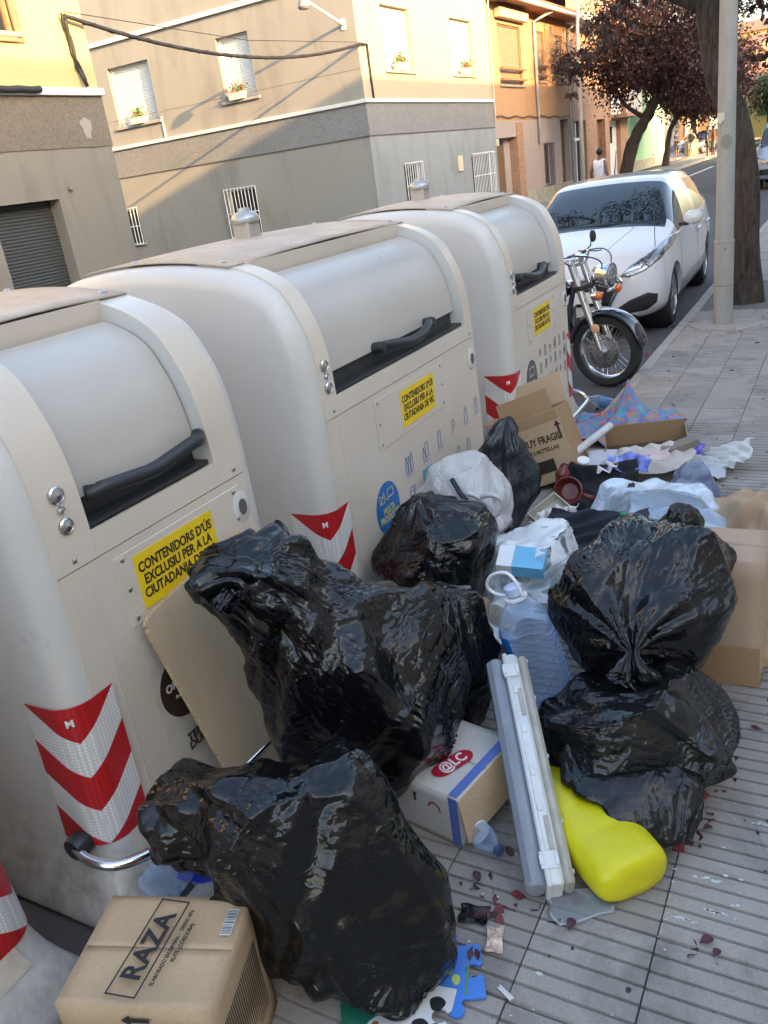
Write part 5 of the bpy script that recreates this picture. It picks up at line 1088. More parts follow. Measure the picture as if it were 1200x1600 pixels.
def leaves(pts, rs, seed, size, mat, name, parent, droop=.3):
    """pts: anchor points, rs: spread; folded pointed leaves of 4 triangles"""
    r = np.random.default_rng(seed); n = len(pts); P = np.asarray(pts) + r.normal(size=(n, 3))*np.asarray(rs)[:, None]
    d = r.normal(size=(n, 3)); d[:, 2] -= droop; d /= np.linalg.norm(d, axis=1)[:, None]; q = r.normal(size=(n, 3)); sd = np.cross(d, q); sd /= np.linalg.norm(sd, axis=1)[:, None]; nm = np.cross(d, sd)
    s = size*(.65+.7*r.random((n, 1))); w = s*.30
    V = np.stack([P, P+d*s*.45+sd*w+nm*s*.06, P+d*s, P+d*s*.45-sd*w+nm*s*.06], 1).reshape(-1, 3)
    i = np.arange(n)*4; F = np.concatenate([np.stack([i, i+1, i+2], 1), np.stack([i, i+2, i+3], 1)]).tolist()
    me = bpy.data.meshes.new(name); me.from_pydata(V.tolist(), [], F); me.materials.append(mat); o = bpy.data.objects.new(name, me); COL.objects.link(o); o.parent = parent; return o
def grow(start, dir_, L, r0, depth, rnd, out, tips, split=(2, 3), bend=.35, gravity=.0):
    pts = [Vector(start)]; d = Vector(dir_).normalized(); n = 6; rs = [r0]
    for i in range(n):
        d = (d + Vector((rnd.gauss(0, bend*.3), rnd.gauss(0, bend*.3), rnd.gauss(0, bend*.25)-gravity))).normalized(); pts.append(pts[-1]+d*L/n); rs.append(r0*(1-.5*(i+1)/n))
        if depth <= 1: tips.append((pts[-1][:], L*.12))
    out.append((pts, rs))
    if depth > 0:
        for k in range(rnd.randint(*split)):
            i = rnd.randint(3, n); v = Vector((rnd.gauss(0, 1), rnd.gauss(0, 1), rnd.gauss(.15, .6))).normalized(); grow(pts[i], (d*.7+v*.8), L*rnd.uniform(.55, .8), rs[i]*.7, depth-1, rnd, out, tips, split, bend, gravity)
def tree(label, base, trunk, limbs, seed, leaf, nleaf, crown=None, depth=3, llen=1.6, spread=.16, group='purple plum trees along the street', rmin=.01, mat=None, gap=.45):
    """trunk: list of (x,y,z,r) relative to base; limbs: start index + direction + length"""
    rnd = random.Random(seed); e = empty('plum_tree', base, 0, label, 'tree', group); tp = [Vector(t[:3]) for t in trunk]; tr_ = [t[3] for t in trunk]
    q = catmull([(*t[:3], t[3]) for t in trunk], np.linspace(0, len(trunk)-1, 14*len(trunk)))
    m = MB(); m.tube([x[:3].tolist() for x in q], [float(x[3]) for x in q], 36)
    v = np.array(m.v); f = sn(np.random.default_rng(seed), 8, 9)(v*[1, 1, .35]); ctr = np.repeat(q[:, :3], 36, 0); dv = v-ctr; m.v = [tuple(x) for x in (ctr+dv*(1+.10*f[:, None]+.07*sn(np.random.default_rng(seed+1), 8, 26)(v*[1, 1, .3])[:, None]))]
    m.build('trunk', bark, e, smooth=True)
    out, tips = [], []
    for i, d, L, r in limbs: grow(tp[i], d, L, r, depth, rnd, out, tips)
    lm = MB()
    for pts, rs in out: lm.tube(pts, [max(x, rmin*.4) for x in rs], 7 if rs[0] > .03 else 5)
    lm.build('limbs', bark, e, smooth=True)
    if crown:                                             # extra leaf clumps through the crown's volume
        nr = np.random.default_rng(seed+5)
        for (cx, cy, cz, ra, rb, rc, k) in crown:
            P = nr.normal(size=(k, 3)); P /= np.linalg.norm(P, axis=1)[:, None]; P *= (nr.random((k, 1))**.45); fld = sn(nr, 8, 3.2)(P*2); P = P[fld > -gap]
            tips += [((cx+p[0]*ra, cy+p[1]*rb, cz+p[2]*rc), spread*1.5) for p in P]
    k = max(1, nleaf//max(1, len(tips))); pts = [t[0] for t in tips for _ in range(k)]; rs = [max(spread, t[1]*.5) for t in tips for _ in range(k)]
    leaves(pts, rs, seed, leaf, mat or plum, 'crown', e); return e
# near tree: trunk leaning to the kerb side, crown mostly above the picture
tree('rough-barked purple plum tree standing right behind the metal pole', (-.965, 9.62, -.03), [(0, 0, -.05, .19), (-.005, 0, .12, .15), (-.02, 0, .5, .122), (-.05, 0, 1.0, .113), (-.10, 0, 1.5, .115), (-.24, 0, 1.95, .125), (-.38, 0, 2.35, .135), (-.43, 0, 2.8, .125), (-.42, 0, 3.3, .11)],
     [(6, (.55, -.2, .9), 1.9, .07), (7, (-1.0, .4, .62), 2.4, .07), (8, (-.3, -.7, 1), 2.2, .07), (8, (.5, .7, 1), 2.3, .07), (8, (.1, .1, 1), 2.4, .07), (8, (.9, -.1, .45), 2.2, .06)], 11, .075, 30000, depth=3, spread=.13,
     crown=[(-.3, .4, 4.9, 2.4, 2.4, 1.1, 1300)])
# hanging twig with leaves crossing in front of the orange house
def twig(label, pts, seed, n, size):
    e = empty('plum_branch', pts[0], 0, label, 'branch'); p0 = Vector(pts[0]); q = catmull([tuple(Vector(p)-p0) for p in pts], np.linspace(0, len(pts)-1, 30)); MB().tube(q.tolist(), [.012*(1-i/34) for i in range(30)], 5).build('stem', bark, e)
    rnd = random.Random(seed); tp = []
    for i in range(5, 30, 3):
        d = Vector((rnd.gauss(0, 1), rnd.gauss(0, .6), rnd.gauss(-.4, .7))).normalized(); s = [Vector(q[i])+d*k*.07 for k in range(5)]; MB().tube(s, .003, 4).build('sprig', bark, e); tp += [tuple(x) for x in s[1:]]
    tp += [tuple(x) for x in q[8:]]
    k = max(1, n//len(tp)); leaves([t for t in tp for _ in range(k)], [.035]*len(tp)*k, seed, size, plum, 'leaves', e, .5); return e
twig('leafy plum twig hanging before the orange house front', [(-1.65, 9.3, 3.35), (-1.88, 9.0, 3.05), (-2.12, 8.75, 2.80), (-2.33, 8.6, 2.52), (-2.42, 8.55, 2.34)], 3, 230, .085)
twig('leafy plum twig hanging high over the white car', [(-1.6, 9.5, 3.4), (-1.95, 9.5, 3.1), (-2.25, 9.5, 2.95), (-2.5, 9.5, 2.85)], 4, 200, .085)
twig('leafy plum twig drooping on the street side of the metal pole', [(-.6, 9.7, 3.3), (-.75, 9.6, 2.95), (-.8, 9.5, 2.6), (-.82, 9.45, 2.25)], 6, 260, .085)
# trees on the far side
tree('purple plum tree with a slanting trunk in front of the mint green house', (-7.7, 33.4, -.02), [(0, 0, -.05, .30), (.03, 0, .3, .24), (.12, 0, .9, .22), (.35, 0, 1.6, .20), (.75, 0, 2.3, .18), (1.15, 0, 2.9, .16)],
     [(5, (-.6, 0, .8), 2.0, .10), (5, (.4, .3, 1), 2.4, .10), (4, (-.7, -.3, .8), 1.9, .09), (5, (.9, -.3, .6), 2.2, .09), (5, (.1, -.6, 1), 2.3, .09)], 21, .115, 34000, depth=3, spread=.26,
     crown=[(1.25, 0, 5.0, 2.5, 2.6, 2.2, 1100), (2.5, 0, 3.5, 1.7, 2, 1.1, 480), (-.2, 0, 4.1, 1.2, 1.6, 1.2, 260)], gap=.55)
tree('dense dark plum tree farther up the street behind the standing group', (-9.75, 52, -.02), [(0, 0, -.05, .22), (.1, 0, .8, .17), (.3, 0, 1.8, .16), (.7, 0, 2.6, .15)],
     [(3, (-.8, 0, .8), 2.6, .10), (3, (.5, .3, 1), 2.6, .10), (3, (.9, -.3, .6), 2.4, .09)], 31, .18, 24000, depth=2, spread=.35, crown=[(1.3, 0, 5.0, 3.5, 3.0, 2.5, 1300), (2.1, 0, 3.2, 2.5, 2, 1.0, 500)], gap=.9)
tree('plum tree beyond the standing group near the end of the street', (-11.8, 74, 0), [(0, 0, -.05, .28), (.05, 0, 1.2, .22), (0, 0, 2.6, .2)], [(2, (-.8, 0, .8), 2.6, .10), (2, (.5, .3, 1), 2.6, .10)], 33, .3, 6000, depth=2, spread=.4, crown=[(0, 0, 5.0, 3.4, 3.0, 2.2, 700)], gap=.9)
e = tree('small round green tree by the yellow house', (-7.4, 84.5, .2), [(0, 0, -.05, .12), (.02, 0, 1, .1), (0, 0, 1.8, .08)], [(2, (-.5, 0, .8), 1.2, .05), (2, (.5, .3, 1), 1.2, .05)], 41, .22, 4000, depth=2, spread=.3, crown=[(0, 0, 3.6, 1.5, 1.5, 1.3, 500)], group='green trees at the end of the street', mat=green_l, gap=.9); e.name = 'green_tree'
tag(tree('wide green tree far behind the yellow houses', (-16, 118, 0), [(0, 0, -.05, .3), (.02, 0, 3, .25), (0, 0, 5, .2)], [(2, (-.5, 0, .8), 2.2, .1), (2, (.5, .3, 1), 2.2, .1)], 42, .5, 5000, depth=2, spread=.8, crown=[(0, 0, 9, 5, 4, 4, 800)], group='green trees at the end of the street', mat=green_l, gap=.9)).name = 'green_tree'
# ================================================================ people
skin_d = plain('skin_dark', (.16, .085, .055), .5); skin_l = plain('skin_light', (.45, .27, .19), .5); hair_m = plain('hair_black', (.012, .010, .009), .6)
def skinned(name, nodes, edges, mat, parent, sub=2):
    me = bpy.data.meshes.new(name); me.from_pydata([n[:3] for n in nodes], edges, []); o = bpy.data.objects.new(name, me); COL.objects.link(o); o.parent = parent
    sm_ = o.modifiers.new('skin', 'SKIN'); sv = me.skin_vertices[0].data
    for i, n in enumerate(nodes): sv[i].radius = (n[3], n[4] if len(n) > 4 else n[3]); sv[i].use_root = (i == 0)
    m2 = o.modifiers.new('ss', 'SUBSURF'); m2.levels = sub; m2.render_levels = sub
    bpy.context.view_layer.update(); m3 = bpy.data.meshes.new_from_object(o.evaluated_get(bpy.context.evaluated_depsgraph_get())); o.modifiers.clear(); o.data = m3; m3.materials.clear(); m3.materials.append(mat); set_smooth(m3); return o
def person(label, loc, rz, shirt, shorts, skin=skin_d, sleeveless=False, arms='down', stride=.0, h=1.72):
    """faces -Y in local space"""
    e = empty('person', loc, rz, label, 'person'); k = h/1.72
    sx, hz = .165, 1.40
    hands = {'down': [(.22, 0, 1.12), (.24, -.04, .86)], 'fold': [(.22, -.02, 1.14), (.02, -.22, 1.10)], 'hip': [(.34, .03, 1.16), (.20, -.04, .98)], 'swing': [(.24, .08, 1.13), (.26, -.06, .90)]}[arms]
    N = [(0, 0, .95, .13, .10), (0, .005, 1.10, .125, .09), (0, .01, 1.27, .15, .10), (0, .01, 1.40, .10, .08), (0, 0, 1.485, .05, .05), (0, -.015, 1.56, .07, .08), (0, -.015, 1.64, .078, .09), (0, -.01, 1.70, .045, .055)]
    E_ = [(i, i+1) for i in range(7)]
    for s in (-1, 1):
        b = len(N); (ex, ey, ez), (wx, wy, wz) = hands
        N += [(s*sx, .01, hz-.02, .058), (s*ex, ey, ez, .043), (s*wx, wy, wz, .030), (s*(wx+.005), wy-.02, wz-.06, .030, .018)]; E_ += [(3, b), (b, b+1), (b+1, b+2), (b+2, b+3)]
        hb = b+3
        for f in range(4): N.append((s*(wx+.0)+(f-1.5)*.006, wy-.05+.022*f-.01, wz-.135+.006*abs(f-1.5), .0085)); E_.append((hb, len(N)-1))
        N.append((s*(wx-.02), wy-.06, wz-.08, .0095)); E_.append((hb, len(N)-1))
        b = len(N); st = stride*s
        N += [(s*.095, 0, .86, .088), (s*.10, -.02+st*.35, .49, .055), (s*.10, .01+st*.8, .10, .036), (s*.10, .02+st*.8, .035, .035), (s*.105, -.12+st*.8, .03, .035, .025)]; E_ += [(0, b), (b, b+1), (b+1, b+2), (b+2, b+3), (b+3, b+4)]
    N = [(a*k, b*k, c*k, *[x*k for x in r]) for a, b, c, *r in N]
    body = skinned('body', N, E_, skin, e)
    V = lambda L: [(a*k, b*k, c*k, *[x*k for x in r]) for a, b, c, *r in L]
    (ex, ey, ez), _ = hands
    sh = [(0, 0, .88, .185, .15), (0, .005, 1.10, .18, .145), (0, .01, 1.27, .195, .15), (0, .01, 1.40, .15, .115)]; she = [(0, 1), (1, 2), (2, 3)]
    for s in (-1, 1):
        b = len(sh); sh.append((s*sx*.85, .01, hz-.01, .08)); she.append((3, b))
        if not sleeveless: sh.append((s*(sx+(ex-sx)*.75), .01+(ey-.01)*.75, hz-.02+(ez-hz+.02)*.75, .06)); she.append((b, b+1))
    skinned('shirt', V(sh), she, shirt, e)
    so = [(0, 0, .96, .145, .115)]; se = []
    for s in (-1, 1):
        b = len(so); st = stride*s; so += [(s*.095, 0, .84, .10), (s*.10, -.02+st*.33, .52, .085)]; se += [(0, b), (b, b+1)]
    skinned('shorts', V(so), se, shorts, e)
    for s in (-1, 1): MB().obox((s*.103*k, (-.05+stride*s*.8)*k, .035*k), (1, 0, 0), (0, 1, 0), (0, 0, 1), .045*k, .13*k, .035*k).build('shoe', plain('shoe_white', (.6, .6, .58), .6), e, bevel=.02)
    hr = MB(); rr = []
    for i in range(7):
        a = i/6*math.pi/2; rr.append([(math.cos(t_)*.086*math.cos(a)*k, (-.005+math.sin(t_)*.10*math.cos(a))*k, (1.65+.085*math.sin(a)-(.07 if math.sin(t_) > .1 and i == 0 else 0))*k) for t_ in [q/16*6.283 for q in range(16)]])
    hr.loft(rr).build('hair', hair_m, e, smooth=True)
    fc = MB()
    for s in (-1, 1): fc.lathe([(.0, .006), (.009, .003), (.011, -.004)], (s*.03*k, -.098*k, 1.625*k), (0, -1, 0), 8)
    fc.build('eyes', hair_m, e); MB().add([(0, -.105*k, 1.615*k), (-.014*k, -.10*k, 1.575*k), (.014*k, -.10*k, 1.575*k), (0, -.125*k, 1.58*k)], [(0, 1, 3), (0, 3, 2), (1, 2, 3)]).build('nose', skin, e); MB().obox((0, -.097*k, 1.545*k), (1, 0, 0), (0, 1, 0), (0, 0, 1), .022*k, .006*k, .004*k).build('mouth', plain('lip', (.2, .07, .06), .5), e)
    for s in (-1, 1): MB().lathe([(.0, 0), (.02, .004), (.022, .012), (0, .014)], (s*.078*k, 0, 1.61*k), (s, 0, 0), 8, sy=.6).build('ear', skin, e)
    return e
wsh = plain('white_shirt', (.68, .68, .72), .8); nav = plain('dark_navy_shirt', (.02, .022, .035), .8); gsh = plain('dark_green_shirt', (.03, .035, .03), .8); ora = plain('orange_shirt', (.75, .13, .03), .8); lsh = plain('light_shorts', (.55, .54, .52), .8); dsh = plain('dark_shorts', (.03, .03, .04), .8); grsh = plain('grey_shorts', (.3, .3, .32), .8)
p = person('person in a white sleeveless top walking away past the brick house', (-6.05, 23.5, RZ), rad(160), wsh, dsh, skin_d, True, 'swing', .14)
text('3', .2, plain('print_navy', (.05, .05, .1), .6), p, (0, .135, 1.2), (-1, 0, 0), (0, 0, 1), .006, name='shirt_print')
person('person in dark top and dark shorts standing with folded arms up the street', (-10.75, 61.2, 0), rad(60), nav, dsh, skin_d, False, 'fold')
person('person in a sleeveless dark top and light shorts with a hand on the hip', (-9.70, 60.2, 0), rad(-30), gsh, lsh, skin_l, True, 'hip')
person('person in dark clothes standing beside the one in orange', (-8.25, 57.0, 0), rad(90), nav, dsh, skin_d, False, 'down', .05)
person('person in a bright orange top and grey shorts', (-7.80, 56.0, 0), rad(-70), ora, grsh, skin_d, False, 'down', .05)
# ================================================================ rubbish on the pavement
black_f = bag_mat('black_film', (.0038, .0038, .0042), .17); black_f2 = bag_mat('black_film_thin', (.006, .0065, .007), .21, bscale=34, bstr=.5); grey_f = bag_mat('charcoal_film', (.026, .029, .034), .34, bscale=30)
def bag(label, st, seed, mat=None, mats=None, name='rubbish_bag', **k):
    X = film(st, seed, **k); lo = X.reshape(-1, 3); c = lo.mean(0); base = Vector((float(c[0]), float(c[1]), float(max(0, lo[:, 2].min()))))
    X = X - np.array(base); o = bpy.data.objects.new(name, film_mesh(name, X, mat or black_f, k.get('close0', True), k.get('close1', True))); COL.objects.link(o); o.location = base
    return tag(o, label, 'rubbish bag', 'rubbish bags in the heap' if name == 'rubbish_bag' else None)
UY = (0, 1, 0)
bag('large black rubbish bag leaning on the wooden board with its gathered mouth hanging open', [(-0.885, 1.840, 0.235, .02, .02), (-0.905, 1.840, 0.245, .12, .13), (-1.015, 1.810, 0.295, .24, .22), (-1.175, 1.750, 0.345, .35, .27), (-1.255, 1.685, 0.515, .29, .24), (-1.305, 1.620, 0.665, .20, .19), (-1.345, 1.550, 0.795, .135, .145), (-1.365, 1.480, 0.885, .09, .10), (-1.385, 1.430, 0.925, .085, .095), (-1.415, 1.385, 0.910, .10, .11)], 1, up=UY, pleat=[(.99, .09, 6, .026), (.84, .10, 9, .010)], close1=False, excess=(.06, .05), crease=.018, fold=.009, n=240, m=190)
bag('biggest black rubbish bag slumped over the liquor carton and pedal bar', [(-0.990, 1.065, .0, .03, .03), (-0.990, 1.065, .006, .17, .19), (-0.970, 1.075, .07, .245, .26), (-0.950, 1.095, .17, .275, .28), (-0.970, 1.125, .28, .255, .265), (-1.040, 1.165, .38, .215, .24), (-1.160, 1.180, .42, .165, .20), (-1.280, 1.165, .405, .125, .16), (-1.380, 1.135, .36, .105, .13), (-1.440, 1.115, .33, .05, .06)], 2, up=UY, pleat=[(.88, .12, 7, .010)], excess=(.08, .07), crease=.022, fold=.011, n=240, m=190)
bag('round taut black rubbish bag in front of the blue logo', [(-1.42, 2.70, .0, .03, .03), (-1.42, 2.70, .01, .20, .20), (-1.42, 2.70, .14, .27, .25), (-1.42, 2.71, .30, .27, .25), (-1.43, 2.72, .44, .21, .20), (-1.44, 2.73, .53, .10, .10), (-1.45, 2.73, .57, .02, .02)], 3, up=UY, pleat=[(.95, .25, 10, .009)], excess=(.07, .06), crease=.015)
bag('black rubbish bag squeezed between the large bag and the water jug', [(-1.13, 2.14, .0, .03, .03), (-1.13, 2.14, .01, .17, .18), (-1.13, 2.14, .12, .215, .22), (-1.12, 2.15, .27, .21, .21), (-1.12, 2.17, .40, .15, .16), (-1.12, 2.18, .47, .05, .05), (-1.12, 2.18, .485, .015, .015)], 14, up=UY, pleat=[(.85, .3, 8, .012)], excess=(.07, .06), crease=.018)
bag('matt charcoal rubbish bag standing before the fragile-bottles carton', [(-1.45, 3.62, .0, .03, .03), (-1.45, 3.62, .01, .15, .15), (-1.45, 3.62, .15, .20, .19), (-1.45, 3.62, .33, .19, .18), (-1.44, 3.63, .48, .12, .13), (-1.43, 3.64, .57, .04, .04), (-1.43, 3.64, .585, .012, .012)], 5, grey_f, up=UY, pleat=[(.8, .35, 9, .010)], excess=(.07, .06), crease=.013)
bag('knotted glossy black rubbish bag with creases fanning from its knot', [(-.53, 2.66, .36, .02, .02), (-.53, 2.65, .36, .16, .15), (-.53, 2.55, .37, .26, .24), (-.53, 2.40, .38, .29, .275), (-.52, 2.25, .385, .25, .235), (-.505, 2.145, .395, .13, .125), (-.495, 2.10, .39, .04, .04), (-.49, 2.082, .382, .016, .016), (-.485, 2.060, .355, .045, .028), (-.48, 2.045, .31, .10, .04), (-.475, 2.04, .265, .135, .05)], 6, pleat=[(.70, .14, 7, .014), (.98, .10, 9, .018)], excess=(.07, .06), crease=.018, facets=5, fq=.94, ground=.06, n=240, m=190, close1=False)
bag('slack thin black rubbish bag lying flat over the yellow jug', [(-.78, 2.06, .10, .02, .02), (-.75, 2.06, .11, .10, .08), (-.64, 2.05, .13, .22, .14), (-.50, 2.04, .17, .27, .19), (-.37, 2.03, .17, .25, .18), (-.27, 2.02, .14, .17, .13), (-.22, 2.01, .12, .06, .05), (-.21, 2.01, .12, .01, .01)], 7, black_f2, excess=(.07, .06), crease=.018, facets=5, n=220, m=170)
bag('small crumpled black bag tucked behind the knotted bag', [(-.46, 2.62, .30, .03, .03), (-.46, 2.62, .32, .12, .11), (-.46, 2.62, .44, .135, .12), (-.45, 2.62, .55, .10, .08), (-.45, 2.61, .62, .05, .03), (-.44, 2.60, .65, .03, .012)], 8, black_f2, up=UY, excess=(.07, .06), crease=.018, ground=None, n=130, m=90)
bag('flap of black film hanging off the slack bag on to the yellow jug', [(-.49, 1.97, .17, .12, .04), (-.47, 1.90, .165, .17, .04), (-.44, 1.84, .155, .18, .035), (-.40, 1.79, .14, .15, .03), (-.36, 1.745, .10, .11, .025), (-.335, 1.71, .05, .08, .012)], 9, black_f2, excess=(.06, .06), crease=.010, facets=2, n=140, m=100, lump=.006, ground=.004)
bag('pointed ear of a black bag sticking up behind the large leaning bag', [(-1.530, 1.850, 0.480, .10, .06), (-1.550, 1.890, 0.580, .09, .05), (-1.570, 1.930, 0.680, .06, .03), (-1.585, 1.970, 0.745, .025, .012), (-1.590, 1.985, 0.765, .006, .004)], 10, up=UY, excess=(.07, .06), crease=.008, ground=None, n=90, m=60, facets=2, lump=.006)
# white supermarket bag with two handles
white_f = NT('white_film'); wnz = white_f.noise(28, 5, .6, dist=1.2); white_f.set(col=white_f.ramp(wnz, [(.3, (.60, .60, .60)), (.7, (.74, .74, .74))]), rough=.38); white_f.bump(wnz, .5, .006)
tr = white_f.n('ShaderNodeBsdfTranslucent'); tr.inputs[0].default_value = (.7, .7, .7, 1); mx = white_f.n('ShaderNodeMixShader'); mx.inputs[0].default_value = .25; white_f.l(white_f.b.outputs[0], mx.inputs[1]); white_f.l(tr.outputs[0], mx.inputs[2]); white_f.l(mx.outputs[0], white_f.out.inputs[0]); white_f = reg(white_f)
wb = empty('carrier_bag', (-1.46, 3.18, .22), 0, 'white plastic carrier bag with green lettering full of rubbish', 'carrier bag')
Xw = film([(-.02, 0, -.2, .02, .02), (-.02, 0, -.19, .16, .13), (-.02, 0, -.05, .21, .17), (-.01, 0, .12, .21, .17), (.0, .01, .26, .16, .13), (.0, .01, .345, .08, .07), (.0, .01, .37, .015, .015)], 12, up=UY, ground=None, excess=(.05, .05), crease=.018, n=180, m=140, facets=10, fq=.9)
part('sack', film_mesh('sack', Xw, white_f), wb)
Xf = film([(.06, -.15, .02, .02, .02), (.06, -.15, .03, .10, .04), (.09, -.16, .10, .11, .06), (.11, -.15, .17, .08, .05), (.125, -.14, .215, .035, .025), (.13, -.135, .23, .01, .01)], 13, up=UY, ground=None, excess=(.06, .05), crease=.012, n=110, m=80, facets=5, fq=.92, lump=.008)
part('tied_mouth', film_mesh('tied_mouth', Xf, white_f), wb)
for s in (-1, 1):
    q = catmull([(.10, -.17, .19), (.12+s*.045, -.19, .235), (.17+s*.05, -.185, .225), (.20+s*.02, -.17, .16), (.15, -.185, .12), (.12, -.19, .15)], np.linspace(0, 5, 28)); m = MB(); m.grid([[tuple(p+np.array([0, .004, .012])) for p in q], [tuple(p+np.array([.006, -.008, 0])) for p in q], [tuple(p-np.array([0, -.003, .012])) for p in q]], 3, 28); m.build('handle', white_f, wb, smooth=True, solid=.002)
lt = text('Util', .10, plain('print_green', (.03, .28, .11), .5), wb, (-.125, -.19, .10), (.75, -.55, .25), (-.3, .05, 1), .003, name='lettering', sx=.9)
def contact(o, X, dr, off=.003):
    """press flat print on to the film behind it"""
    tri = []; m_, n_, _ = X.shape; bv = BVHTree.FromPolygons([tuple(v) for v in X.reshape(-1, 3)], [(i*n_+j, i*n_+(j+1) % n_, (i+1)*n_+(j+1) % n_, (i+1)*n_+j) for i in range(m_-1) for j in range(n_)]); d = Vector(dr).normalized()
    for v in o.data.vertices:
        h = bv.ray_cast(v.co-d*.5, d)
        if h[0] is not None: v.co = h[0]-d*off
contact(lt, Xw, (.45, .85, 0))
for p_ in ([(-.06, -.165, .20), (-.01, -.185, .175), (.03, -.195, .15)], [(.0, -.15, .285), (.05, -.185, .235), (.10, -.20, .185)]):
    MB().tube(p_, .011, 6).build('dark_strap', plain('navy_strap', (.012, .016, .035), .6), wb)
# ---------------------------------------------------------------- see-through and milky bags
milky = clear_mat('milky_film', (.60, .68, .76), .46, 14, .5, .28); clearf = clear_mat('clear_film', (.72, .74, .74), .10, 12, .6, .1)
X = film([(-1.09, 3.52, .06, .02, .02), (-1.03, 3.52, .08, .10, .07), (-.92, 3.53, .20, .25, .20), (-.76, 3.52, .25, .32, .245), (-.60, 3.47, .24, .30, .21), (-.44, 3.42, .19, .22, .15), (-.32, 3.40, .18, .15, .10), (-.23, 3.39, .15, .08, .05), (-.19, 3.38, .13, .02, .02)], 22, excess=(.05, .05), crease=.030, facets=14, fq=.86, n=170, m=130, lump=.02)
o = bpy.data.objects.new('milky_bag', film_mesh('milky_bag', X-np.array([-.72, 3.5, 0]), milky)); COL.objects.link(o); o.location = (-.72, 3.5, 0); tag(o, 'big milky translucent plastic bag spread over the middle of the heap', 'plastic bag')
X = film([(-1.30, 2.84, .05, .02, .02), (-1.26, 2.84, .08, .14, .09), (-1.15, 2.83, .18, .24, .19), (-1.03, 2.83, .24, .25, .21), (-.92, 2.86, .26, .18, .17), (-.84, 2.9, .28, .06, .05)], 23, excess=(.05, .05), crease=.026, facets=12, fq=.88, n=150, m=110, lump=.02)
o = bpy.data.objects.new('clear_bag', film_mesh('clear_bag', X-np.array([-1.08, 2.86, 0]), clearf)); COL.objects.link(o); o.location = (-1.08, 2.86, 0); tag(o, 'clear plastic bag with cartons and wrappers inside beside the water jug', 'plastic bag')
def sheet_obj(name, label, cat, c, ex, ey, L, Wd, h, seed, mat, n=46, f=10, crease=1.0, solid=.0012, group=None, drape=None):
    """crumpled sheet: c centre, ex/ey edge directions, L x Wd, h relief"""
    rng = np.random.default_rng(seed); u, v = np.meshgrid(np.linspace(-.5, .5, n), np.linspace(-.5, .5, n)); ex, ey = np.array(Vector(ex).normalized()), np.array(Vector(ey).normalized()); ez = np.cross(ex, ey)
    u = u*(1+.08*np.sin(9*v+seed)); v = v*(1+.08*np.sin(7*u+seed)); P = u[..., None]*L*ex + v[..., None]*Wd*ey; Z = 0*u
    Zw = P + .02*np.stack([sn(rng, 5, 14)(P) for _ in range(3)], -1)
    for k in range(7):
        a = rng.random()*6.28; d = math.cos(a)*ex+math.sin(a)*ey; x = Zw@d*f*(.5+rng.random()*1.6)+rng.random(); Z += (2*np.abs(x-np.floor(x)-.5)-.5)*crease/(1+.35*k)*np.clip(.6+.7*sn(rng, 4, 8)(P), 0, 1.4)
    Z = Z*h*.28
    if drape is not None: Z = Z + drape(u, v)
    P = P + Z[..., None]*ez; P[..., 2] = np.maximum(P[..., 2]+c[2], .004)-c[2] if True else 0
    m = MB(); m.grid([[tuple(p) for p in r] for r in P], n, n); o = m.build(name, mat, None, smooth=True, solid=solid); o.location = c; return tag(o, label, cat, group)
paper_w = plain('white_paper', (.62, .60, .56), .8, var=.1); kraft = None
def cardboard(name, col):
    t = NT(name); a = t.noise(4, 5, .65); w = t.n('ShaderNodeTexWave', bands_direction='X'); w.inputs['Scale'].default_value = 55; w.inputs['Distortion'].default_value = .6; t.l(t.co(), w.inputs['Vector']); b = t.noise(140, 3, .6); st = t.noise(9, 5, .7, dist=1)
    c = t.mix(.5, t.ramp(a, [(.3, tuple(x*.85 for x in col)), (.7, tuple(x*1.08 for x in col))]), t.ramp(b, [(.3, tuple(x*.86 for x in col)), (.7, tuple(x*1.1 for x in col))])); c = t.mix(t.math('MULTIPLY', w.outputs['Fac'], .14), c, tuple(x*.72 for x in col))
    c = t.mix(t.ramp(st, [(.66, (0, 0, 0)), (.78, (.5, .5, .5))]), c, tuple(x*.55 for x in col)); t.set(col=c, rough=.85, spec=.25); t.bump(w.outputs['Fac'], .10, .002); t.bump(a, .3, .01); return reg(t)
card = cardboard('cardboard', (.50, .36, .22)); card2 = cardboard('cardboard_pink', (.46, .325, .225)); card3 = cardboard('cardboard_dark', (.37, .235, .125)); cardw = cardboard('cardboard_white', (.60, .57, .52)); tape = NT('brown_tape'); tape.set(col=(.36, .24, .13), rough=.15); tape = reg(tape)
kraft = plain('kraft_paper', (.42, .29, .18), .8, var=.12, bump=.2, bscale=40)
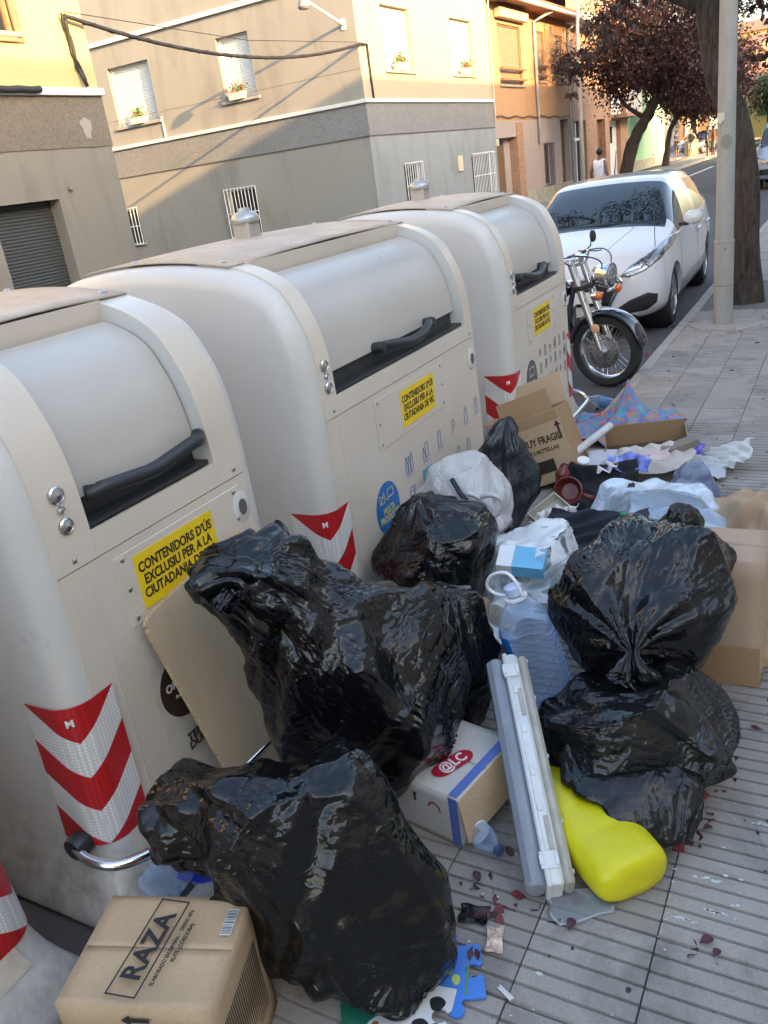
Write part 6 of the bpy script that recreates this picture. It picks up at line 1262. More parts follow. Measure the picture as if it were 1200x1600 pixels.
# ---------------------------------------------------------------- cartons
def carton(label, c, lx, ly, lz, mat, yaw=0, rot=None, name='cardboard_box', open_top=False, group=None, dents=.004, seed=0):
    """closed carton: six board faces with lid flaps, slightly dented; root at the base centre"""
    e = empty(name, c, rad(yaw), label, 'box', group, rot=rot); r = np.random.default_rng(seed); t_ = .004; f = sn(r, 6, 9)
    def panel(o, ex, ey, a, b, nm, mt=mat, thick=t_):
        n = 9; o, ex, ey = Vector(o), Vector(ex), Vector(ey); ez = ex.cross(ey); rows = []
        for i in range(n):
            rows.append([])
            for j in range(n):
                p = o+ex*(a*i/(n-1))+ey*(b*j/(n-1)); w = math.sin(math.pi*i/(n-1))*math.sin(math.pi*j/(n-1)); rows[-1].append(p+ez*float(f(np.array(p)[None])[0])*dents*w)
        return MB().grid(rows, n, n).build(nm, mt, e, smooth=True, solid=thick)
    hx, hy = lx/2, ly/2
    panel((-hx, -hy, 0), (1, 0, 0), (0, 0, 1), lx, lz, 'side'); panel((hx, hy, 0), (-1, 0, 0), (0, 0, 1), lx, lz, 'side'); panel((hx, -hy, 0), (0, 1, 0), (0, 0, 1), ly, lz, 'side'); panel((-hx, hy, 0), (0, -1, 0), (0, 0, 1), ly, lz, 'side'); panel((-hx, hy, .003), (1, 0, 0), (0, -1, 0), lx, ly, 'bottom')
    if not open_top:
        panel((-hx, -hy, lz), (1, 0, 0), (0, 1, 0), lx, hy-.001, 'flap'); panel((-hx, .001, lz), (1, 0, 0), (0, 1, 0), lx, hy-.001, 'flap')
    return e, panel
raza, _ = carton('light brown liquor carton printed with a framed name on top', (-1.181, .804, 0), .325, .262, .33, card, 19.5, seed=1, dents=.006)
zt = .338
text('RAZA', .062, ink, raza, (-.015, .0, zt), (.12, 1, 0), (-1, .12, 0), .0016, sx=.98, space=1.06)
fr = MB(); ex_, ey_ = Vector((.12, 1, 0)).normalized(), Vector((-1, .12, 0)).normalized()
for off, L, h in ((.032, .115, .0015), (-.034, .115, .0015)): fr.obox(Vector((-.017, 0, zt))+ey_*off, ex_, ey_, (0, 0, 1), L, h, .0004)
for off in (-.115, .115): fr.obox(Vector((-.017, 0, zt))+ex_*off, ex_, ey_, (0, 0, 1), .0015, .034, .0004)
fr.build('printed_frame', ink, raza)
text('ELABORADO EN ESPAÑA  ·  DESDE 1876', .0125, ink, raza, (.036, -.0, zt), ex_, ey_, .0002, sx=.82); text('RUTE (CÓRDOBA)', .0125, ink, raza, (.054, .01, zt), ex_, ey_, .0002, sx=.9)
b_ = MB(); rnb = random.Random(3)
b_.box(.128, .152, .03, .095, zt-.0005, zt+.0002).build('barcode_label', plate_m, raza)
for i in range(16): MB().box(.129, .151, .032+i*.0039, .032+i*.0039+rnb.uniform(.0008, .0024), zt+.0004, zt+.0008).build('barcode_line', ink, raza)
for sx_ in (-1, 1): MB().prism([(0, 0), (.02, .014), (.02, .005), (.06, .005), (.06, -.005), (.02, -.005), (.02, -.014)], (-.03, -.1345, .295 if sx_ < 0 else .25), (1, 0, 0), (0, 0, 1), (0, -1, 0), .0006).build('printed_arrow', ink, raza)
pl = MB(); [pl.box(.1655, .1660, -.10+i*.009, -.10+i*.009+.003, .06, .25) for i in range(22)]; pl.build('printed_lines', ink, raza)
dlc, _ = carton('white and blue lamp carton with a red oval logo wedged between black bags', (-.945, 1.745, 0), .25, .30, .165, cardw, -11, seed=2, dents=.006)
zt = .173; redp = print_mat('print_red', (.42, .012, .03)); bluep = print_mat('print_blue', (.10, .16, .46))
m = MB(); n = 24; pp = [(.036*math.cos(a)+(.035 if math.cos(a) > 0 else -.035), .028*math.sin(a)) for a in [k/n*6.283 for k in range(n)]]
m.prism(pp, (.035, -.035, zt-.0004), (.25, .97, 0), (-.97, .25, 0), (0, 0, 1), .0012).build('red_logo', redp, dlc)
text('@LC', .05, inkw, dlc, (.035, -.035, zt+.0012), (.25, .97, 0), (-.97, .25, 0), .0012, sx=.85)
MB().box(.098, .1245, -.148, .148, zt-.0004, zt+.0006).build('blue_stripe', bluep, dlc); MB().box(.098, .1275, -.1535, -.1525, .004, .168).build('blue_stripe', bluep, dlc)
for k, (x, y) in enumerate(((-.04, -.085), (-.045, -.045), (-.05, -.005))):
    MB().prism([((.013 if i % 2 == 0 else .0055)*math.cos(i*math.pi/5+.6), (.013 if i % 2 == 0 else .0055)*math.sin(i*math.pi/5+.6)) for i in range(10)], (x, y, zt-.0002), (1, 0, 0), (0, 1, 0), (0, 0, 1), .0008).build('printed_star', print_mat('print_navy_star', (.06, .07, .14)), dlc)
text('16" (40cm)', .02, ink, dlc, (-.078, -.07, zt), (.25, .97, 0), (-.97, .25, 0), .0008)
text('Basic', .016, ink, dlc, (-.02, -.1535, .12), (0, 0, -1), (1, 0, 0), .0005); MB().lathe([(.022, 0), (.022, .001), (.015, .001), (.015, 0)], (.045, -.1525, .105), (0, -1, 0), 20).build('printed_ring', redp, dlc)
MB().add([(.128, -.15, .16), (.128, .10, .165), (.165, .09, .05), (.158, -.16, .04)], [(0, 1, 2, 3)]).build('loose_flap', card, dlc, solid=.004)
rb, _ = carton('pinkish brown cardboard box standing upright beside the knotted bag', (-.395, 2.70, 0), .40, .26, .455, card2, 2, seed=3, dents=.006)
MB().add([(-.20, -.139, .0), (.20, -.139, .0), (.197, -.136, .145), (-.198, -.136, .145)], [(0, 1, 2, 3)]).build('base_flap', card3, rb, solid=.005)
sk = MB()
def line2(m, pts, w=.0016, y=-.1345):
    for (a, b), (c, d) in zip(pts, pts[1:]):
        v = Vector((c-a, 0, d-b)); L = v.length; v /= L; m.obox(((a+c)/2, y, (b+d)/2), v, (0, 1, 0), Vector((-v.z, 0, v.x)), L/2+w/2, .0004, w/2)
line2(sk, [(-.02, .475), (.0, .47), (.0, .455), (-.01, .455)], .003); line2(sk, [(.02, .48), (.02, .50), (.05, .50), (.05, .48), (.06, .48)], .003); line2(sk, [(-.05, .42), (.09, .42), (.09, .375), (.05, .375), (-.05, .375), (-.05, .42)]); line2(sk, [(.07, .372), (.10, .372), (.10, .365), (.07, .365), (.07, .372)]); line2(sk, [(-.04, .35), (.09, .35), (.09, .325), (-.04, .325), (-.04, .35)]); line2(sk, [(.0, .295), (.09, .295)])
for z in (.405, .395, .387): line2(sk, [(-.04, z), (.03, z)], .0012)
sk.v = [(x, y, z-.07) for x, y, z in sk.v]; sk.build('printed_outline', ink, rb)
# opened fragile-bottles carton, rolled over on the heap
muy = empty('cardboard_box', (-1.40, 4.30, .03), 0, 'opened brown carton printed for fragile bottles, tilted against the containers', 'box', rot=(rad(-8), rad(-19), rad(6)))
def pan(o, ex, ey, a, b, nm, mt=card3, root=muy): return MB().add([Vector(o), Vector(o)+Vector(ex)*a, Vector(o)+Vector(ex)*a+Vector(ey)*b, Vector(o)+Vector(ey)*b], [(0, 1, 2, 3)]).build(nm, mt, root, solid=.005)
pan((-.16, -.13, 0), (1, 0, 0), (0, 0, 1), .32, .39, 'side', card); pan((-.16, .13, 0), (1, 0, 0), (0, 0, 1), .32, .39, 'side'); pan((-.16, -.127, 0), (0, 1, 0), (0, 0, 1), .254, .39, 'side'); pan((.16, -.127, 0), (0, 1, 0), (0, 0, 1), .254, .39, 'side'); pan((-.155, -.125, .004), (1, 0, 0), (0, 1, 0), .31, .25, 'bottom')
pan((-.16, .13, .392), (1, 0, 0), (0, .25, .97), .32, .17, 'flap', card); pan((-.16, -.13, .392), (1, 0, 0), (0, .1, .995), .30, .115, 'flap', card3); pan((-.163, -.12, .392), (0, 1, 0), (-.9, 0, .3), .24, .12, 'flap')
text('MUY FRAGIL', .058, inkb, muy, (.02, -.1335, .24), (1, 0, 0), (0, 0, 1), .0014, sx=.72); text('12 BOTELLAS', .032, inkb, muy, (.02, -.1335, .185), (1, 0, 0), (0, 0, 1), .0006, sx=.9)
MB().prism([(0, .05), (-.018, .02), (-.006, .02), (-.006, -.05), (.006, -.05), (.006, .02), (.018, .02)], (.135, -.1332, .275), (1, 0, 0), (0, 0, 1), (0, -1, 0), .0008).build('printed_arrow', inkb, muy)
MB().box(-.05, .05, -.1342, -.1334, .06, .13).build('printed_mark', inkb, muy); MB().box(-.155, .155, -.1345, -.1335, .33, .385).build('tape', tape, muy)
MB().box(-.166, -.1645, -.06, .04, .27, .36).build('barcode_label', plate_m, muy)
# ---------------------------------------------------------------- wooden board against the narrow container
bd = empty('wooden_board', (-1.56, 1.62, .05), 0, 'pale chipboard panel with a broken rounded corner leaning on the narrow container', 'board')
chip = NT('chipboard_face'); a = chip.noise(3, 5, .6, vec=chip.mapped((1, 6, 1))); b = chip.noise(2, 4, .6); chip.set(col=chip.mix(.5, chip.ramp(a, [(.3, (.44, .335, .22)), (.7, (.55, .435, .30))]), chip.ramp(b, [(.3, (.42, .32, .215)), (.7, (.54, .435, .30))])), rough=.5); chip = reg(chip); chip_e = plain('chipboard_edge', (.46, .34, .19), .9, var=.5, vscale=160, bump=.8, bscale=200)
bz = Vector((-.105, -.115, .72)).normalized(); by = Vector((.02, .985, .155)).normalized(); by = (by-bz*by.dot(bz)).normalized(); bn = by.cross(bz)
pol = [(-.12, -.12), (.34, -.12), (.34, .69), (-.08, .69), (-.105, .683), (-.118, .67), (-.112, .662), (-.121, .65)]
m = MB(); nP = len(pol); o0 = Vector((0, 0, 0)); F_ = [o0+by*p[0]+bz*p[1]+bn*.009 for p in pol]; B_2 = [o0+by*p[0]+bz*p[1]-bn*.009 for p in pol]
m.mat(0).add(F_+B_2, [tuple(range(nP)), tuple(range(2*nP-1, nP-1, -1))]); m.mat(1).add(F_+B_2, [(i, (i+1) % nP, nP+(i+1) % nP, nP+i) for i in range(nP)]); m.build('panel', [chip, chip_e], bd)
# ---------------------------------------------------------------- lamp fixture leaning on the pile
P0, P1 = Vector((-.565, 1.475, .045)), Vector((-.868, 2.035, .31)); ax_ = (P1-P0).normalized(); L_ = (P1-P0).length
side_ = Vector((.86, .50, 0)); side_ = (side_-ax_*side_.dot(ax_)).normalized(); nrm_ = ax_.cross(side_)
if nrm_.z < 0: nrm_ = -nrm_
fx = empty('light_fixture', P0, 0, 'white waterproof tube light housing with grey clear cover leaning across the pile', 'light fixture')
fw_m = plain('fixture_white', (.66, .66, .64), .4, var=.1, vscale=12); fb_m = plain('fixture_dusty_base', (.40, .37, .30), .6, var=.2, vscale=18); smoky = clear_mat('smoky_cover', (.40, .43, .48), .55, 12, .15, .12)
def Q(u, s, n): return ax_*u + side_*s + nrm_*n
def rr_ring(u, s0, s1, n0, n1, ch=.012):
    return [Q(u, a, b) for a, b in ((s0+ch, n0), (s1-ch, n0), (s1, n0+ch), (s1, n1-ch), (s1-ch, n1), (s0+ch, n1), (s0, n1-ch), (s0, n0+ch))]
def bar_(u0, u1, s0, s1, n0, n1, ch=.012, taper=.015):
    return MB().loft([rr_ring(u0, s0+taper, s1-taper, n0+taper*.6, n1-taper*.6, ch), rr_ring(u0+taper, s0, s1, n0, n1, ch), rr_ring(u1-taper, s0, s1, n0, n1, ch), rr_ring(u1, s0+taper, s1-taper, n0+taper*.6, n1-taper*.6, ch)])
bar_(0, L_, -.006, .034, -.045, .045, .008, .005).build('frame_rim', fw_m, fx, smooth=40); bar_(.006, L_-.006, -.060, -.0065, -.040, .040, .014, .007).build('clear_cover', smoky, fx, smooth=40); bar_(.004, L_-.004, .0345, .062, -.038, .038, .009, .005).build('base_tray', fb_m, fx, smooth=40)
bar_(-.004, L_+.004, -.010, .004, -.049, .049, .004, .003).build('gasket_rim', fw_m, fx, smooth=40)
for u in (.06, L_-.06):
    c_ = MB(); c_.obox(Q(u, .006, .048), ax_, side_, nrm_, .022, .022, .004).obox(Q(u, -.012, .05), ax_, side_, nrm_, .012, .006, .006).obox(Q(u, .026, .052), ax_, side_, nrm_, .016, .005, .004); c_.build('clip', fw_m, fx, bevel=.002)
for u in (.20, .30, .43, .56): MB().obox(Q(u, .012, .0465), ax_, side_, nrm_, .010, .008, .003).build('small_clip', fw_m, fx, bevel=.0015)
for u in (.13, .52): MB().obox(Q(u, .020, .0465), ax_, side_, nrm_, .045, .006, .003).build('moulded_rib', fb_m, fx, bevel=.002)
for u in (.04, .17, .36, .55, .68): MB().lathe([(.006, 0), (.006, .006), (0, .007)], Q(u, .0615, .01), side_, 8).build('stud', fw_m, fx)
# ---------------------------------------------------------------- bottles and jugs
t = NT('pet_plastic'); t.set(col=(.62, .74, .93), rough=.06, spec=.5); tr = t.n('ShaderNodeBsdfTransparent'); tr.inputs[0].default_value = (.84, .91, .99, 1); mx = t.n('ShaderNodeMixShader'); lw = t.n('ShaderNodeLayerWeight'); lw.inputs[0].default_value = .35; t.l(t.math('ADD', t.math('MULTIPLY', lw.outputs['Facing'], .70), .055), mx.inputs[0]); t.l(tr.outputs[0], mx.inputs[1]); t.l(t.b.outputs[0], mx.inputs[2]); t.l(mx.outputs[0], t.out.inputs[0]); pet = reg(t)
blue_lab = print_mat('label_blue', (.02, .20, .60), .35)
jug = empty('water_jug', (-.805, 2.25, .04), 0, 'big clear ribbed plastic water jug with white handle and blue label', 'jug', rot=(rad(6), rad(-12), rad(-20))); jug.scale = (1.12, 1.12, 1.12)
pr = [(0, 0), (.06, .002), (.076, .012)]
for i in range(13): z = .02+i*.0175; pr += [(.080, z), (.081, z+.009), (.0715, z+.0135)]
pr += [(.079, .255), (.074, .285), (.058, .318), (.036, .342), (.022, .352), (.022, .368)]
MB().lathe(pr, (0, 0, 0), (0, 0, 1), 36).build('bottle', pet, jug, smooth=50)
MB().lathe([(.026, .368), (.026, .392), (.022, .395), (0, .395)], (0, 0, 0), (0, 0, 1), 24).build('cap', plain('cap_pale_blue', (.45, .55, .72), .35), jug, smooth=40)
MB().lathe([(.023, .350), (.034, .353), (.034, .360), (.023, .362)], (0, 0, 0), (0, 0, 1), 24).build('collar', inkw, jug, smooth=40)
MB().tube(catmull([(-.032, 0, .356), (-.07, -.01, .368), (-.085, -.015, .395), (-.06, -.01, .428), (-.01, 0, .436), (.02, 0, .41), (.03, 0, .362)], np.linspace(0, 6, 40)).tolist(), .0052, 8).build('handle', inkw, jug, smooth=True)
lb = MB(); rows_ = [[(math.cos(a)*.0825, math.sin(a)*.0825, z) for a in [rad(205)+rad(65)*i/12 for i in range(13)]] for z in (.175, .262)]; lb.grid(rows_, 2, 13).build('blue_label', blue_lab, jug)
rows_ = [[(math.cos(a)*.0832, math.sin(a)*.0832, z) for a in [rad(232)+rad(20)*i/6 for i in range(7)]] for z in (.182, .200)]; MB().grid(rows_, 2, 7).build('label_emblem', plain('emblem_green', (.25, .50, .10), .4), jug)
yj = empty('yellow_jug', (-.372, 1.565, .066), 0, 'bright yellow plastic jug lying under the slack black bag', 'jug'); yel_p = NT('yellow_plastic'); yz = yel_p.noise(5, 4, .6); yel_p.set(col=yel_p.mix(yel_p.ramp(yel_p.noise(26, 6, .75, dist=1), [(.60, (0, 0, 0)), (.74, (.55, .55, .55))]), yel_p.ramp(yz, [(.3, (.60, .52, .004)), (.7, (.70, .63, .01))]), (.30, .25, .03)), rough=.38, sss=.05); yel_p.bump(yel_p.noise(9, 4, .6), .3, .012); yel_p = reg(yel_p)
yd = Vector((-.75, .66, .03)).normalized(); ys = Vector((.66, .75, 0)); ys = (ys-yd*ys.dot(yd)).normalized(); yn = ys.cross(yd); yn = yn if yn.z > 0 else -yn; rg = []
for u, w_, h_ in ((U_ if U_ < .07 else .07+(U_-.07)*1.1, w0*1.18, h0*.86) for U_, w0, h0 in ((-.004, .035, .030), (.0, .070, .058), (.012, .083, .070), (.03, .088, .074), (.05, .0885, .0745), (.06, .0895, .0745), (.115, .091, .075), (.122, .0895, .0738), (.13, .091, .075), (.19, .093, .075), (.20, .089, .072), (.206, .092, .074), (.212, .088, .071), (.218, .091, .073), (.30, .085, .070), (.36, .05, .045), (.40, .025, .025))):
    rg.append([yd*u + ys*(np.sign(math.cos(a))*abs(math.cos(a))**.75*w_) + yn*(np.sign(math.sin(a))*abs(math.sin(a))**.75*h_) for a in [k/36*6.283 for k in range(36)]])
MB().loft(rg).build('body', yel_p, yj, smooth=50)
def bottle(label, c, d, L, r, capmat, lab=None, name='plastic_bottle', squash=1):
    e = empty(name, c, 0, label, 'bottle'); d = Vector(d).normalized(); p = [(0, 0), (r*.8, .002), (r, .015)]
    for i in range(5): z = .02+i*L*.11; p += [(r, z), (r*.93, z+L*.03), (r, z+L*.06)]
    p += [(r, L*.66), (r*.85, L*.76), (r*.5, L*.88), (r*.33, L*.93), (r*.33, L*.97)]
    MB().lathe(p, (0, 0, 0), d, 28, sy=squash).build('bottle', pet, e, smooth=50); MB().lathe([(r*.42, L*.95), (r*.42, L*1.03), (0, L*1.03)], (0, 0, 0), d, 20).build('cap', capmat, e, smooth=40)
    if lab: MB().lathe([(r*1.012, L*.3), (r*1.012, L*.55)], (0, 0, 0), d, 28, sy=squash).build('label', lab, e, smooth=40)
    return e
capb = plain('cap_dark_blue', (.05, .08, .16), .35); bottle('small clear bottle with a dark cap lying beside the lamp carton', (-.90, 1.66, .036), (.86, -.50, 0), .19, .034, capb, inkw)
bottle('crushed clear bottle with a white printed band lying by the motorcycle wheel', (-1.46, 5.98, -.06), (-1, .45, .1), .30, .045, plain('cap_white', (.7, .7, .7), .4), plain('label_bottle_blue', (.08, .22, .42), .4), squash=.7)
bottle('large clear bottle standing between the narrow container and the biggest bag', (-1.55, 1.31, -.10), (.05, .1, 1), .30, .07, plain('cap_white', (.7, .7, .7), .4))
bottle('clear bottle lying behind the liquor carton', (-1.57, 1.10, .02), (.1, .9, .25), .25, .06, plain('cap_white', (.7, .7, .7), .4))
bottle('green capped clear bottle poking out of the milky bag', (-.80, 3.14, .14), (.2, -.1, 1), .22, .038, plain('cap_green', (.02, .18, .08), .4), plain('label_green', (.1, .3, .15), .4))
sheet_obj('blue_wrapper', 'bright blue plastic wrapper stuck behind the liquor carton', 'wrapper', (-1.50, 1.22, -.03), (1, .2, .1), (0, .4, 1), .14, .12, .05, 40, plain('wrapper_blue', (.01, .03, .36), .3))
# ---------------------------------------------------------------- heap of loose things between the bags
cloth_b = plain('black_cloth', (.012, .012, .013), .9, var=.3); drp = lambda H, w=.25: (lambda u, v: H*np.exp(-(u**2+v**2)/w**2))
t = NT('floral_cloth'); v = t.n('ShaderNodeTexVoronoi'); v.inputs['Scale'].default_value = 34; t.l(t.co(), v.inputs['Vector']); sc = t.n('ShaderNodeSeparateColor'); t.l(v.outputs['Color'], sc.inputs[0]); n2 = t.noise(30, 3, .6)
t.set(col=t.mix(t.ramp(n2, [(.4, (0, 0, 0)), (.6, (.55, .55, .55))]), t.ramp(sc.outputs[0], [(0, (.10, .26, .50)), (.25, (.12, .40, .46)), (.4, (.50, .10, .14)), (.55, (.62, .24, .05)), (.7, (.20, .16, .44)), (.85, (.12, .36, .22)), (1, (.55, .22, .28))]), (.16, .22, .44)), rough=.9); flor = reg(t)
rngc = np.random.default_rng(3); foldc = sn(rngc, 6, 16)
sheet_obj('floral_cloth', 'bright flower-patterned cloth dumped in a peak over the kerb', 'cloth', (-1.22, 5.16, .03), (1, .1, 0), (-.1, 1, 0), .66, .60, .045, 50, flor, 70, 9, drape=lambda u, v: .33*np.exp(-np.sqrt((u-.02)**2+(v-.05)**2)/.17) + .035*np.sin(np.arctan2(v-.05, u-.02)*8)*np.clip(np.sqrt(u**2+v**2)*3, 0, 1))
tray = empty('cardboard_tray', (-.98, 4.62, .08), rad(14), 'dark brown open cardboard tray box lying on the heap', 'tray box', rot=(rad(6), rad(-3), rad(14)))
for o_, ex2, ey2, a2, b2, nm in (((-.22, -.13, 0), (1, 0, 0), (0, 1, 0), .44, .26, 'bottom'), ((-.22, -.13, 0), (1, 0, 0), (0, 0, 1), .44, .06, 'side'), ((-.22, .13, 0), (1, 0, 0), (0, 0, 1), .44, .13, 'side'), ((-.22, -.13, 0), (0, 1, 0), (0, 0, 1), .26, .11, 'side'), ((.22, -.13, 0), (0, 1, 0), (0, 0, 1), .26, .11, 'side')): pan(o_, ex2, ey2, a2, b2, nm, card3 if nm == 'side' else cardboard('cardboard_inner', (.12, .07, .045)), tray)
sheet_obj('cream_cushion_cover', 'creased cream paper sack lying in front of the dark tray box', 'sack', (-.90, 4.36, .14), (1, .15, .08), (-.1, 1, .35), .42, .24, .10, 51, plain('cream_film', (.55, .49, .42), .5), 40, 7)
sheet_obj('blue_wrapper', 'blue and white snack wrapper on top of the milky bag', 'wrapper', (-.97, 4.12, .20), (1, .2, 0), (-.1, .9, .5), .22, .12, .06, 52, plain('wrapper_blue_white', (.16, .20, .55), .3, var=.7, vscale=18), 34, 10)
sheet_obj('crumpled_paper', 'crumpled white paper ball at the far edge of the heap on the paving', 'paper', (-.55, 4.60, .08), (1, .1, .4), (-.1, 1, .3), .26, .22, .12, 53, paper_w, 44, 12)
sheet_obj('flat_paper', 'flat white paper sheet lying under the crumpled paper ball', 'paper', (-.68, 4.50, .06), (1, -.2, -.15), (.2, 1, .1), .30, .20, .06, 54, plain('paper_grey_white', (.52, .53, .55), .7), 36, 6)
sheet_obj('violet_wrapper', 'violet printed wrapper half under the crumpled paper', 'wrapper', (-.76, 4.66, .10), (1, .0, 0), (0, 1, .3), .16, .10, .05, 55, plain('wrapper_violet', (.15, .12, .5), .35, var=.6, vscale=25), 26, 10)
o = MB().obox((0, 0, 0), Vector((.9, .35, .28)).normalized(), Vector((-.36, .93, 0)).normalized(), Vector((-.26, -.1, .96)).normalized(), .13, .05, .018).build('old_book', plain('book_brown', (.22, .18, .14), .7), bevel=.004); o.location = (-.80, 4.46, .17); tag(o, 'worn brown hardback book lying on the cream sack', 'book')
bag('small grey blue plastic bag next to the milky bag', [(-.62, 3.95, .0, .02, .02), (-.62, 3.95, .02, .12, .12), (-.62, 3.95, .14, .14, .13), (-.62, 3.95, .24, .09, .09), (-.62, 3.95, .29, .03, .03)], 61, bag_mat('blue_grey_film', (.17, .21, .29), .35), up=UY, n=110, m=70, excess=(.13, .1), crease=.014)
sheet_obj('black_cloth', 'crumpled black cloth between the fragile carton and the milky bag', 'cloth', (-1.10, 3.92, .10), (1, .1, .1), (-.1, 1, .5), .40, .42, .14, 62, cloth_b, 46, 8)
sheet_obj('black_cloth', 'dark trousers lying at the foot of the milky bag', 'cloth', (-.93, 3.18, .24), (1, .1, -.05), (-.1, .8, .6), .34, .20, .10, 63, plain('dark_denim', (.014, .018, .028), .85), 40, 8)
pot = empty('red_pot', (-1.17, 3.76, .17), 0, 'dark red glazed pot lying on its side in front of the fragile carton', 'pot', rot=(rad(62), rad(15), 0)); redc = plain('red_ceramic', (.16, .03, .022), .3)
MB().lathe([(.03, 0), (.05, .01), (.066, .05), (.07, .08), (.064, .082), (.058, .05), (.04, .015), (0, .012)], (0, 0, 0), (0, 0, 1), 26).build('bowl', redc, pot, smooth=45); MB().tube([(.06, 0, .06), (.10, .0, .07), (.13, .0, .065)], .011, 8).build('handle', redc, pot, smooth=True)
o = MB().lathe([(0, 0), (.025, .002), (.038, .025), (.036, .05), (.02, .065), (.012, .09), (.016, .095)], (0, 0, 0), (.3, .2, 1), 20).build('red_jar', redc, smooth=45); o.location = (-1.24, 3.83, .20); tag(o, 'small red ceramic jar behind the red pot', 'jar')
wbx = empty('open_box', (-1.14, 3.46, .14), 0, 'open white gift box lying tilted beside the charcoal bag', 'box', rot=(rad(28), rad(14), rad(-38)))
for o_, ex2, ey2, a2, b2, nm in (((-.12, -.08, 0), (1, 0, 0), (0, 1, 0), .24, .16, 'bottom'), ((-.12, -.08, 0), (1, 0, 0), (0, 0, 1), .24, .05, 'side'), ((-.12, .08, 0), (1, 0, 0), (0, 0, 1), .24, .05, 'side'), ((-.12, -.08, 0), (0, 1, 0), (0, 0, 1), .16, .05, 'side'), ((.12, -.08, 0), (0, 1, 0), (0, 0, 1), .16, .05, 'side')): pan(o_, ex2, ey2, a2, b2, nm, plain('gift_box_cream', (.50, .46, .38), .6), wbx)
sheet_obj('crumpled_tissue', 'crumpled printed tissue paper spilling out of the white gift box', 'paper', (-1.12, 3.36, .20), (1, .1, .2), (-.1, .8, .6), .20, .13, .16, 65, plain('tissue', (.58, .57, .54), .85, var=.3, vscale=50), 40, 13)
o = MB().obox((0, 0, 0), Vector((.95, -.25, .12)).normalized(), Vector((.2, .9, .1)).normalized(), Vector((-.1, -.1, .98)).normalized(), .16, .05, .012).build('wood_offcut', plain('slat_pale', (.42, .30, .2), .7), bevel=.003); o.location = (-1.10, 3.28, .13); tag(o, 'pale strip of wood under the gift box', 'wood strip')
mk = empty('pharmacy_carton', (-1.045, 2.70, .315), 0, 'white and blue pharmacy carton inside the clear bag', 'box', rot=(rad(25), rad(4), rad(8)))
MB().box(-.09, .09, -.05, .05, -.03, .03).build('carton', inkw, mk, bevel=.002); MB().box(-.03, .0905, -.0506, .0506, -.0305, .0306).build('blue_print', plain('print_sky', (.16, .45, .66), .4), mk)
for i, (c, dx, mt, lab_, kk) in enumerate((((-1.12, 2.78, .12), .10, card, 'brown folded carton inside the clear bag', 'folded carton'), ((-.98, 2.90, .16), .09, plain('lime_pack', (.42, .48, .20), .6), 'lime green food pack inside the clear bag', 'food pack'), ((-1.18, 2.92, .15), .08, paper_w, 'white cardboard sleeve inside the clear bag', 'cardboard sleeve'))):
    r_ = random.Random(i); q = Matrix.Rotation(r_.uniform(-.6, .6), 3, 'X') @ Matrix.Rotation(r_.uniform(-.6, .6), 3, 'Y') @ Matrix.Rotation(r_.uniform(0, 3), 3, 'Z'); o = MB().obox((0, 0, 0), q.col[0], q.col[1], q.col[2], dx, dx*.8, .03).build(kk.replace(' ', '_'), mt, bevel=.003); o.location = c; tag(o, lab_, 'packaging')
o = sheet_obj('kraft_paper_bag', 'crumpled brown kraft paper bag behind the upright cardboard box', 'paper bag', (-.27, 3.36, .14), (1, .05, .05), (-.1, 1, .45), .54, .50, .16, 66, kraft, 50, 6, drape=lambda u, v: .27*np.exp(-(u**2+v**2)/.16))
sheet_obj('brown_packing_paper', 'crumpled brown packing paper poking out right of the upright box', 'paper', (-.17, 2.72, .12), (.6, 1, .1), (0, .2, 1), .22, .26, .10, 67, kraft, 36, 8)
sheet_obj('white_packing_paper', 'torn white paper lying beside the upright cardboard box', 'paper', (-.12, 2.95, .10), (.6, 1, .1), (-.3, .2, .8), .22, .18, .10, 68, paper_w, 36, 9)
o = MB().tube([(-.60, 3.20, .20), (-.46, 3.28, .25), (-.38, 3.33, .33)], [.010, .009, .009], 6).build('black_strap', plain('strap_black', (.015, .015, .018), .6)); tag(o, 'black strap running over the milky bag to a red tab', 'strap')
o = MB().obox((0, 0, 0), (1, 0, 0), (0, .7, .7), (0, -.7, .7), .03, .018, .003).build('red_tab', plain('tab_red', (.5, .07, .03), .5)); o.location = (-.36, 3.35, .33); tag(o, 'small red tab at the end of the black strap', 'tab')
for i, (x, y, z) in enumerate(((-.80, 3.42, .335), (-.72, 3.26, .29))): sheet_obj('black_label', ('slim curled black label on the milky bag', 'square black label on the milky bag')[i], 'label', (x, y, z), ((.3, .2, 1), (1, .3, .3))[i], ((1, .2, 0), (-.2, .9, .5))[i], .07, (.03, .06)[i], .02, 70+i, plain('label_black', (.02, .022, .028), .5), 14, 8)
o = MB().tube([(-1.30, 4.30, .18), (-1.17, 4.58, .25)], .022, 12).build('cardboard_tube', plain('tube_white', (.55, .54, .52), .6), smooth=40); tag(o, 'white cardboard tube next to the fragile carton', 'tube')
sheet_obj('white_tray', 'white plastic tray under the cardboard tube', 'tray', (-1.12, 4.35, .12), (1, .2, 0), (-.2, 1, .3), .26, .22, .03, 71, plain('tray_white', (.52, .52, .56), .5), 20, 4)
sheet_obj('plastic_offcut', 'clear plastic offcut under the lower end of the light fixture', 'plastic sheet', (-.50, 1.50, .006), (.8, .6, 0), (-.6, .8, 0), .16, .10, .01, 72, clearf, 16, 4)
sheet_obj('dark_rag', 'flat black scrap of film on the paving near the biggest bag', 'scrap', (-.735, 1.375, .006), (1, .2, 0), (-.2, 1, 0), .07, .06, .02, 73, black_f2, 16, 8)
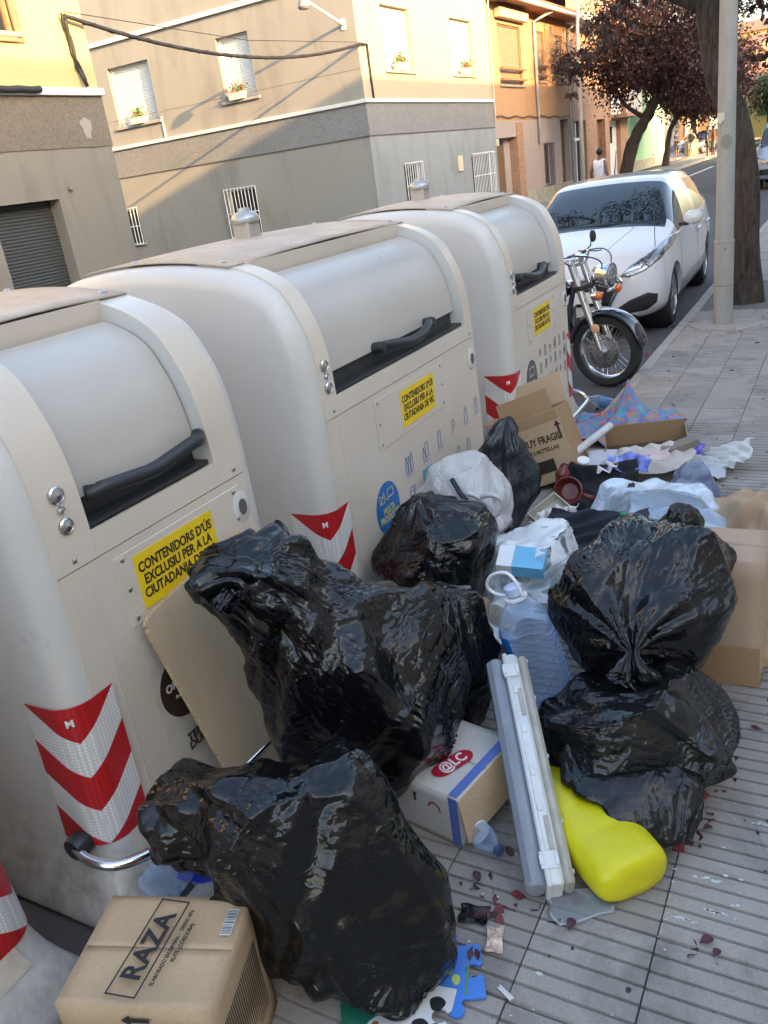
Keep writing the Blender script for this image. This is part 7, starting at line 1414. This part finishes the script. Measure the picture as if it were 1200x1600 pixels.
sheet_obj('torn_wrapper', 'torn white and orange wrapper lying on the paving', 'wrapper', (-.66, 1.325, .008), (.3, -1, 0), (1, .3, 0), .075, .04, .03, 74, plain('wrapper_orange_white', (.66, .45, .34), .6, var=.6, vscale=60), 18, 14)
sheet_obj('paper_scrap', 'thin white paper scrap on the paving below the torn wrapper', 'scrap', (-.588, 1.203, .004), (1, -.5, 0), (.5, 1, 0), .045, .012, .004, 75, paper_w, 8, 5)
sheet_obj('milky_sheet', 'loose milky plastic sheet sagging from the milky bag to the upright box', 'plastic sheet', (-.50, 3.12, .30), (1, -.05, -.08), (.1, 1, .20), .62, .52, .10, 90, milky, 60, 5, drape=lambda u, v: .06*np.cos(5*u)*np.cos(4*v)-.05)
sheet_obj('clear_wrap', 'sheet of clear wrap stretched between the clear bag and the knotted bag', 'plastic wrap', (-.98, 2.62, .22), (1, .2, .25), (-.2, 1, .35), .36, .40, .10, 80, clearf, 44, 6)
sheet_obj('newspaper_sheet', 'creased grey printed newspaper sheet poking out under the milky bag', 'newspaper', (-.72, 3.14, .17), (1, .2, .1), (-.2, 1, .4), .30, .20, .10, 81, plain('newsprint', (.42, .42, .41), .85, var=.35, vscale=70), 36, 8)
sheet_obj('white_film', 'torn white plastic film draped under the round taut bag', 'plastic film', (-1.22, 3.02, .14), (1, .1, .1), (-.1, 1, .4), .30, .34, .16, 82, white_f, 40, 8)
sheet_obj('brown_paper', 'torn brown paper caught below the clear bag', 'paper', (-1.16, 2.52, .12), (1, -.3, .1), (.2, 1, .5), .26, .24, .12, 83, kraft, 36, 7)
sheet_obj('pink_tissue', 'pale pink tissue paper on the cream sack', 'tissue', (-.86, 4.20, .22), (1, .1, .1), (-.1, 1, .3), .16, .10, .08, 84, plain('tissue_pink', (.58, .45, .42), .85), 28, 10)
sheet_obj('black_film', 'scrap of black film hanging off the milky bag beside the upright box', 'plastic film', (-.60, 2.92, .30), (1, .1, .1), (-.1, .8, .6), .26, .22, .12, 85, black_f2, 36, 8)
sheet_obj('white_packet', 'crushed white packet among the black cloth', 'packet', (-1.06, 4.06, .20), (1, .1, .3), (-.1, 1, .3), .10, .08, .08, 86, paper_w, 24, 12)
o = MB().lathe([(0, 0), (.03, .002), (.033, .02), (.032, .03), (0, .032)], (0, 0, 0), (.2, -.3, 1), 20).build('white_cup_lid', inkw, smooth=40); o.location = (-1.20, 4.10, .19); tag(o, 'small white lid lying by the cardboard tube', 'lid')
# jigsaw floor pieces
pz = [('jigsaw_piece', 'sky blue and orange jigsaw floor piece with a rounded knob', (-.715, 1.20, .010), 28, plain('puzzle_blue', (.06, .20, .60), .35), 1), ('jigsaw_piece', 'jigsaw floor piece with a black and white cow', (-.745, 1.08, .014), 10, plain('puzzle_white', (.66, .64, .60), .35), 2), ('jigsaw_piece', 'dark green jigsaw floor piece half under the biggest bag', (-.83, 1.015, .007), 35, plain('puzzle_green', (.02, .16, .10), .35), 3)]
def jig(s=.070):
    P = []
    def side(a, b, knob):
        a, b = Vector(a), Vector(b); d = b-a; nv = Vector((d.y, -d.x)).normalized(); L = d.length
        P.append(tuple(a))
        if knob:
            P.append(tuple(a+d*.38)); c = a+d*.5+nv*knob*L*.17; r_ = L*.13; a0 = math.atan2(-nv.y*knob, -nv.x*knob)
            for k in range(11): th_ = a0+(1 if knob > 0 else -1)*rad(35+29*k); P.append((c.x+r_*math.cos(th_), c.y+r_*math.sin(th_)))
            P.append(tuple(a+d*.62))
    side((-s, -s), (s, -s), 1); side((s, -s), (s, s), -1); side((s, s), (-s, s), 1); side((-s, s), (-s, -s), -1); return P
for nm, lab_, c, an, mt, k in pz:
    e = empty(nm, c, rad(an), lab_, 'jigsaw piece', 'jigsaw floor pieces'); MB().prism(jig(), (0, 0, -.004), (1, 0, 0), (0, 1, 0), (0, 0, 1), .008).build('piece', mt, e, bevel=.001)
    def blob(name_, pts, mt_, z=.0042): return MB().prism(pts, (0, 0, z), (1, 0, 0), (0, 1, 0), (0, 0, 1), .0005).build(name_, mt_, e)
    circ = lambda x, y, r_, sx_=1: [(x+r_*sx_*math.cos(q/16*6.283)*(1+.12*math.sin(3*q/16*6.283)), y+r_*math.sin(q/16*6.283)) for q in range(16)]
    if k == 1: blob('orange_print', [(-.06, .01), (-.02, .02), (.0, .06), (-.06, .06)], plain('puzzle_orange', (.70, .36, .08), .35)); blob('green_print', circ(.005, -.02, .014, .7), plain('puzzle_lime', (.45, .55, .12), .35)); blob('orange_print', [(.02, -.06), (.028, -.06), (.04, .02), (.034, .02)], plain('puzzle_greenline', (.1, .25, .12), .35))
    if k == 2:
        for x, y, r_ in ((-.02, .03, .016), (.035, .025, .018), (.01, -.035, .019), (.045, -.03, .010)): blob('black_spot', circ(x, y, r_), ink)
        blob('pink_muzzle', circ(-.04, .04, .016, 1.3), plain('puzzle_pink', (.65, .26, .18), .35), .0047)
    if k == 3: blob('white_print', circ(.02, -.01, .03, 1.2), plain('puzzle_white', (.66, .64, .6), .35)); [blob('brown_spot', circ(x, y, .008), plain('puzzle_brown', (.28, .12, .06), .35), .0047) for x, y in ((.005, .0), (.03, -.02), (.04, .005))]
# ---------------------------------------------------------------- fallen leaves and marks on the paving
lf_m = [plain('fallen_leaf_plum', (.075, .020, .028), .6, var=.4, vscale=60), plain('fallen_leaf_brown', (.055, .030, .026), .7, var=.4, vscale=60), plain('fallen_leaf_red', (.15, .022, .026), .6, var=.4, vscale=60)]
def leaf_mesh(k):
    m = MB(); r_ = random.Random(k); n = 7; L = .05; rows = []
    for i in range(n):
        u = i/(n-1); w = .016*math.sin(math.pi*min(1, u*1.02+.02))**.8; z = .010*math.sin(u*3+k)+.002
        rows.append([(u*L-L/2, -w, z+.006+.004*math.sin(k+u*4)), (u*L-L/2, 0, z), (u*L-L/2, w, z+.007*math.cos(k))])
    m.grid(rows, n, 3); return m.mesh('fallen_leaf', lf_m[k % 3], True)
lms = [leaf_mesh(k) for k in range(6)]; rl = random.Random(9)
spots = [(-.775, 1.493), (-.76, 1.47), (-.79, 1.455), (-.745, 1.50), (-.711, 1.376), (-.69, 1.392), (-.67, 1.381), (-.68, 1.405), (-.66, 1.43), (-.285, 1.916), (-.30, 1.90), (-.325, 1.851), (-.27, 1.988), (-.255, 1.93), (-.225, 2.177), (-.504, 1.507), (-.502, 1.432), (-.546, 1.429), (-.60, 1.455), (-.175, 1.475), (-.20, 1.50), (-.23, 1.47), (-.31, 1.96), (-.35, 1.93), (-.62, 1.50), (-.17, 2.35), (-.15, 2.5), (-.72, 1.60), (-.69, 1.26), (-.655, 1.20), (-.29, 1.79), (-.27, 1.83), (-.25, 1.86), (-.31, 1.76), (-.24, 2.02), (-.22, 2.08), (-.26, 1.90), (-.70, 1.44), (-.73, 1.45), (-.65, 1.47)]
spots += [(rl.uniform(-1.3, -.2), rl.uniform(5.4, 9.0)) for _ in range(14)] + [(rl.uniform(-.5, .2), rl.uniform(2.6, 5)) for _ in range(8)]
spots_g = [(rl.uniform(-1.66, -1.52), rl.uniform(5.8, 9.5)) for _ in range(26)]
for i, (x, y) in enumerate(spots):
    o = bpy.data.objects.new('fallen_leaf', lms[rl.randrange(6)]); COL.objects.link(o); s = rl.uniform(.55, 1.0); o.location = (x, y, .001); o.scale = (s, s, s*rl.uniform(.5, 1.2)); o.rotation_euler = (rl.uniform(-.15, .15), rl.uniform(-.15, .15), rl.uniform(0, 6.28)); tag(o, 'curled purple brown plum leaf fallen on the ribbed paving', 'leaf', 'fallen plum leaves on the paving')
for i, (x, y) in enumerate(spots_g):
    o = bpy.data.objects.new('fallen_leaf', lms[rl.randrange(6)]); COL.objects.link(o); o.location = (x, y, RZ+.002); o.rotation_euler = (0, 0, rl.uniform(0, 6.28)); tag(o, 'dark red plum leaf lying in the gutter by the kerb', 'leaf', 'fallen plum leaves in the gutter')
m = MB(); rw = random.Random(12)
for i in range(150):
    x, y = rw.uniform(-.75, .15), rw.uniform(.95, 2.4); r_ = rw.choice((.0012, .0016, .002, .003, .0045)); a0 = rw.random()*6; el = rw.uniform(1, 2.2)
    m.prism([(math.cos(k*.785)*r_*el*rw.uniform(.8, 1.2), math.sin(k*.785)*r_*rw.uniform(.8, 1.2)) for k in range(8)], (x, y, .0012), (1, 0, 0), (0, 1, 0), (0, 0, 1), .0006)
for i in range(9):
    x, y = rw.uniform(-.45, .05), .62+SY/6*rw.randrange(10, 30)+.024
    for k in range(rw.randrange(3, 8)): q_ = rw.uniform(.002, .0045); m.prism([(math.cos(j*.785)*q_*2.4, math.sin(j*.785)*q_*rw.uniform(.7, 1.2)) for j in range(8)], (x+k*.009, y+rw.uniform(-.004, .004), .0012), (1, 0, 0), (0, 1, 0), (0, 0, 1), .0006)
o = m.build('white_flecks', plain('dried_white_fleck', (.55, .54, .52), .8)); tag(o, 'white dried flecks scattered over the paving ribs', 'flecks', kind='stuff')
m = MB()
for i in range(160):
    x, y = rw.uniform(-.8, .2), rw.uniform(.95, 6); r_ = rw.choice((.003, .004, .006, .009)); m.prism([(math.cos(k*1.05)*r_*rw.uniform(.6, 1.2), math.sin(k*1.05)*r_*rw.uniform(.6, 1.2)) for k in range(6)], (x, y, .0012), (1, 0, 0), (0, 1, 0), (0, 0, 1), .0006)
o = m.build('dark_grit', plain('dark_grit', (.045, .04, .038), .9)); tag(o, 'dark crumbs of dirt and gum scattered over the paving', 'grit', kind='stuff')
